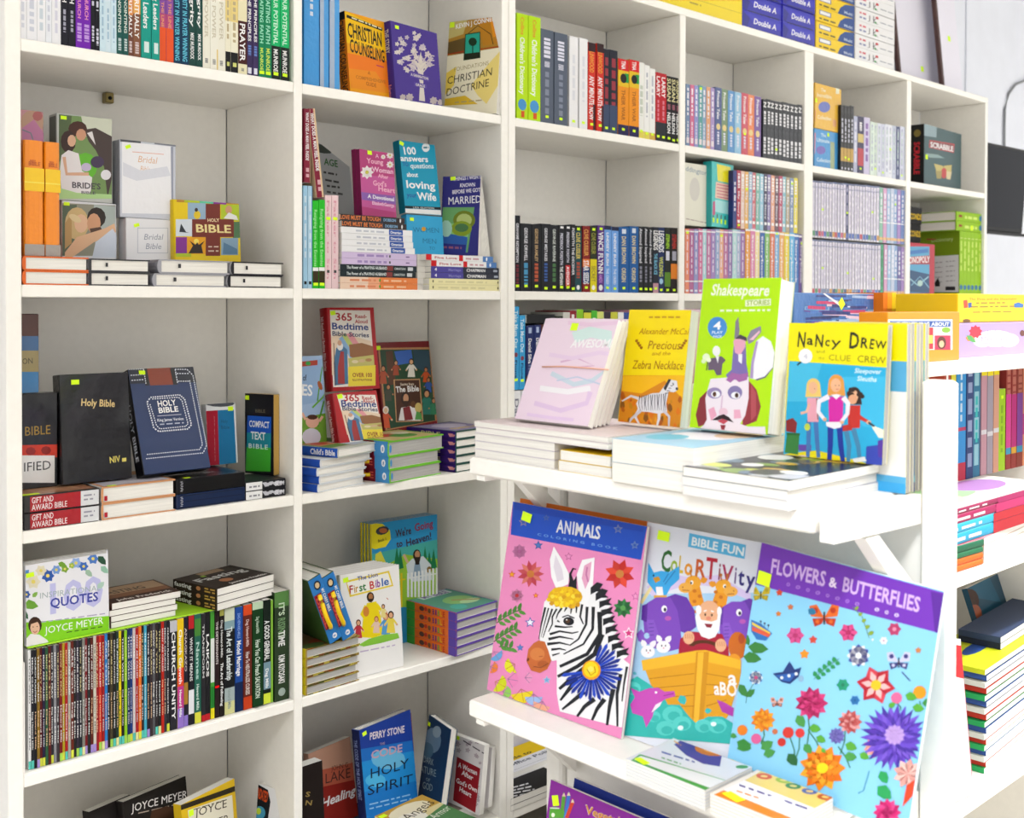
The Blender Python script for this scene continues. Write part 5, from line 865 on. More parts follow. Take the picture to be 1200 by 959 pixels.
# --- second bay, bottom row -------------------------------------------------
zr4 = riser(362, 470, .08, R5, 2, .028, ['8a3a30', '3a4a6a', 'c8a858', '4a4a4a'], 'plain paperback in the left floor-shelf stack of the second bay', .12)
zr5 = riser(505, 580, .05, R5, 1, .028, ['9a8a80', '2a3a5a', 'c8b898', '6a3a3a'], 'plain paperback in the right floor-shelf stack of the second bay', .12)
b = front('paperback_book', (371, 'v', .12), (420, 'v', .14), zr4, 9, .018, 884, 'tan to red healing paperback leaning at the back', 'c89880')
b.P([(363, 921), (420, 908), (424, 990), (370, 1000)], '9a2820').P([(366, 905), (418, 892), (420, 912), (364, 926)], 'c06048').T('JOHN G', 388.5, 904, 408, 899, 6, '3a2420', 'r').T('LAKE', 380.5, 919, 411, 911, 12, '4a2c28', 'r').T('Healing', 376, 948, 416, 931, 11, 'fff', 'b', .25); b.done()
b = front('paperback_book', (352, 'v', .06), (381.5, 'v', .06), zr4, 4, .03, 901, 'very dark brown book with gold letters at the left edge', '1c1210')
b.T('S', 357.5, 934, 363, 934, 6, 'a89050').T('N', 357, 944, 365.5, 944, 6, 'a89050'); b.done()
b = front('hardback_book', (431, 'v', .06), (491, 'v', .085), zr4, 7, .026, 856.5, 'blue holy spirit hardback with glowing sky cover', '1a3c98', body='hard', spine='142050')
b.P([(419, 880), (483, 868), (489, 930), (426, 950)], '1c6cc0').P([(420, 895), (485, 880), (489, 935), (426, 960)], '2090d8').E(455, 890, 20, 12, '68b8e0').E(440, 915, 12, 8, '50b8e8').P([(424, 930), (489, 915), (492, 960), (430, 990)], '1878c8').T('PERRY STONE', 433, 867.5, 474, 858.5, 8.5, 'e8dce0').T('THE', 445, 874, 451, 872.5, 3, 'c8a8a0', 'r').T('CODE', 434.5, 890, 471.5, 881, 9.5, 'c8a0b0').T('HOLY', 433, 913, 479, 900, 12, '141830', 'r').T('SPIRIT', 430, 933, 484, 918, 12, '141830', 'r').bars(433, 944, 482, 932, 1.5, '98c8f0', 7, 2).bars(433, 949, 482, 937, 1.5, '98c8f0', 7, 3).sticker(427, 860, .013, .009, 10)
b.mode, b.face = 'uv', 's'; b.T('THE CODE OF THE HOLY SPIRIT', .1, .7, .7, .7, .4, '8898c8'); b.done()
b = front('hardback_book', (470, 'v', .15), (489, 'v', .16), zr4, 6, .014, 844, 'orange book peeping out behind the holy spirit one', 'c86020'); b.done()
b = front('hardback_book', (489, 'v', .14), (514, 'v', .03), zr5, 9, .02, 838, 'dark teal hardback with a misty figure on the cover', '143c60', body='hard')
b.E(507, 868, 10, 15, '6a8ca8').E(500, 880, 8, 10, '48708c').E(512, 858, 5, 7, '98b0c0').T('DARK', 496, 893, 508, 898, 8, '9ab0b8', 'r').T('NATURE', 488, 903, 511, 911, 8.5, '9ab0b8', 'r').T('OF', 499, 915, 504, 917, 4, '9ab0b8', 'r').T('GOD', 495, 924, 507, 928, 8.5, '9ab0b8', 'r').sticker(493.5, 842, .012, .009); b.done()
for i in range(2):
    b = front('paperback_book', (525+i*10, 'v', .10+.003*i), (562+i*11, 'v', -.008+.014*i), zr5, 7, .018, 860 if i == 0 else 866, 'white paperback with lace tree and red title panel, %s' % ('front copy' if i == 0 else 'copy behind it'), 'efeaea', group='lace tree paperbacks')
    if i == 0:
        for k in range(30): b.flower(533+rr.random()*30, 868+rr.random()*75, 2+rr.random()*1.5, 'b8a8b0', 5, None, .3)
        b.P([(535.5, 887), (563, 901), (557, 953), (531, 938)], 'a01c28').T('A Woman', 537, 899, 559, 909, 6, 'fff').T('After', 541, 908, 554, 915, 6, 'fff').T("God's Own", 534.5, 917, 559, 929.5, 6, 'fff').T('Heart', 538, 927, 552, 935, 6, 'fff').bars(543, 869, 567, 884, 1.5, '484048', 4, 2).sticker(536.5, 865, .013, .009)
    b.done()
za_ = riser(425, 505, -.0 if False else .004, R5, 5, .030, ['8a6a40', '5a3a4a', '3a5a5a', 'b8a888', '4a4438'], 'plain paperback in the low stack under the angels book', .055) if False else None
def lay(A, B, L, hgt, t, label, name='paperback_book', **k):
    """lying book whose far (head) edge runs from pixel A to pixel B; distance set so that the edge is L long"""
    lo, hi = .3, 1.2
    for _ in range(40):
        md = (lo+hi)/2; a = on(A[0], A[1], 'z', H-md); b_ = on(B[0], B[1], 'z', H-md)
        if (b_-a).length < L: lo = md
        else: hi = md
    e, bk, LL = flat(a, b_); return Item(name, LL, hgt, t, frame(a-bk*hgt, e, -Z3, bk), label, 'book', None, **k)
b = lay((439, 957), (494.5, 931.6), .115, .19, .016, 'angels paperback with gold, white and green cover lying in front', col='e8d8a0')
b.mode = 'uv'; b.R(0, 0, 1, .25, 'c8a040').E(.5, .15, .4, .12, 'f4ecd0').E(.3, .3, .3, .12, 'f8f4e8').P([(.0, .5), (.3, .4), (1, .3), (1, 1), (0, 1)], '508850').T('Angels', .25, .3, .95, .22, .12, '3a2c18', 'r', .15).T('on Armor', .35, .48, .98, .42, .1, 'f4f4e8', 'r', .15).sticker(.08, .06, .014, .010); b.done()
zq9 = b.m.translation.z-.0165; n9 = max(1, round((zq9-R5)/.032))
c9 = b.m @ Vector((b.w/2, 0, b.h/2))
for k in range(n9):
    t9 = (zq9-R5)/n9; mm = b.m.copy(); mm.translation = Vector((b.m.translation.x, b.m.translation.y, R5+t9*(k+1)-.0004))
    Item('paperback_book', b.w, b.h, t9-.0006, mm, 'plain thick paperback under the angels book, %s from the bottom' % nth(k+1), 'book', None, ['8a6a40', '5a3a4a', '3a5a5a', 'b8a888', '4a4438'][k % 5]).done()
# ================================================================== THE FOURTH, FIFTH AND SIXTH BAYS: boxes and front-facing items
zu = zt4+.0005
b = front('boxed_story_set', (800, 'v', .03), (830.5, 'v', .03), zu, 0, .10, 190, 'cream story box with grey lettering above the pastel spines', 'f6f4e4', body='box')
b.T('ddington', 803, 200, 829, 206, 6, '8098b0', 'r').bars(804, 257, 828, 262, 1.2, 'b8a8a0', 8, 2).E(814, 222, 6, 14, 'e4e0d8').done('lettering')
b = front('storybook', (833, 'v', .012), (858.5, 'v', .03), zu, 0, .03, 188.5, 'turquoise and yellow story set with a pink grid on the front', '28c8c4', mat='wrap', body='box', spine='20b0b0')
b.P([(840, 192), (856, 196), (856, 215), (841, 212)], 'f8ec00').P([(839, 213), (857, 217), (857, 236), (838, 232)], 'f0c8b0').P([(838, 234), (856, 237), (856, 252), (837, 248)], 'a8e8e8')
for k in range(5): b.L([(840, 216+3.6*k), (856, 219+3.6*k)], 1, 'c83878'); b.L([(836+4.6*k, 250+k), (835.5+4.6*k, 258+k)], 1.2, '182828'); b.sticker(836+4.6*k, 258+k*.9, .009, .014)
b.P([(835.5, 236), (838, 236), (838, 252), (835, 252)], 'c83878').P([(854, 238), (857, 239), (857, 256), (854, 255)], 'c83878').done()
row('upper tier end of the fourth bay', zu, ['859 863.2 199 1c2c80|m .2 .7 e8e8f8 .4'], mt='wrap', thing='storybook')
row('dark third row of the fourth bay', R3+.17, simple(0, 803, 845, 362, 362, 'd880a8 c878a0 e8b0c8 a87098 d890b8 9868a0 c8a0c0'.split(), 'b 0 .1 f0d0e0'), mt='wrap', thing='storybook')
b = front('storybook', (952.8, 'v', .015), (982, 'v', .02), R5u, 0, .03, 150, 'square blue story set with white lettering, lower of two', '48a0e0', body='box', mat='wrap')
zq = R5u+b.h+.001
b.E(962, 176, 5.5, 5, '7868c0').T('The', 962, 160, 968, 161, 4, 'd8f0ff').T('Ultimate', 957, 166, 972, 168, 4.5, 'd8f0ff').T('Collection', 957, 189, 973, 191, 4.5, 'd8f0ff').P([(952.8, 155), (956, 156), (955, 180), (952.8, 180)], 'e89098').P([(973, 166), (978, 167), (978, 200), (973, 199)], 'a8b890').sticker(970.5, 158, .013, .012).done()
b = front('storybook', (953.2, 'v', .015), (983.8, 'v', .02), zq, 0, .03, 96.5, 'square yellow story set with white lettering, upper of two', 'f4c040', body='box', mat='wrap')
b.E(966, 125.5, 7, 6.4, '6878c8').T('The', 962, 107, 967.5, 108, 4, 'fdf4d0').T('Incredible', 957.5, 113, 974.5, 116, 4.5, 'fdf4d0').T('Collection', 958, 139, 974, 141.5, 4.5, 'fdf4d0').P([(953, 128), (956, 130), (955.5, 142), (953, 142)], 'e08868').P([(976, 140), (980, 141), (980, 149), (976, 148)], 'e8a878').R(979.5, 103, 983.4, 110, 'e8ecd0').sticker(954.5, 117, .012, .014).done()
row('third row of the fifth bay', R3+.21, simple(0, 1040, 1063, 355, 355, 'a0d820 98d018 a8e028 90c818 a0d820'.split(), 'b 0 .1 e0f090'), thing='storybook')
# sixth bay
b = front('board_game_box', (1081, 'v', .035), (1124.5, 'v', .055), R5u, 0, .055, 145, 'dark green word game box with red and white title', '2c5458', body='box', mat='gloss', spine='0c1012')
b.zm = (1060, 100, 3.836); b.P([(82, 170), (145, 182), (143, 235), (82, 225)], '90a8b0').P([(112, 246), (224, 264), (222, 304), (110, 280)], 'd02028').P([(114, 250), (221, 267), (220, 300), (113, 278)], '803038').T('SCRABBLE', 116, 277, 219, 298, 24, 'fff')
b.P([(95, 305), (150, 312), (180, 328), (110, 325)], '8aa8a8').P([(132, 352), (172, 362), (180, 378), (150, 408)], 'c8b868').P([(212, 358), (176, 362), (180, 378), (208, 415)], 'c8b868').E(177, 395, 14, 24, 'c82828').P([(140, 385), (168, 385), (165, 420), (145, 420)], 'a89850').P([(188, 385), (212, 390), (205, 425), (188, 420)], 'e0d0a0').sticker(99, 322, .02, .018)
b.face = 's'; b.mode = 'uv'; b.T('SCRABBLE', .28, .72, .8, .72, .42, 'e02838').E(.14, .5, .06, .25, '8a7838').done('cover_print')
b = front('board_game_box', (1064, 'v', .03), (1094.5, 'v', .035), R2_, 0, .05, 284, 'blue and red trading game box at the lower left of the last bay', 'c02038', body='box', mat='gloss')
b.zm = (1060, 100, 3.836); b.R(20, 725, 112, 935, '58a8d0').P([(20, 830), (112, 850), (112, 935), (20, 930)], '1c4c78').P([(20, 745), (106, 735), (106, 752), (20, 762)], '3878c0').P([(20, 772), (116, 765), (116, 805), (20, 805)], 'b01830').T('MONOPOLY', 4, 802, 113, 796, 30, 'fff').L([(24, 870), (60, 900), (108, 860)], 5, 'a8d8e8').L([(30, 900), (70, 860), (110, 910)], 4, '88c0d8').E(70, 890, 12, 14, 'b8d8d0').done('lettering')
DI = []
for k in range(6):
    x0 = 1124+k*4.4; u0, u1 = Ux(x0, .012), Ux(x0+4.3, .012)
    hk = Zy(1124, 270.5, .012)-R2_
    b = Item('dictionary', .185, hk-.001*(k % 2), u1-u0, spined(u0, u1, .012, R2_), 'lime green dictionary spine, %s from left in the last bay' % nth(k+1), 'book', 'lime dictionaries in the last bay', 'a0d010', spine='98c818', back='7c9818' if k == 0 else 'a0d010')
    b.mode, b.face = 'uv', 's'; b.R(.1, .2, .11, .8, 'e8f0a0').bars(.15, .7, .6, .7, .3, 'd8f078', 4, k).E(.85, .5, .04, .4, '3878a8')
    if k == 0:
        b.mode, b.face = 'px', 'b'; b.zm = (1060, 100, 3.836); b.P([(60, 775), (243, 762), (243, 930), (60, 930)], 'e4e6e8').T('Dictionary', 120, 706, 219, 698, 17, 'd8e8a0', 'r').R(98, 690, 140, 696, 'a83838')
        for q in range(5): b.bars(138, 800+q*22, 170, 798+q*22, 4, '9a9aa0', 3, q).bars(186, 795+q*22, 226, 792+q*22, 4, '9a9aa0', 3, q+7)
        b.P([(135, 890), (150, 865), (160, 890), (158, 905), (138, 905)], '202020').R(184, 905, 228, 922, '303034')
    b.done()
zd = R2_+hk+.0005
for k in range(2):
    m, L = lie_spine((1119, 'v', .015), (1151, 'v', .015), zd+k*.039, .0385); b = Item('dictionary', .16, L, .0383, m, 'thick lime dictionary lying on the standing ones, %s of two' % ('lower', 'upper')[k], 'book', 'lying lime dictionaries', '98c818', body='hard', inset=.004)
    b.mode, b.face = 'uv', 's'; b.bars(.3, .7, .75, .7, .3, 'd8f078', 4, k).R(.08, .35, .2, .6, '9a4020').E(.88, .5, .06, .3, '3080a8').sticker(.55, .6, .02, .02) if k == 0 else b.bars(.3, .7, .75, .7, .3, 'd8f078', 4, k).R(.08, .35, .2, .6, '9a4020').E(.88, .5, .06, .3, '3080a8')
    b.done()
for k in range(2):
    b = front('card_game_box', (1062, 'v', .12), (1078, 'v', .12), (R2_+Zy(1070, 352, .1)*0)+.0 + (0 if k == 0 else .062), 0, .08, None, 'black game box with yellow letters, %s of two' % ('lower', 'upper')[k], '1c1c20', h=.06, body='box') if False else None
zg = R2_
m, L, h = stand((1058, 'v', .10), (1077, 'v', .10), R2_, 0, .08, 282); b0 = Item('card_game_box', L, h, .08, m, 'tall plain black game box behind the trading game', 'box', None, '18181c', body='box'); b0.done()
for k, (ya, yb) in enumerate(((282, 262), (260, 239))):
    m, L, h = stand((1058, 'v', .10), (1078 if k == 0 else 1079, 'v', .10), R2_+b0.h+.0005+k*.068, 0, .08, None, h=.067)
    b = Item('card_game_box', L, h, .08, m, 'black game box with yellow letters, %s of two' % ('lower', 'upper')[k], 'box', 'yellow-lettered black boxes', '1c1c20', body='box'); b.mode = 'uv'; b.T('CONDS', .35, .72, .98, .72, .35, 'f0c820').done('lettering')
m, L = lie_spine((1086, 'v', .02), (1125, 'v', .02), R3+.3, .02); 
for k in range(9):
    m, L = lie_spine((1084-k % 2, 'v', .03), (1112+(k % 3), 'v', .03), R3+.042*k, .0415); Item('dictionary', .15, L, .041, m, 'pale lying book in the third row of the last bay, %s from the shelf' % nth(k+1), 'book', 'pale lying books in the last bay', ['c8d8e8', 'e8e4dc', '8aa8d0'][k % 3]).done() if k < 9 else None
# ---------------------------------------------------------------- on top of the long bookcase
TZ = H+SH['s0']+ST+.0003
def ream(x0, x1, v, z, hh, dep, lab, col, art, grp, name='paper_ream', cat='paper'):
    u0, u1 = Ux(x0, v), Ux(x1, v); b = Item(name, u1-u0-.001, hh-.0008, dep, frame(Vector((u0, v, z)), Vector((1, 0, 0)), Vector((0, 1, 0)), Z3), lab, cat, grp, col, body='box', mat='gloss'); b.mode = 'uv'; art(b); b.done('wrapper_print')
def a_yel(b): b.R(0, .52, 1, .54, 'c8b000').T('500', .70, .38, .76, .38, .08, '9a8820').bars(.62, .72, .7, .72, .06, 'b8a020', 2, 2)
for k in range(2): ream(690, 868, .012, TZ+.085*k, .085, .22, 'long yellow paper carton on the bookcase top, %s of two' % ('lower', 'upper')[k], 'ffe400', a_yel, 'yellow cartons on the bookcase top', 'paper_carton', 'box')
def a_dbl(b): b.P([(.02, .1), (.18, .4), (.1, .95), (.02, .9)], '1c1c90').P([(.18, .4), (.95, .5), (.98, .95), (.1, .95)], '2828b0').P([(.15, .15), (.97, .22), (.97, .6), (.25, .55)], '3838c8').T('Double A', .26, .64, .84, .64, .34, 'fff', 'b', .2).P([(.1, .93), (.9, .9), (.95, .98), (.15, .99)], '101060')
for k in range(4):
    ream(868.5, 914.5, .010+.004*(k % 2), TZ+.054*k, .054, .22, 'blue paper ream in the left column, %s from the bottom' % nth(k+1), '2c2cc0', a_dbl, 'blue paper reams')
    ream(915, 953, .006+.004*(k % 2), TZ+.054*k, .054, .22, 'blue paper ream in the right column, %s from the bottom' % nth(k+1), '2c2cc0', a_dbl, 'blue paper reams')
def a_yb(b): b.P([(.55, 1), (.62, .5), (.75, .15), (1, .0), (1, 1)], '1c4c98').R(.08, .18, .38, .52, '1c4c98').R(.1, .23, .36, .47, 'f8f8fc').bars(.08, .85, .5, .85, .12, '584c10', 4, 1).T('Multi', .72, .82, .95, .82, .2, 'c8d8f0')
for k in range(6): ream(954, 999, .006+.003*(k % 2), TZ+.0465*k, .0465, .22, 'yellow and blue paper ream, %s from the bottom' % nth(k+1), 'ffd800', a_yb, 'yellow and blue paper reams')
def a_jk(b): b.L([(.35, .3), (.35, .75), (.3, .8)], .02, '303038').L([(.45, .25), (.45, .8)], .02, '303038').L([(.55, .25), (.46, .55), (.56, .8)], .02, '303038').E(.54, .3, .04, .1, 'd02030').E(.5, .72, .03, .08, '28a040').bars(.1, .4, .26, .4, .14, 'e06070', 2, 1).bars(.1, .75, .26, .75, .14, '8088b8', 2, 3).bars(.62, .6, .95, .6, .07, '9098a8', 3, 2)
for k in range(6): ream(1000, 1046, .006+.003*(k % 2), TZ+.0465*k, .0465, .22, 'white paper ream with red and green logo, %s from the bottom' % nth(k+1), 'f8f8fa', a_jk, 'white paper reams')
for k, (x0, x1, v, lab) in enumerate(((1055.5, 1112, .16, 'white board with dark edges leaning behind, left one'), (1105.5, 1175, .10, 'white board with dark edges leaning in front, right one'))):
    m, L, h = stand((x0, 'v', v), (x1, 'v', v), TZ, 6, .02, None, h=.75 if k == 0 else .72)
    t = empty('white_board', lab, 'board', None, m); L = min(L, F1+.02-m.translation.x)
    mesh('panel', *boxv((.004, 0, .004), (L-.004, .017, h-.004)), mat('white_board_laminate_%d' % k, 'e8e6f4', .35), None, t); bb('edge_strip', (-.012, .001, 0), (.0035, .018, h), mat('dark_brown_edging_%d' % k, '4a2c28', .5), t)
    for q in (.10+.14*k,): mesh('price_sticker', *boxv((L*.42, -.0006, q), (L*.42+.022, -.0001, q+.022)), M['stick'], None, t)
# ---------------------------------------------------------------- television and cable on the wall
m, L, h = stand((1145, 'v', .09), (1196.5, 'v', .075), Zy(1196, 274, .08), -4, .03, 166)
tv = empty('television', 'black wall-mounted television beside the end of the bookcase', 'television', None, m)
v_, f_ = bevbox((0, 0, 0), (L, .035, h), .004); mesh('casing', v_, f_, M['dark'], None, tv)
mesh('screen', *boxv((.012, -.001, .02), (L-.012, .0, h-.012)), M['screen'], None, tv); bb('lower_ledge', (0, -.03, -.012), (L, .03, -.0005), M['dark'], tv); bb('wall_arm', (L*.4, .0355, h*.35), (L*.6, .205, h*.6), M['dark'], tv)
pts = [on(1200+8, 92, 'v', .302), on(1190, 99, 'v', .302), on(1182, 110, 'v', .302), on(1177.5, 128, 'v', .302), on(1177, 150, 'v', .302), on(1177, 185, 'v', .302)]
cb = tube('wall_cable', [(p.x, .302, p.z) for p in pts], .006, M['cable']); cb['label'] = 'grey cable curving down the wall to the television'; cb['category'] = 'cable'
# ---------------------------------------------------------------- floor shelf of the third bay, seen under the rack
def blk(it, i):
    if i == 1: it.mode, it.face = 'px', 'f'; it.zm = (595, 860, 8.276); [it.bars(50, 530+k*28, 200+k*30, 490+k*28, 12, 'e8e8ec', 4, k) for k in range(4)]; it.L([(70, 670), (390, 540)], 14, 'c88830'); it.T('OF T', 50, 400, 105, 360, 40, 'd8b070')
pile(600, 665, .0, R5, [.015, .017], 'paperback_book', 'black-covered thick paperback at the foot of the third bay', '15151a', 'tail', depth=.085, vr=-.004, body='soft', art=blk)
def ywb(it, i):
    if i == 2: it.mode, it.face = 'uv', 'f'; it.R(0, 0, 1, .55, 'f8d010').T('Guide to', .1, .5, .6, .5, .12, '202024').T('Office Politics', .1, .74, .95, .74, .12, '3a4058').R(.1, .92, .9, .93, '8a8a98')
pile(599, 672, .088, R5, [.015, .015, .015], 'paperback_book', 'yellow and white paperback lying behind the black ones', 'f0f0f8', 'tail', depth=.12, body='soft', art=ywb)
b = front('paperback_book', (600, 'v', .215), (648, 'v', .225), R5, 6, .015, 866, 'pale grey paperback standing at the very back of the third bay', 'd8d4dc')
b.zm = (595, 860, 8.276); b.T('Own Kind', 60, 165, 205, 130, 16, '484850', 'r'); b.done()
b = front('paperback_book', (628, 'v', .245), (660, 'v', .25), R5, 6, .012, 872, 'rust red paperback standing behind the pale grey one', 'c84820'); b.done()
# ================================================================== DISPLAY RACK, lower shelf
def rack(name, xl, ul, xr, ur, z0, tilt, t, ytop, label, col, h=None, roll=0, **k):
    m, L, h = stand((xl, 'u', ul), (xr, 'u', ur), z0, tilt, t, ytop, h, roll); return Item(name, L, h, t, m, label, 'book', k.pop('group', None), col, **k)
b = rack('colouring_book', 571.5, .468, 729.5, .474, ZL, 11, .006, 588, 'pink zebra colouring book with a blue title band', 'f090c4', mat='gloss', spine='1848b0')
b.zm = (560, 580, 3.425); z = b
z.P([(120, 10), (690, 100), (655, 262), (132, 160)], '1450c8').P([(150, 28), (670, 118), (664, 150), (146, 60)], '1044b8')
for ch, x, y, s_ in (('A', 315, 150, 1), ('N', 345, 155, 1), ('I', 376, 158, .4), ('M', 388, 162, 1.2), ('A', 425, 168, 1), ('L', 452, 172, .8), ('S', 468, 175, .8)): z.T(ch, x, y, x+28*s_, y+4*s_, 52, 'f4f6fc')
z.T('COLORING BOOK', 238, 163, 560, 222, 10, '78a8e8', 'b', 0, .35)
for x, y, r, c in ((183, 110, 20, '9080a0'), (275, 93, 14, '5868a8'), (563, 138, 20, '8088b0'), (630, 203, 18, '7890c0'), (243, 203, 20, '3058a8')): z.star(x, y, r, c).star(x, y, r*.6, '2858b8' if c != '3058a8' else '5080c8')
for x, y, r, c, c2 in ((137, 320, 16, 'e05028', 'f8b020'), (233, 405, 13, 'd84828', 'f8a020'), (210, 513, 23, '4868c0', 'f4f4fc'), (170, 614, 16, '3868b8', '5888d0'), (277, 744, 18, 'a8c8e8', '70a8d8'), (365, 248, 18, 'b85890', 'f098c8'), (633, 408, 18, 'c05898', 'f0a0cc'), (606, 556, 26, 'f8f0f8', 'd83080')): z.star(x, y, r, c).star(x, y, r*.66, c2)
z.flower(167, 228, 30, 'c878a8', 8, 'b86098').flower(157, 405, 28, 'd080a8', 8, 'c83038').flower(212, 318, 55, ['d05058', 'e07868', 'c84050'], 11, 'c87830', .2).flower(570, 318, 62, ['c82820', 'e84830', 'd03828'], 8, 'c88038', .26, rot=20).flower(583, 455, 40, ['286838', '388848'], 9, '58a050', .3)
for x0, y0, x1, y1, n in ((75, 515, 175, 460, 5), (65, 590, 158, 535, 5), (85, 610, 140, 620, 3)):
    z.L([(x0, y0), ((x0+x1)/2, (y0+y1)/2-6), (x1, y1)], 4, '386820')
    for k in range(n): q = (k+.4)/n; px_, py_ = x0+(x1-x0)*q, y0+(y1-y0)*q; z.leaf(px_, py_, px_+12, py_-34, '488830', .22).leaf(px_, py_, px_+32, py_+14, '58983c', .22)
for x, y, r, c, a in ((65, 630, 40, '68a8e0', 60), (50, 690, 32, 'f08028', 20), (70, 750, 48, 'd8e008', 30), (100, 790, 36, '98d858', 20), (150, 680, 44, 'e8e818', 150), (120, 740, 44, 'f088c0', 10), (175, 780, 58, 'f0d818', 80), (225, 800, 46, 'a0c0f0', 90), (262, 830, 46, 'f8b090', 110), (190, 735, 30, 'f09cc8', 0)):
    z.E(x, y, r, r*.8, c, 12, a, -75, 75)
    for k in range(3): z.L([(x, y), (x+r*.95*math.cos(math.radians(a-50+50*k)), y+r*.9*math.sin(math.radians(a-50+50*k)))], 2, 'b87820' if c in ('d8e008', 'e8e818', 'f0d818') else '9878a0')
# zebra: neck, head, ears
z.P([(318, 660), (335, 500), (370, 420), (440, 380), (490, 420), (520, 560), (560, 640), (610, 680), (600, 800), (580, 935), (480, 910), (330, 870), (318, 800)], 'f6f6f8')
z.P([(268, 430), (300, 400), (400, 400), (440, 430), (440, 520), (400, 610), (340, 660), (300, 668), (258, 620), (246, 560)], 'f8f8fa')
z.P([(306, 208), (290, 260), (296, 330), (316, 378), (364, 360), (368, 320), (340, 262)], 'fafafc').P([(313, 240), (305, 290), (320, 350), (346, 340), (340, 300)], 'e4dce8').P([(470, 252), (420, 262), (398, 320), (405, 390), (440, 440), (462, 380)], 'fafafc').P([(458, 268), (428, 285), (418, 335), (432, 380), (450, 340)], 'e8a8c8').L([(440, 290), (436, 320), (444, 350)], 7, 'c878a8')
# muzzle
z.P([(246, 585), (270, 590), (284, 625), (296, 665), (280, 700), (250, 716), (215, 706), (196, 668), (204, 620), (225, 596)], 'c8682c').E(240, 640, 30, 26, 'd88040').E(262, 680, 22, 14, 'b05820').E(203, 662, 5, 8, '7a3010', 8, 20).L([(225, 690), (255, 694), (285, 676)], 3, '7a3410').L([(247, 650), (262, 648)], 3, '9a4418')
ZBK = '14161c'
for p_, a_, c_ in (([(272, 452), (256, 520), (246, 580)], 9, 3), ([(285, 455), (268, 520), (255, 572)], 6, 2), ([(300, 458), (280, 520), (262, 575)], 8, 3), ([(318, 458), (300, 490), (300, 520), (285, 550)], 8, 4), ([(338, 455), (322, 478), (315, 500)], 9, 3), ([(358, 452), (348, 470)], 9, 3), ([(378, 450), (374, 478)], 9, 4), ([(398, 446), (396, 475)], 9, 4),
 ([(420, 440), (412, 490), (425, 520)], 10, 5), ([(440, 450), (436, 520), (405, 580), (370, 605)], 12, 5), ([(465, 450), (462, 540), (425, 600), (345, 640)], 14, 5), ([(290, 560), (330, 548), (380, 556), (405, 550)], 10, 4), ([(285, 580), (330, 570), (385, 580)], 12, 4), ([(280, 600), (330, 594), (372, 604)], 12, 4), ([(296, 622), (330, 618), (355, 624)], 10, 4), ([(300, 645), (330, 636)], 8, 4), ([(310, 528), (350, 532), (382, 530)], 9, 4), ([(320, 505), (330, 512)], 8, 4),
 ([(490, 470), (492, 560), (440, 640), (330, 690)], 20, 12), ([(500, 560), (470, 640), (400, 690), (322, 730)], 22, 12), ([(440, 690), (380, 735), (328, 780)], 24, 12), ([(400, 740), (360, 790), (332, 826)], 22, 8), ([(430, 790), (380, 830), (340, 862)], 20, 8), ([(470, 820), (430, 850), (400, 890)], 20, 10), ([(510, 820), (480, 860), (460, 905)], 20, 10), ([(545, 780), (530, 850), (520, 925)], 20, 10), ([(575, 720), (560, 800), (562, 930)], 16, 8), ([(600, 690), (588, 760), (580, 830)], 10, 5)): z.L(p_, a_, ZBK, c_)
z.E(366, 508, 22, 17, ZBK, 14, 10).E(362, 507, 9, 8, '5a3818', 10).E(358, 502, 3, 3, 'fff', 6).L([(340, 492), (362, 484), (390, 496)], 5, ZBK)
for k, (x, y) in enumerate(((470, 385), (490, 410), (505, 440), (512, 475), (520, 510), (530, 545), (540, 580), (555, 612), (575, 640))):
    z.P([(x-16, y-12), (x+10, y-34 if k < 2 else y-18), (x+34, y-26), (x+22, y-8), (x+36, y+2), (x+6, y+10), (x-16, y+16)], ZBK); z.P([(x-12, y+14), (x+8, y+4), (x+32, y+4), (x+20, y+16), (x-2, y+24)], 'f4f4f8')
z.L([(376, 350), (372, 320), (384, 296), (396, 300)], 12, ZBK, 4).L([(395, 370), (388, 330)], 10, 'f0c8e0', 4).P([(362, 380), (376, 318), (386, 345), (398, 326), (398, 390)], ZBK)
z.E(352, 410, 70, 42, 'e8b808', 16)
for k in range(44): a = rr.random()*6.28; q = rr.random()**.5; z.leaf(350+q*66*math.cos(a), 408+q*38*math.sin(a), 350+q*66*math.cos(a)+rr.uniform(-14, 14), 408+q*38*math.sin(a)+18, rr.choice(['f8d810', 'f0c408', 'e8b408', 'f8e040', 'd89c08']), .5)
# blue collar flower
for k in range(26): a = math.radians(-70+k*9.6); r = 112 if k % 2 else 98; cx, cy = 460, 706; z.P([(cx+20*math.cos(a-.12), cy+20*math.sin(a-.12)), (cx+r*math.cos(a-.05), cy+r*math.sin(a-.05)), (cx+(r+14)*math.cos(a), cy+(r+14)*math.sin(a)), (cx+r*math.cos(a+.08), cy+r*math.sin(a+.08)), (cx+20*math.cos(a+.12), cy+20*math.sin(a+.12))], ['1030a0', '1c48c8', '0c2888'][k % 3])
z.E(458, 704, 38, 40, 'f0a010').E(457, 702, 30, 32, 'f8d810').L([(440, 700), (455, 725), (475, 712), (470, 690)], 3, 'a86808').E(455, 700, 12, 12, 'f8e860', 10)
z.sticker(198, 90, .021, .014, -8); b.done()
for k, (xl, xr, yt, c, tl) in enumerate(((592, 742, 584, 'e87820', 'orange'), (622, 745, 592, '108078', 'teal green'))):
    q = rack('colouring_book', xl-14, .495+.012*k, xr, .50+.012*k, ZL, 12, .006, yt, '%s picture book peeping out above the zebra colouring book' % tl, c); q.done()
b = rack('colouring_book', 730, .487, 868, .492, ZL, 11, .006, 612, 'activity book with an ark, purple elephants and a bearded sailor', 'e4e8f4', mat='gloss')
b.zm = (725, 605, 3.618); z = b
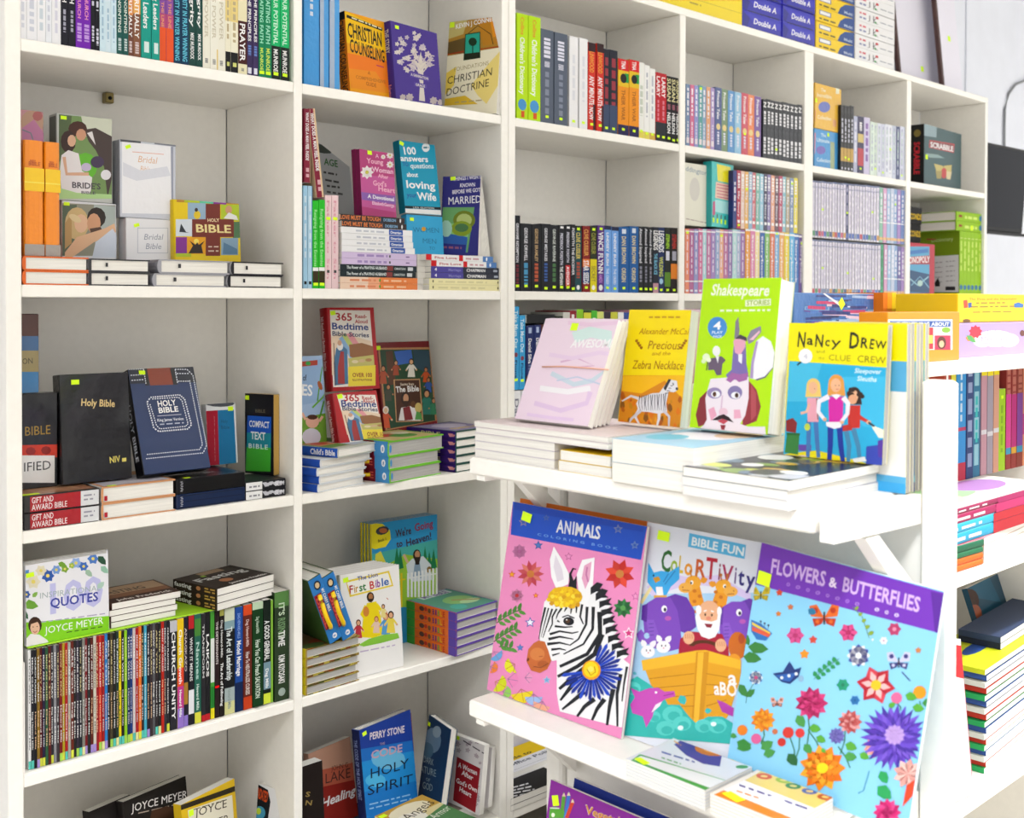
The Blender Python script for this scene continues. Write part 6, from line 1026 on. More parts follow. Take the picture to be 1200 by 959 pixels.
z.P([(90, 330), (615, 330), (600, 959), (15, 959), (15, 880), (90, 340)], 'a8d0f0').P([(120, 300), (200, 240), (300, 260), (420, 250), (560, 330), (560, 360), (420, 300), (300, 290), (140, 340)], 'd8c8f0').L([(95, 370), (140, 300), (220, 262)], 14, 'f0e0a0')
z.P([(300, 72), (540, 122), (534, 182), (294, 130)], '58b8e8').T('BIBLE FUN', 306, 122, 532, 170, 36, 'f4fcff')
for ch, x, y, w_, c in (('C', 176, 230, 44, '286828'), ('o', 218, 234, 30, '98b828'), ('L', 250, 238, 22, 'd8b820'), ('o', 276, 246, 36, 'e89820'), ('R', 320, 252, 44, 'c85820'), ('T', 366, 262, 46, 'b81830'), ('i', 420, 268, 10, '882038'), ('V', 436, 276, 44, 'a82058'), ('i', 488, 284, 10, '582878'), ('t', 506, 290, 24, '302878'), ('y', 540, 300, 34, '302878')): z.T(ch, x, y, x+w_, y+w_*.18, 92 if ch in 'CT' else 74, c)
# bird
z.P([(126, 196), (150, 240), (180, 232), (214, 238), (258, 212), (258, 268), (222, 300), (200, 340), (160, 330), (122, 280)], '38a8e8').P([(158, 300), (186, 300), (190, 340), (162, 345)], 'f4f4f8').P([(146, 262), (170, 256), (178, 272), (156, 284)], 'c89018').E(148, 252, 4, 5, '102030', 8).L([(196, 290), (240, 232)], 4, '2078b8').L([(190, 280), (212, 244)], 4, '2078b8').R(150, 336, 204, 348, 'e0a840')
def giraffe(hx, hy, nx, ny, f):
    z.L([(hx, hy), (nx, ny)], 50, 'e89820', 62); z.E(hx, hy-6, 34, 30, 'f0a828'); z.E(hx+f*32, hy+16, 30, 22, 'f0b048'); z.L([(hx-8, hy-30), (hx-10, hy-52)], 6, 'c87818'); z.L([(hx+14, hy-30), (hx+18, hy-52)], 6, 'c87818'); z.E(hx-10, hy-54, 7, 7, 'b86818', 8); z.E(hx+18, hy-54, 7, 7, 'b86818', 8); z.E(hx+f*6, hy-6, 7, 9, 'fff', 8).E(hx+f*8, hy-4, 4, 6, '201008', 8); z.E(hx+f*44, hy+14, 3, 3, '803808', 6); z.leaf(hx-f*30, hy-10, hx-f*62, hy-22, 'e89820', .4); z.L([(hx+f*16, hy+28), (hx+f*46, hy+26)], 3, '904010')
    for k in range(5): z.E(nx-12+(k % 2)*22, ny-62+k*22, 9, 8, 'c87014', 7)
giraffe(316, 288, 334, 380, -1); giraffe(444, 304, 424, 384, 1)
# elephants
for dx, dy, s_ in ((0, 0, 1), (322, 18, .95)):
    q = lambda x, y: (95+dx+(x-95)*s_, 340+dy+(y-340)*s_)
    z.P([q(*p) for p in ((190, 350), (240, 330), (290, 345), (322, 400), (330, 470), (290, 500), (240, 480))], '6838a8').P([q(*p) for p in ((120, 370), (160, 345), (220, 345), (250, 400), (262, 470), (270, 560), (210, 575), (150, 560), (110, 500), (105, 440))], '7c48bc').P([q(*p) for p in ((118, 440), (150, 440), (170, 500), (160, 540), (120, 545), (84, 530), (76, 500), (96, 480), (112, 500), (128, 500))], '8858c8').P([q(*p) for p in ((100, 380), (124, 370), (120, 450), (96, 440))], '5c309c')
    a = q(194, 394); z.E(a[0], a[1], 12, 15, 'fff').E(a[0]+3, a[1]+3, 6, 9, '201038'); a = q(210, 434); z.E(a[0], a[1], 14, 10, 'b858b0'); a = q(120, 508); z.E(a[0], a[1], 12, 13, 'a8d0f0', 10) if dx == 0 else None
    for k in range(4): z.L([q(128, 458+k*16), q(150, 456+k*16)], 3, '5c309c')
z.E(505, 550, 40, 60, 'c86818').E(490, 610, 28, 26, 'e89820').E(522, 520, 14, 22, 'b04818')
# sailor
z.P([(255, 572), (262, 520), (310, 490), (440, 500), (466, 560), (470, 620), (255, 600)], 'a81834').E(384, 410, 46, 52, 'e8b088').P([(336, 400), (326, 430), (336, 480), (352, 510), (384, 522), (410, 512), (428, 480), (434, 420), (424, 400), (418, 440), (396, 448), (372, 444), (350, 440)], 'f4f4f8').E(340, 398, 12, 20, 'f4f4f8').E(428, 404, 10, 20, 'f4f4f8').E(368, 418, 4, 6, '201008', 8).E(396, 420, 4, 6, '201008', 8).E(382, 434, 11, 9, 'e08c70').L([(362, 404), (374, 400)], 5, 'f4f4f8').L([(392, 402), (404, 406)], 5, 'f4f4f8').P([(364, 456), (400, 458), (392, 474), (374, 472)], '902838')
z.E(366, 556, 66, 30, '5a2c10', 16, 4, 180, 360).E(366, 560, 48, 20, 'a81834', 16, 4, 180, 360).E(298, 516, 24, 28, 'e8b088').E(434, 548, 24, 28, 'e8b088')
for k in range(4): z.L([(284+9*k, 500), (286+9*k, 520)], 3, 'c88058').L([(420+9*k, 532), (422+9*k, 552)], 3, 'c88058')
for x, y in ((125, 570), (190, 550)): z.E(x, y+5, 30, 26, 'f6f4f8').leaf(x-10, y-14, x-26, y-46, 'f6f4f8', .35).leaf(x+10, y-14, x+34, y-42, 'f0ecf4', .35).E(x-6, y, 3, 5, '302840', 6).E(x+10, y, 3, 5, '302840', 6).E(x+2, y+10, 4, 3, 'e08898', 6)
# ark
z.P([(98, 612), (330, 570), (370, 568), (520, 610), (520, 680), (470, 840), (430, 900), (320, 900), (200, 830), (140, 720)], 'e0a018').P([(98, 612), (330, 572), (372, 570), (520, 612), (520, 650), (372, 618), (330, 620), (104, 656)], 'f0b828').P([(330, 575), (385, 575), (360, 880), (310, 880)], 'd09010').P([(338, 578), (362, 578), (340, 880), (318, 880)], 'f0b830')
for k in range(4): z.L([(130+k*20, 690+k*40), (322, 668+k*46)], 3, 'a86c08').L([(372, 668+k*46), (500-k*14, 690+k*30)], 3, 'a86c08')
z.T('a', 466, 712, 502, 716, 60, 'f4f0f0').T('aBOAt', 406, 756, 560, 770, 56, 'f4f0f0')
# sea
z.P([(40, 700), (80, 680), (130, 712), (190, 760), (210, 800), (260, 800), (300, 850), (330, 880), (380, 850), (440, 850), (520, 900), (520, 970), (15, 970), (20, 780)], '30b8b0')
for x, y, r in ((60, 730, 36), (120, 780, 40), (230, 840, 44), (270, 880, 40), (200, 900, 40), (360, 890, 36), (420, 890, 40), (150, 850, 30)): z.E(x, y, r, r*.8, '58d0c8', 12).E(x+6, y+8, r*.6, r*.45, '38b8b0', 10)
z.E(264, 898, 12, 10, 'e8fcfc').E(404, 882, 12, 9, 'e8fcfc').leaf(262, 760, 282, 800, '38b8b8', .4).leaf(366, 828, 396, 824, '38b8b8', .4).leaf(62, 664, 78, 670, '58b8c8', .4)
z.P([(52, 728), (90, 745), (130, 730), (170, 728), (196, 745), (238, 742), (242, 764), (200, 776), (180, 790), (150, 830), (146, 850), (118, 898), (104, 850), (60, 836), (50, 800), (70, 770)], 'c84cb8').P([(140, 835), (158, 800), (186, 786), (176, 806)], 'f4e8f4').E(160, 748, 6, 5, 'fff', 8).L([(192, 762), (236, 752)], 3, '7a2878').P([(418, 780), (450, 790), (490, 815), (486, 850), (440, 830)], 'b03ca8')
z.sticker(192, 85, .021, .013, -2); b.done()
# flowers and butterflies
b = rack('colouring_book', 855, .487, 1068, .497, ZL+.020, 9, .007, 636, 'sky blue flower and butterfly colouring book with a purple band', '8cd0f4', roll=-4.5, mat='gloss', spine='7038b0')
b.zm = (850, 630, 3.551); z = b
z.P([(130, 15), (910, 230), (900, 402), (105, 190)], '7434b8').P([(855, 225), (912, 238), (900, 402), (872, 396)], '5c289c')
z.T('FLOWERS', 186, 146, 414, 204, 62, 'd8b8f0').T('&', 430, 204, 462, 210, 42, 'f0e0f8').T('BUTTERFLIES', 484, 222, 806, 312, 62, 'd8b8f0')
for k in range(12):
    if k != 8: z.E(262+k*41, 196+k*11.6, 10 if k % 2 else 8, 8, 'a878d8' if k < 8 else 'e0d0f0', 8).E(262+k*41, 196+k*11.6, 4, 4, '7434b8', 6)
def butterfly(x, y, s_, c, c2, rot=0):
    for sx in (-1, 1): z.P([(x, y), (x+sx*s_*.5, y-s_*.9), (x+sx*s_, y-s_*.8), (x+sx*s_*.9, y-s_*.1)], c).P([(x, y), (x+sx*s_*.8, y+s_*.05), (x+sx*s_*.65, y+s_*.6), (x+sx*s_*.15, y+s_*.4)], c2).E(x+sx*s_*.6, y-s_*.5, s_*.2, s_*.2, c2, 8).E(x+sx*s_*.45, y+s_*.25, s_*.14, s_*.14, c, 8)
    z.L([(x, y-s_*.4), (x, y+s_*.45)], s_*.12, '302018')
butterfly(148, 240, 40, 'c8b020', 'a89818'); butterfly(412, 335, 62, 'e06820', 'b83818'); z.leaf(345, 300, 378, 318, '2878a0', .4)
butterfly(722, 520, 50, 'c8c8e8', '3a3878'); z.L([(735, 560), (770, 598)], 5, '303070'); butterfly(216, 690, 28, 'e0a898', '9a5848')
z.P([(108, 342), (150, 360), (196, 400), (170, 430), (130, 425), (108, 390)], '3070b8').P([(112, 370), (190, 402), (180, 416), (112, 388)], 'd85838').P([(112, 352), (188, 396), (186, 402), (112, 364)], 'e8c838'); [z.E(148+k*16, 350+k*8, 5, 5, '404860', 6).L([(150+k*14, 370+k*6), (148+k*16, 352+k*8)], 2, '404860') for k in range(3)]
for x0, y0, x1, y1 in ((75, 400, 100, 450), (95, 455, 180, 466), (72, 494, 152, 508), (55, 610, 90, 664), (88, 664, 124, 632)): z.leaf(x0, y0, x1, y1, '388038', .28)
z.L([(78, 400), (80, 470), (70, 500)], 3, '387038').L([(124, 600), (92, 650), (86, 690)], 3, '387038')
for x, y, r, c, n, co in ((292, 408, 38, 'd85090', 6, 'b03068'), (512, 396, 40, 'd84888', 6, 'b02860'), (704, 382, 30, 'c04070', 6, 'e890b0'), (128, 584, 30, ['e8f0f8', '4868b0'], 12, 'b84878'), (555, 492, 48, ['f4f4fc', '4850a0'], 12, 'e8f0fc'), (490, 614, 28, '28a078', 6, '208060'), (540, 678, 22, '3078b8', 6, '2060a0'), (660, 430, 18, 'f4f0f8', 6, 'c8a8c0')): z.flower(x, y, r, c, n, co, .45)
for x, y, r, c in ((226, 230, 16, 'd04828'), (272, 290, 14, 'c87040'), (222, 318, 13, 'd88030'), (366, 426, 19, 'd04838'), (330, 486, 22, 'e89020'), (804, 470, 15, 'c88048')): z.star(x, y, r, c, 5, .6)
z.L([(530, 290), (570, 330), (600, 420)], 3, '60883c'); [z.leaf(540+k*14, 300+k*26, 556+k*16, 288+k*26, '88a838', .35).E(566+k*12, 322+k*26, 5, 5, 'f4f0f0', 6) for k in range(5)]
z.L([(370, 590), (420, 540), (475, 505)], 3, '307048'); [z.leaf(378+k*20, 580-k*15, 370+k*20, 556-k*15, '309858', .4).leaf(378+k*20, 580-k*15, 400+k*20, 588-k*15, '309858', .4) for k in range(5)]
z.P([(198, 566), (240, 560), (268, 515), (290, 550), (318, 540), (306, 580), (270, 610), (236, 602)], '203878').P([(210, 574), (300, 562), (270, 600), (238, 596)], '2c60b0'); [z.E(236+k*30, 584-k*8, 7, 7, 'e8f0f4', 8) for k in range(3)]; z.E(316, 588, 12, 14, '90b8d8', 10)
z.flower(628, 615, 82, ['c02838', 'd04050', 'b82030'], 6, None, .36, rot=10).flower(628, 615, 62, 'f0b8b8', 6, None, .22, rot=10).E(628, 615, 22, 22, 'f8c020', 12)
for x0, y0, x1, y1 in ((345, 730, 340, 870), (500, 790, 480, 900), (160, 790, 150, 860), (120, 840, 190, 860), (270, 830, 290, 940), (310, 830, 290, 930), (810, 680, 800, 720), (715, 690, 730, 720), (345, 800, 400, 900), (470, 870, 520, 959)): z.L([(x0, y0), ((x0+x1)/2+8, (y0+y1)/2), (x1, y1)], 5, '387848')
for x, y, r, c in ((360, 690, 70, ['c02868', 'd84080', 'a82058']), (520, 768, 52, ['c05858', 'e8a0a0', 'b84848']), (158, 760, 52, ['f09018', 'f8a828', 'e07810']), (465, 826, 36, ['7870c0', '6058a8']), (405, 960, 98, ['f08818', 'e87008', 'f8a828']), (625, 870, 50, ['f0b0a8', 'e89890'])):
    for k in range(3): z.flower(x, y, r*(1-.25*k), c, 11-k, None, .32, rot=k*17)
z.E(405, 960, 24, 22, 'f0d818')
for k in range(4): z.flower(703, 832, 142-k*26, ['5838b0', '6848c8', '4830a0', '7858d0'], 26-k*3, None, .13, rot=k*8)
z.E(706, 822, 40, 40, 'a888d8').flower(706, 822, 46, 'c0a0e0', 12, None, .2)
for x, y, r, c in ((72, 802, 22, 'e88018'), (130, 838, 22, 'd86098'), (263, 812, 24, 'd03830'), (312, 814, 20, 'd83838'), (236, 852, 18, 'c83028'), (714, 668, 24, 'e06898'), (810, 645, 28, 'e89818'), (208, 808, 12, 'c87048')): z.E(x, y, r, r, c, 10)
for x0, y0, x1, y1 in ((110, 860, 50, 880), (50, 850, 110, 880), (150, 880, 200, 850), (300, 740, 330, 790), (350, 790, 400, 800), (330, 860, 360, 900), (262, 900, 300, 950), (380, 830, 420, 850), (500, 860, 550, 880), (495, 910, 550, 915), (560, 900, 600, 920), (750, 655, 800, 670), (780, 705, 830, 715), (680, 705, 710, 690), (820, 690, 870, 688), (160, 905, 210, 890), (400, 880, 420, 895), (20, 820, 50, 830)): z.leaf(x0, y0, x1, y1, rr.choice(['388838', '489848', '58a838', '286838']), .35)
z.zm = (720, 790, 3.077); [z.flower(985, 500, 52-12*k, ['d82878', 'e84890', 'c01868'], 12, None, .3, rot=k*15) for k in range(3)]; z.flower(1060, 360, 55, ['f4c0b8', 'e8a098'], 9, None, .3).leaf(960, 350, 985, 395, '28a058', .35).leaf(950, 405, 1000, 450, '28a058', .35).P([(1055, 400), (1095, 385), (1080, 440), (1040, 480)], 'e84828').L([(920, 350), (900, 420), (880, 430)], 3, '3888a0')
z.zm = (850, 630, 3.551); z.sticker(163, 172, .019, .017, -3); b.done()
# stacks of thin pads lying in front
def padA(it, i):
    if i < 5: return
    it.mode, it.face = 'px', 'f'; it.zm = (720, 790, 3.077)
    it.P([(48, 318), (92, 290), (430, 395), (335, 445)], '38a850').P([(70, 310), (95, 296), (398, 385), (345, 412)], 'f0f4f8').P([(92, 290), (225, 240), (560, 320), (430, 380)], 'e8ecf8').P([(225, 240), (285, 222), (590, 310), (560, 326)], '68a8d8').P([(215, 255), (250, 236), (400, 262), (400, 290), (380, 335), (320, 325), (260, 295)], '5038a0').E(345, 276, 56, 20, 'd87818', 12, 8).E(350, 274, 30, 12, 'f0a030', 10, 8).P([(450, 284), (490, 296), (470, 320), (425, 312)], 'e8c820').E(520, 326, 22, 6, 'd83838', 8).E(550, 314, 20, 6, 'c83048', 8).E(460, 336, 24, 7, '48a058', 8).bars(170, 285, 290, 322, 6, '4858a8', 5, 2).bars(170, 305, 240, 328, 5, '58a868', 4, 3).bars(215, 245, 240, 260, 5, 'e8a048', 2, 2).sticker(100, 316, .021, .010, -14)
def padB(it, i):
    if i < 5: return
    it.mode, it.face = 'px', 'f'; it.zm = (720, 790, 3.077)
    it.P([(350, 440), (395, 420), (640, 510), (640, 540), (540, 540)], 'f08010').P([(395, 420), (470, 385), (760, 500), (690, 540)], 'f0f0f4').P([(470, 385), (560, 335), (930, 440), (800, 500), (760, 500)], 'e8d078')
    for k, (x, y, c) in enumerate(((590, 348, '38a058'), (640, 360, '3868b8'), (700, 374, 'c04838'), (610, 384, '98b828'), (645, 405, '38884c'), (704, 424, '3868b0'), (540, 370, 'd85838'), (780, 415, '58a050'), (838, 434, '3070b8'), (760, 445, 'b85838'), (790, 458, 'c86838'))): it.E(x, y, 30, 11, c, 10, 6).E(x, y, 14, 4, 'e8d078', 8, 6)
    it.bars(450, 405, 700, 492, 7, '58488c', 8, 4).bars(440, 425, 520, 452, 6, 'e89038', 4, 5).P([(520, 445), (580, 440), (640, 475), (560, 480)], 'f4f4f8').sticker(430, 444, .026, .013, -14)
b1 = pile(735.5, 829, .386, ZL, [.0042]*6, 'activity_pad', 'thin activity pad with green border in the wrapped left stack', 'e8ecf4', ax='u', vr=.386, depth=.098, art=padA, mat='gloss', body='soft', group='green-bordered activity pads')
pile(835, 926, .384, ZL, [.0042]*6, 'activity_pad', 'thin number pad with orange border in the wrapped right stack', 'f0e8e0', ax='u', vr=.384, depth=.098, art=padB, mat='gloss', body='soft', group='orange-bordered number pads')
# shelf under it
b = rack('colouring_book', 622, .475, 760, .48, ZL-.40, 10, .006, 914, 'purple vegetable colouring book with three pencils, lowest shelf', '8c1c9c', mat='gloss')
b.zm = (595, 860, 8.276); b.P([(410, 715), (470, 712), (560, 760), (560, 819), (400, 819)], '58a830').L([(410, 722), (500, 725)], 10, 'f0f0f0').E(440, 790, 18, 22, 'f4f8e8', 8)
for x0, y0, x1, y1, c in ((545, 570, 520, 819, '58a030'), (592, 562, 560, 819, '3878d0'), (630, 630, 570, 819, 'd84028')): b.L([(x0, y0+38), (x1, y1)], 34, c).P([(x0-17, y0+40), (x0, y0-6), (x0+17, y0+42)], 'f0d8b8').P([(x0-5, y0+10), (x0, y0-8), (x0+5, y0+10)], c)
b.T('Vegetables', 752, 772, 1250, 960, 88, 'f4e8d0').T('Vegetables', 756, 770, 1250, 957, 80, 'd89830').sticker(465, 650, .013, .015, 20); b.done()
q = rack('colouring_book', 650, .50, 790, .505, ZL-.40, 10, .006, 912, 'dark blue colouring book behind the purple vegetable one', '283c98'); q.done()
# ================================================================== DISPLAY RACK, upper shelf
nb_, zz1 = pile(557, 650, .432, ZU, [.0125]*3, 'notebook', 'white-edged notebook low in the pale pile on the rack', 'f0e8f4', ax='u', depth=.19, body='soft', group='pale notebooks lying on the rack')
pile(655, 717, .428, ZU, [.0150, .0150], 'paperback_book', 'yellow zebra paperback lying flat on the rack', 'f8cc00', ax='u', depth=.14, body='soft', spine='f8cc00', shift=[(0, 0), (2, -1)])
nb_, zz2 = pile(556, 713, .430, zz1+.0002, [.009, .009], 'notebook', 'white-edged notebook high in the pale pile on the rack', ['f0e4f0', 'e8d8d8'], ax='u', depth=.19, body='soft', group='pale notebooks lying on the rack', shift=[(2, 0), (0, 0)])
for k in range(5):
    b = rack('notebook', 603.5+k*2, .466+.014*k, 689+k*5, .470+.014*k, zz2+.0003, 24, .012, 373.5 if k == 0 else None, 'pale pink marbled notebook held by an elastic band, %s of the leaning set' % ('front one' if k == 0 else nth(k+1)), 'f4deee', h=None if k == 0 else hn, group='marbled notebooks leaning together', mat='gloss', page='page')
    hn = b.h
    if k == 0:
        b.zm = (600, 350, 4.569)
        for pts_, c, w_ in (([(330, 210), (420, 180), (520, 200), (560, 260)], 'd8f0ec', 60), ([(210, 400), (330, 460), (430, 440), (560, 400)], 'd0e0ec', 26), ([(260, 340), (350, 320), (440, 360), (330, 370)], 'e0b8d8', 10), ([(150, 480), (300, 500), (420, 480)], 'fbf8fc', 30), ([(120, 560), (260, 600), (400, 560), (420, 500)], 'e8ccec', 26), ([(80, 620), (220, 640), (330, 650)], 'ecd0f0', 18), ([(300, 130), (420, 140), (600, 130)], 'f0d0e8', 22), ([(200, 300), (320, 320), (470, 290), (600, 300)], 'eed4ee', 22), ([(240, 440), (350, 420), (500, 460)], 'c8d4ec', 8)): b.L(pts_, w_, c)
        b.T('AWESOME', 312, 262, 540, 262, 44, 'fff', 'b', .15).sticker(335, 152, .014, .012); b.done()
    else: b.done()
bx = b
el = [on(628, 430.5, 'u', .485), on(665, 429, 'u', .485), on(712, 432, 'u', .488), on(733, 440, 'u', .52)]
m0 = stand((603.5, 'u', .466), (689, 'u', .470), zz2+.0003, 24, .012, 373.5)[0]; i0 = m0.inverted()
def onf(x, y): d = i0.to_3x3() @ ray(x, y); o_ = i0 @ CAM; k = (-.0022-o_.y)/d.y; return m0 @ (o_+d*k)
eb = tube('elastic_band', [onf(635.5, 430), onf(660, 429.5), onf(690, 431.5), onf(713, 433.5)], .0012, mat('peach_elastic', 'e8b098', .6)); eb['label'] = 'thin peach elastic band around the marbled notebooks'; eb['category'] = 'band'
pg2 = [.028, .034]
pile(718, 813, .412, ZU, [.026, .032], 'thick_paperback', 'thick cream-paged paperback pile left of the centre on the rack', ['f0ece4', 'a8d0e8'], ax='u', depth=.22, body='soft', art=lambda it, i: (setattr(it, 'mode', 'uv'), it.E(.5, .5, .35, .2, 'f4f0f8'), it.E(.7, .3, .2, .2, 'e8c8a8'), it.E(.3, .7, .2, .15, '78c8e0')) if i == 1 else None, page='page')
def mag3(it, i):
    if i == 2: it.mode, it.face = 'uv', 'f'; r = random.Random(8); [it.E(r.random(), r.random(), .08+r.random()*.12, .04+r.random()*.08, r.choice(['d8e060', '88a848', 'c8c8d0', '484850', 'e8a8a8', 'f4f4f0', '70889c', 'd8b048'])) for _ in range(34)]
pile(801, 925, .402, ZU, [.0115, .0115, .0125], 'paperback_book', 'glossy paperback in the pile nearest the rack end', ['e8e4ec', 'd8dce8', '2c2c34'], ax='u', depth=.215, body='soft', art=mag3, mat='gloss', shift=[(0, 0), (-1, -2), (0, 1)])
zS = ZU+.0360
b = rack('paperback_book', 724.5, .548, 797, .552, ZU+.0585, 9, .020, 363, 'golden yellow paperback with a galloping zebra foal', 'ffe400', mat='gloss')
b.zm = (540, 310, 3.306); b.P([(606, 650), (626, 430), (872, 430), (852, 655)], 'e08c10').P([(628, 432), (870, 430), (868, 520), (790, 450), (700, 500), (624, 490)], 'fcc010')
for k in range(46): x_, y_ = rr.uniform(615, 850), rr.uniform(520, 645); b.leaf(x_, y_, x_+rr.uniform(-8, 8), y_-rr.uniform(14, 40), rr.choice(['b85c08', 'e87808', '8a5410', 'f09c10', 'c88810']), .25)
b.T('Alexander McCall', 690, 270, 888, 272, 24, 'b87808', 'r', .25).T('Precious', 722, 328, 850, 330, 34, 'a86c08', 'r', .2).T('and the', 740, 352, 812, 352, 15, 'c08410', 'r', .2).T('Zebra Necklace', 664, 404, 862, 408, 34, 'a86c08', 'r', .2).bars(730, 208, 850, 208, 7, 'd0a018', 6, 3)
for s_, x_ in ((1, 690), (-1, 864)): [b.leaf(x_+s_*k*6-s_*14, 300+k*9, x_+s_*k*6-s_*2, 292+k*9, 'a86c08', .4) for k in range(4)]
b.P([(690, 520), (740, 500), (770, 498), (790, 470), (812, 446), (838, 452), (842, 486), (826, 496), (806, 492), (796, 540), (800, 570), (770, 580), (730, 572), (690, 570), (680, 540)], 'eceaf0').L([(690, 520), (660, 510), (625, 530)], 12, 'e0dce4', 5).L([(694, 560), (676, 590), (690, 620), (650, 640)], 14, 'e4e2ea', 7).L([(700, 565), (660, 600), (652, 635)], 12, 'd0ccd8', 6).L([(770, 570), (768, 600), (760, 636)], 13, 'e8e6ee', 7).L([(785, 565), (808, 590), (806, 632)], 12, 'd8d4e0', 6)
for k in range(13): b.L([(694+k*8.4, 508-k*.6), (690+k*8.4+(k % 3)*3, 540), (696+k*8.2, 566)], 3.4, '40404c', 1.5)
for k in range(5): b.L([(792+k*7, 500-k*10), (806+k*5, 498-k*9)], 3, '40404c')
b.P([(786, 480), (806, 444), (816, 446), (794, 490)], '383840').E(824, 466, 3, 3, '18181c', 6).E(838, 482, 6, 6, '50505c', 8); b.done()
b = rack('paperback_book', 808.5, .548, 900, .554, ZU+.0585, 9, .036, 327, 'lime green paperback with a caricature of a moustached bard', 'b8ec00', mat='gloss', inset=.0015)
b.zm = (780, 300, 2.997); z = b
z.T('Shakespeare', 158, 138, 362, 140, 40, 'f8fce8', 'b', .15).P([(280, 156), (370, 150), (370, 174), (280, 178)], 'f0f8d8').T('STORIES', 284, 174, 366, 171, 17, '98b848').bars(192, 196, 368, 194, 7, 'f0f8d8', 9, 3).E(182, 252, 34, 38, '4890d8', 16).T('4', 168, 258, 194, 258, 28, 'fff').T('PLAY', 162, 274, 200, 274, 10, 'e0f0ff').T('PACK', 166, 288, 198, 288, 9, 'e0f0ff')
z.P([(150, 470), (120, 500), (106, 560), (115, 600), (150, 590), (165, 500)], '8a3038').P([(285, 430), (320, 470), (335, 530), (320, 580), (270, 600), (270, 500)], '9a3840').P([(300, 450), (318, 480), (318, 560), (300, 580)], 'b85058')
z.P([(158, 432), (210, 428), (292, 424), (292, 500), (280, 560), (262, 590), (290, 600), (350, 600), (352, 628), (120, 610), (134, 595), (145, 575), (140, 500)], 'f4e8f0').P([(150, 540), (170, 530), (180, 560), (160, 580)], 'f0a8c0').P([(240, 540), (262, 540), (266, 570), (240, 572)], 'f0b0c8').E(172, 482, 26, 20, '9a88b8', 14).E(176, 486, 16, 12, 'f8f8fc', 12).E(172, 486, 7, 9, '6a4028', 10).E(170, 485, 3, 4, '101010', 6).E(244, 480, 26, 24, '8a7cb0', 14).E(246, 490, 16, 12, 'f8f8fc', 12).E(250, 490, 7, 9, '5a3828', 10).E(250, 489, 3, 4, '101010', 6)
z.L([(200, 490), (195, 540), (190, 556)], 5, 'e0c0d8').E(203, 548, 16, 14, 'f0c8d8').P([(162, 577), (186, 562), (204, 556), (222, 566), (240, 586), (216, 578), (200, 572), (182, 578)], '301820').P([(182, 580), (200, 572), (220, 580), (204, 592)], 'c84858').P([(192, 594), (212, 594), (206, 612), (196, 610)], '982838')
z.P([(212, 418), (232, 400), (238, 330), (242, 300), (268, 286), (282, 310), (284, 380), (292, 425), (262, 436), (220, 434)], '8070b0').P([(238, 300), (250, 284), (282, 288), (280, 320), (262, 350), (244, 340)], 'e8a8c0').P([(242, 290), (246, 230), (256, 214), (260, 262), (256, 290)], '888090').P([(286, 290), (300, 262), (335, 246), (336, 268), (310, 300), (292, 310)], '9088a0').P([(294, 295), (330, 262), (332, 268), (308, 296)], 'f0c0d0').P([(244, 292), (262, 276), (284, 286), (286, 300), (262, 292)], '484050').P([(256, 345), (270, 345), (268, 380), (256, 370)], 'f0f0f4').P([(212, 436), (232, 410), (262, 416), (292, 410), (286, 436), (258, 444), (244, 432), (228, 446)], 'a868a8')
z.P([(296, 430), (302, 370), (318, 300), (342, 282), (370, 300), (386, 340), (382, 390), (350, 425), (318, 434)], 'f6f6fa').P([(296, 430), (302, 370), (318, 300), (326, 300), (310, 380), (308, 430)], 'b098c8').L([(384, 350), (380, 392), (350, 426), (318, 436)], 5, '604878')
z.E(179, 334, 14, 18, 'f0f0f0').P([(150, 362), (196, 352), (212, 366), (200, 380), (196, 418), (180, 420), (170, 400), (150, 402)], '6a5a70').E(143, 356, 13, 13, 'e8f4d0').E(134, 370, 8, 8, 'e0f0c0').E(152, 366, 8, 8, 'f4f8e0').L([(148, 372), (144, 402)], 4, '506030').P([(176, 352), (188, 352), (184, 378)], 'f0f0f4')
b.done()
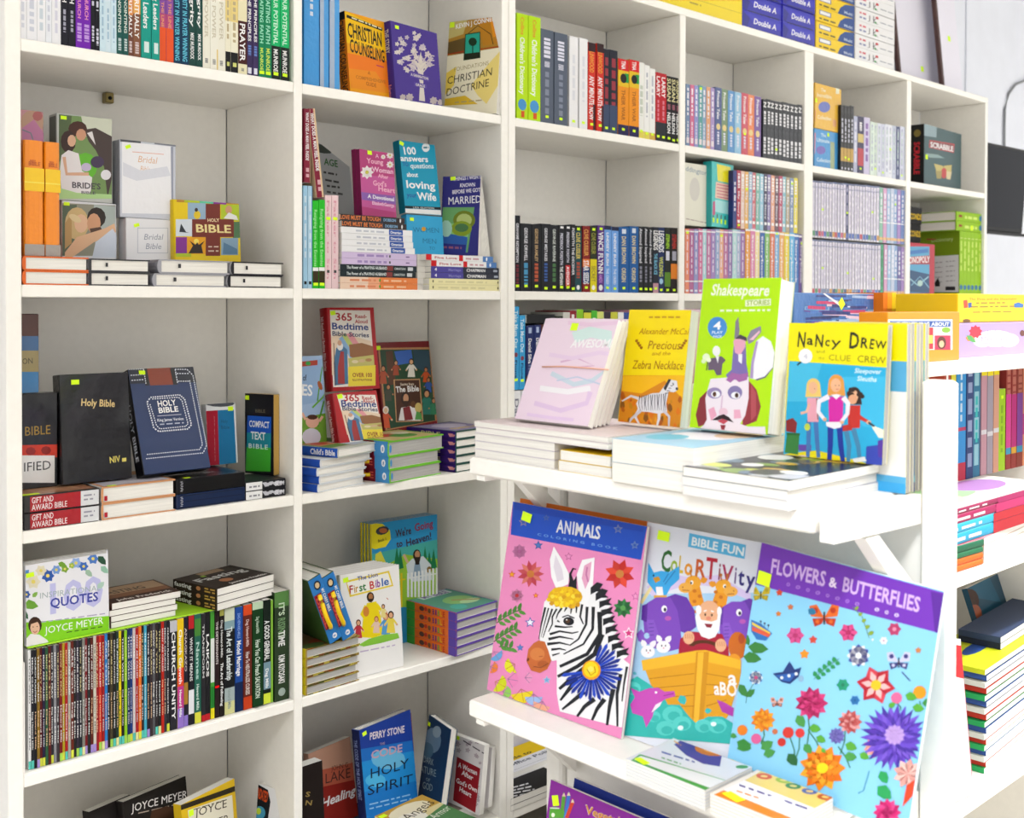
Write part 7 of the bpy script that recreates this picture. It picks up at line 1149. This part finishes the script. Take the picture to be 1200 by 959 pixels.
for k in range(6):
    first = k == 0; lab = 'yellow and blue girl detective paperback, %s' % ('front copy on the rack' if first else nth(k+1)+' copy back'); kw = dict(group='detective paperbacks on the rack end', mat='gloss', page='grey', inset=.0012)
    if first: b = rack('paperback_book', 919, .578, 1035, .580, zS, 4, .0118, 378.5, lab, 'f8ec00', **kw)
    else: b = Item('paperback_book', .13, .2135-.001*(k % 2), .0112, frame(Vector((.6065+.0117*(k-1), -1.196-.0015*(k % 2), ZU+.0002)), Vector((0, -1, 0)), Vector((1, 0, 0)), Z3), lab, 'book', col='f8ec00', **kw)
    if first: hN = b.h
    if not first:
        b.mode = 'uv'; b.R(0, .22, 1, 1, '58b0e0').R(.3, .4, 1, .9, ['f4f4f4', 'e8a8a0', '4878b8', 'd8d0c0', 'a8c8e0'][k-1]).R(0, .94, 1, 1, ['38a8e8', 'f08868', '3850a0', 'c8d040', 'e07050'][k-1]); b.done(); continue
    b.zm = (915, 370, 4.171); z = b
    z.P([(42, 222), (552, 256), (520, 760), (0, 700)], '28b0e0').P([(46, 225), (200, 236), (150, 420), (30, 420)], '48c0e8').P([(300, 300), (545, 300), (525, 560), (400, 540)], '40bce8').P([(0, 680), (120, 664), (180, 660), (300, 690), (440, 735), (455, 748), (300, 745), (0, 705)], 'f0e010')
    for ch, x, y, w_, hh in (('N', 78, 150, 42, 74), ('a', 126, 140, 30, 48), ('N', 164, 150, 44, 62), ('c', 214, 146, 24, 46), ('y', 244, 150, 50, 50), ('D', 330, 158, 52, 80), ('R', 386, 156, 38, 52), ('E', 430, 160, 24, 50), ('W', 462, 160, 52, 40)): z.T(ch, x, y, x+w_, y+4, hh, '30301c', 'r' if ch in 'y' else 'b')
    z.T('and', 172, 182, 216, 184, 16, '98981c', 'r').T('the', 184, 214, 214, 214, 14, '98981c', 'r').T('CLUE', 232, 218, 342, 224, 30, '989018', 'r').T('CREW', 372, 226, 512, 236, 34, '787018', 'r').E(121, 198, 34, 36, 'fbfbfd').T('4', 110, 212, 132, 212, 26, 'c8c8d8', 'r').L([(80, 242), (100, 226)], 8, '203840').T('Sleepover', 360, 280, 490, 286, 24, 'd8f4fc', 'b', .15).T('Sleuths', 372, 318, 468, 324, 24, 'd8f4fc', 'b', .15)
    # three children
    def kid(x, top, foot, hair, shirt, jean, wd, sleeve=None, lean=0):
        hh = foot-top; hy = top+hh*.1
        z.E(x, hy, hh*.088, hh*.105, hair, 14).P([(x-hh*.085, hy), (x-hh*.1, hy+hh*.13), (x+hh*.1, hy+hh*.13), (x+hh*.085, hy)], hair).E(x-2, hy+6, hh*.058, hh*.078, 'f0b890', 12)
        z.L([(x-wd*.4+lean, top+hh*.52), (x-wd*.42, foot-hh*.22), (x-wd*.5, foot-6)], wd*.42, jean, wd*.32); z.L([(x+wd*.2+lean, top+hh*.52), (x+wd*.32, foot-hh*.22), (x+wd*.45, foot-6)], wd*.42, jean, wd*.32)
        z.P([(x-wd*.55, top+hh*.24), (x+wd*.5, top+hh*.24), (x+wd*.45, top+hh*.54), (x-wd*.5, top+hh*.54)], shirt)
    z.P([(30, 580), (92, 580), (85, 680), (20, 670)], '38803c').P([(28, 572), (94, 575), (94, 586), (28, 584)], '286830').P([(26, 512), (60, 500), (80, 525), (74, 574), (26, 566)], '8a2828').P([(418, 640), (475, 632), (510, 650), (512, 750), (415, 735)], '3848b0').P([(474, 612), (520, 606), (512, 700), (476, 690)], '5838a0')
    z.P([(86, 630), (150, 632), (148, 664), (88, 660)], '6848a8')
    kid(160, 308, 700, 'f0cc70', 'f0a8b8', '4878b8', 56); z.L([(140, 430), (128, 470), (98, 478)], 13, 'f0b8a0').L([(176, 405), (182, 510)], 5, '604830').E(166, 358, 2, 2, '502818', 6).P([(80, 690), (112, 682), (130, 700), (100, 706)], 'e8c8c8').E(130, 545, 14, 18, 'c8d848')
    kid(360, 350, 720, '38241c', 'c83028', '4888b0', 60, lean=-20); z.L([(350, 470), (400, 505), (430, 520)], 22, 'c83028', 14).E(430, 522, 12, 10, 'f0b890').P([(440, 530), (470, 545), (525, 560), (525, 600), (480, 598), (450, 552)], 'f4f4e0').L([(428, 522), (458, 542)], 10, '303848').P([(350, 700), (410, 690), (420, 712), (360, 724)], 'f0f0f0').P([(290, 540), (345, 530), (350, 560), (300, 566)], 'c02c24')
    for k_ in range(16): z.E(330+rr.random()*72, 362+rr.random()*38, 12, 11, '38241c', 8)
    z.E(352, 410, 22, 24, 'e8a880', 12)
    kid(272, 290, 735, 'e8a048', 'd828a8', '2038a0', 70); z.L([(236, 395), (188, 420), (184, 470), (218, 512)], 26, 'f4f0fa', 16).L([(306, 400), (330, 430), (326, 480), (296, 520)], 26, 'f4f0fa', 16).P([(222, 520), (300, 520), (296, 546), (262, 554), (224, 540)], 'f8f4f8').E(300, 522, 10, 9, 'f0b890', 8).E(216, 508, 10, 9, 'f0b890', 8).E(268, 342, 2.6, 2.6, '502818', 6).E(286, 342, 2.6, 2.6, '502818', 6).L([(270, 360), (284, 360)], 3, 'c85858').P([(246, 388), (272, 410), (296, 388), (272, 384)], 'f4f0fa')
    b.done()
# ================================================================== LOW SHELF UNIT contents
ZT_ = ZT
b = front('story_box', (1123.5, 'v', -1.10), (1225, 'v', -1.10), ZT_, 0, .12, 379, 'purple fairy-tale box with a white cloud title', 'b49ce0', body='box', mat='gloss')
b.zm = (1020, 320, 2.664); b.E(390, 205, 60, 26, 'f6f4fa').E(350, 212, 30, 20, 'f6f4fa').E(430, 210, 34, 22, 'f6f4fa').T('Little', 364, 192, 400, 190, 14, '9080b8', 'r').T('Mermaid', 344, 214, 428, 210, 15, '9080b8', 'r').star(328, 184, 22, 'd02840', 9, .75).leaf(296, 202, 328, 208, 'e08838', .3).leaf(300, 195, 330, 218, '58a858', .2).E(474, 188, 8, 10, '6a3020').bars(350, 222, 420, 220, 4, 'c8b0d8', 4, 2); b.done('cover_print'); zL = ZT_+b.h+.0005
b = front('story_box', (1122, 'v', -1.09), (1225, 'v', -1.09), zL, 0, .12, 344, 'yellow story box on top of the purple one', 'f8cc08', body='box', mat='gloss')
b.zm = (1020, 320, 2.664); b.T('The Elves and the Shoemaker', 308, 86, 458, 84, 9, '8a7020', 'r').bars(330, 96, 420, 95, 4, '988028', 6, 1).bars(310, 108, 450, 106, 4, '988028', 8, 2).bars(320, 124, 440, 122, 3, '988028', 6, 5).P([(290, 86), (302, 84), (304, 108), (292, 110)], 'c84828').P([(304, 94), (316, 92), (316, 106), (306, 110)], '3858a0').P([(448, 96), (462, 92), (478, 98), (476, 108), (450, 108)], '3070b8').E(300, 150, 12, 6, '785018'); b.done('cover_print')
b = front('story_box', (1040, 'v', -1.13), (1124.5, 'v', -1.13), ZT_, 0, .05, 366, 'orange-framed picture book with a blue title strip', 'f09820', body='box', mat='gloss')
b.zm = (1020, 320, 2.664); b.P([(55, 145), (256, 145), (256, 240), (55, 240)], 'f8f8f8').P([(60, 150), (250, 150), (250, 168), (60, 168)], '1c50a0').T('EVERYTHING ABOUT', 80, 165, 246, 165, 12, 'fff').P([(172, 170), (196, 170), (196, 238), (172, 238)], 'd82838').P([(200, 195), (250, 195), (250, 240), (200, 240)], 'c02850').E(222, 218, 14, 20, '5a2818').E(222, 222, 8, 11, 'f0b890').E(236, 178, 14, 9, '88b838').P([(172, 196), (194, 194), (194, 220), (172, 220)], 'd8e058'); b.done('cover_print')
b = front('wrapped_magazine_pack', (930, 'v', -.93), (1034, 'v', -.93), ZT_, 0, .06, 343, 'shrink-wrapped pack with blurred blue and pink stripes', '4878b8', body='box', mat='wrap')
r = random.Random(3)
for k in range(60): x_, y_ = 940+r.random()*90, 344+r.random()*38; b.L([(x_, y_), (x_+10+r.random()*25, y_+r.uniform(-1.5, 1.5))], 1+r.random()*3, r.choice(['5080c8', '3868a8', '68489c', 'a8c0e0', 'e8c8d8', 'c84878', '384888', '40a070', '88b8d8', '304070', 'f0e8f0']))
b.L([(965, 343), (985, 358)], 3, 'f4f4f8').sticker(986, 356, .017, .017, 40); b.done('cover_print')
for k in range(3):
    x0 = 1035+k*5.2; u0, u1 = Ux(x0, -.95), Ux(x0+5, -.95)
    Item('paperback_book', .13, Zy(1036, 343, -.95)-ZT_, u1-u0, spined(u0, u1, -.95, ZT_), '%s spine paperback right of the striped pack' % ('orange', 'amber', 'yellow')[k], 'book', None, ('f08018', 'f8a818', 'fcd808')[k]).done()
# stacks on the upper shelf of the low unit
zz = ZM; LA = 'picture book in the lying stack on the low unit, '
for k, (c, sp, t_, xr, x2) in enumerate((('f07020', 'f07020', .011, 1153, 0), ('f07020', 'e86818', .011, 1153, 0), ('287850', '207048', .010, 1153, 0), ('e87888', '186848', .013, 1154, 1))):
    m, L = lie_spine((1108, 'v', -1.150), (xr, 'v', -1.156), zz, t_); b = Item('picture_book', .26, L, t_-.0005, m, LA+'%s from the bottom' % nth(k+1), 'book', None, c, spine=sp, body='hard', c=.0015) if t_ > .0 else None
    if k == 3: b.mode = 'uv'; b.E(.4, .5, .3, .2, '189850').E(.7, .3, .2, .2, 'a878c8').E(.3, .8, .2, .1, 'f0b0b8'); 
    b.done(); m, L = lie((1155.5, 'v', -1.156), (1230, 'v', -1.12), zz, t_); Item('picture_book', L, .22, t_-.0005, m, 'cream-edged picture book right of the orange and green ones, %s from the bottom' % nth(k+1), 'book', None, 'f0a0a8' if k == 3 else 'e8dcc8').done(); zz += t_
for k, (c, sp, sp2, t_, xl) in enumerate((('d8c8d0', '28a8d0', 'b81828', .020, 1100), ('c8e0d0', '30b0d8', 'b81828', .016, 1100), ('e89048', 'a81858', 'c02868', .016, 1106), ('f0e8e0', '981850', 'a82060', .010, 1110))):
    m, L = lie_spine((xl, 'v', -1.150), (1232, 'v', -1.146), zz, t_); b = Item('picture_book', .28, L, t_-.0005, m, 'large picture book with %s spine, %s of the upper four' % (('sky blue and red', 'sky blue and crimson', 'magenta', 'plum')[k], nth(k+1)), 'book', None, c, spine=sp, body='hard', c=.0015)
    b.mode, b.face = 'uv', 's'; b.R(.45, 0, 1, 1, sp2).bars(.1, .7, .35, .7, .3, 'f0e0e0', 3, k); b.face = 'f'; b.E(.4, .4, .25, .25, 'a8e0a0').E(.6, .6, .25, .2, 'f4f4fa').E(.3, .7, .15, .2, 'b888c8').E(.2, .25, .12, .12, 'f8f0c0'); b.done(); zz += t_
# spines standing behind on top of them
zsp = zz
row('back row of the low shelf unit', zsp+.0005, ['1108 1116 425 c04830|m .1 .6 fff .3', '1116.5 1122 425 c8b820|b 0 .25 e8e040', '1122.5 1133.5 424 2898e0|b .85 1 c82848;b .55 .58 c03868;m .1 .5 d0e8f8 .2', '1134 1142 424 28407c|m .02 .9 98a8d0 .6', '1142.5 1151 424 2878a0|m .05 .9 98d0e0 .6;m .3 .7 28c0c0 .3', '1152 1158.5 424 c898a8|b 0 .12 f8e800;b .6 .64 e0e0e8', '1158.8 1165.5 424 a8a0b0|b 0 .12 f8e800;b .62 .66 e0e0e8', '1165.8 1172 424 d8a088|b 0 .12 f8e800;b .6 .64 e0e0e8', '1172.5 1180.5 456 a8d818 .1|m .2 .8 88b810 .3', '1181 1187 424 a03c38|b .3 .8 e048a0;b .8 .86 38a0c8;m 0 .3 c87868 .6', '1187.2 1193 424 a03c38|b .3 .8 c83088;b .8 .86 e8b038;m 0 .3 c87868 .6', '1193.2 1200 424 984038|b .3 .8 8848a8;b .8 .86 38a0c8;m 0 .3 c87868 .6', '1200.2 1208 424 f0a070|b .5 .7 d84888'], v=-1.02, depth=.13, thing='picture_book')
# lower shelf of the low unit
b = front('picture_book', (1150, 'v', -1.0), (1194, 'v', -.985), ZB+.187, 19, .012, 690, 'dark teal picture book with a child in a yellow top, in shade', '14506c', mat='gloss')
b.zm = (1100, 650, 3.55); b.P([(20, 100), (200, 60), (260, 200), (40, 220)], '1c6888').P([(150, 440), (220, 330), (340, 420), (330, 520), (150, 520)], '284c28').E(130, 195, 38, 52, '40180c').E(150, 250, 30, 42, 'a85838').L([(115, 230), (130, 280), (170, 330)], 26, '90482c', 18).P([(190, 350), (250, 400), (275, 450), (200, 470), (170, 400)], 'c8a018').L([(180, 360), (170, 470)], 22, '203868').L([(240, 250), (260, 320)], 16, '88583c').T('Little Mermaid', 62, 120, 165, 100, 22, '102c3c', 'r'); b.done()
b = front('picture_book', (1100, 'v', -1.14), (1146, 'v', -1.155), ZB, 6, .02, 752 if False else 763, 'red-topped white picture book standing at the end of the low unit', 'f0ecf0', mat='gloss', spine='c81828')
b.zm = (1100, 650, 3.55); b.P([(30, 350), (140, 365), (142, 505), (30, 500)], 'd01020').L([(105, 505), (140, 930)], 5, 'c05868').P([(138, 365), (150, 365), (185, 930), (170, 930)], 'c82030').E(48, 660, 12, 30, 'd8a038'); b.done()
zz = ZB
for k in range(17):
    m, L = lie((1158+k % 2*2, 'v', -1.13), (1240, 'v', -1.10), zz, .010 if k < 8 else .012); b = Item('comic_book', L, .12, .0095, m, 'comic album in the shaded stack, %s from the bottom' % nth(k+1), 'book', 'comic albums on the lower shelf', ['28a058', 'c83828', 'd8d8d0', '3858a0'][k % 4] if k < 16 else 'c8d020')
    if k == 16: b.mode = 'uv'; b.E(.3, .5, .15, .12, '284890').E(.7, .6, .15, .12, '284890')
    b.done(); zz += .0102 if k < 8 else .012
for k in range(2):
    m, L = lie((1160, 'v', -1.0), (1235, 'v', -.98), ZB+.0002, .02) if False else lie((1176, 'v', -1.10), (1250, 'v', -1.07), zz+.0005, .012); b = Item('comic_book', L, .08, .0115, m, 'dark blue album above the yellow comic, %s from the bottom' % nth(k+1), 'book', 'dark albums on the lower shelf', ['20283c', '3a4868'][k % 2]); b.done(); zz += .012
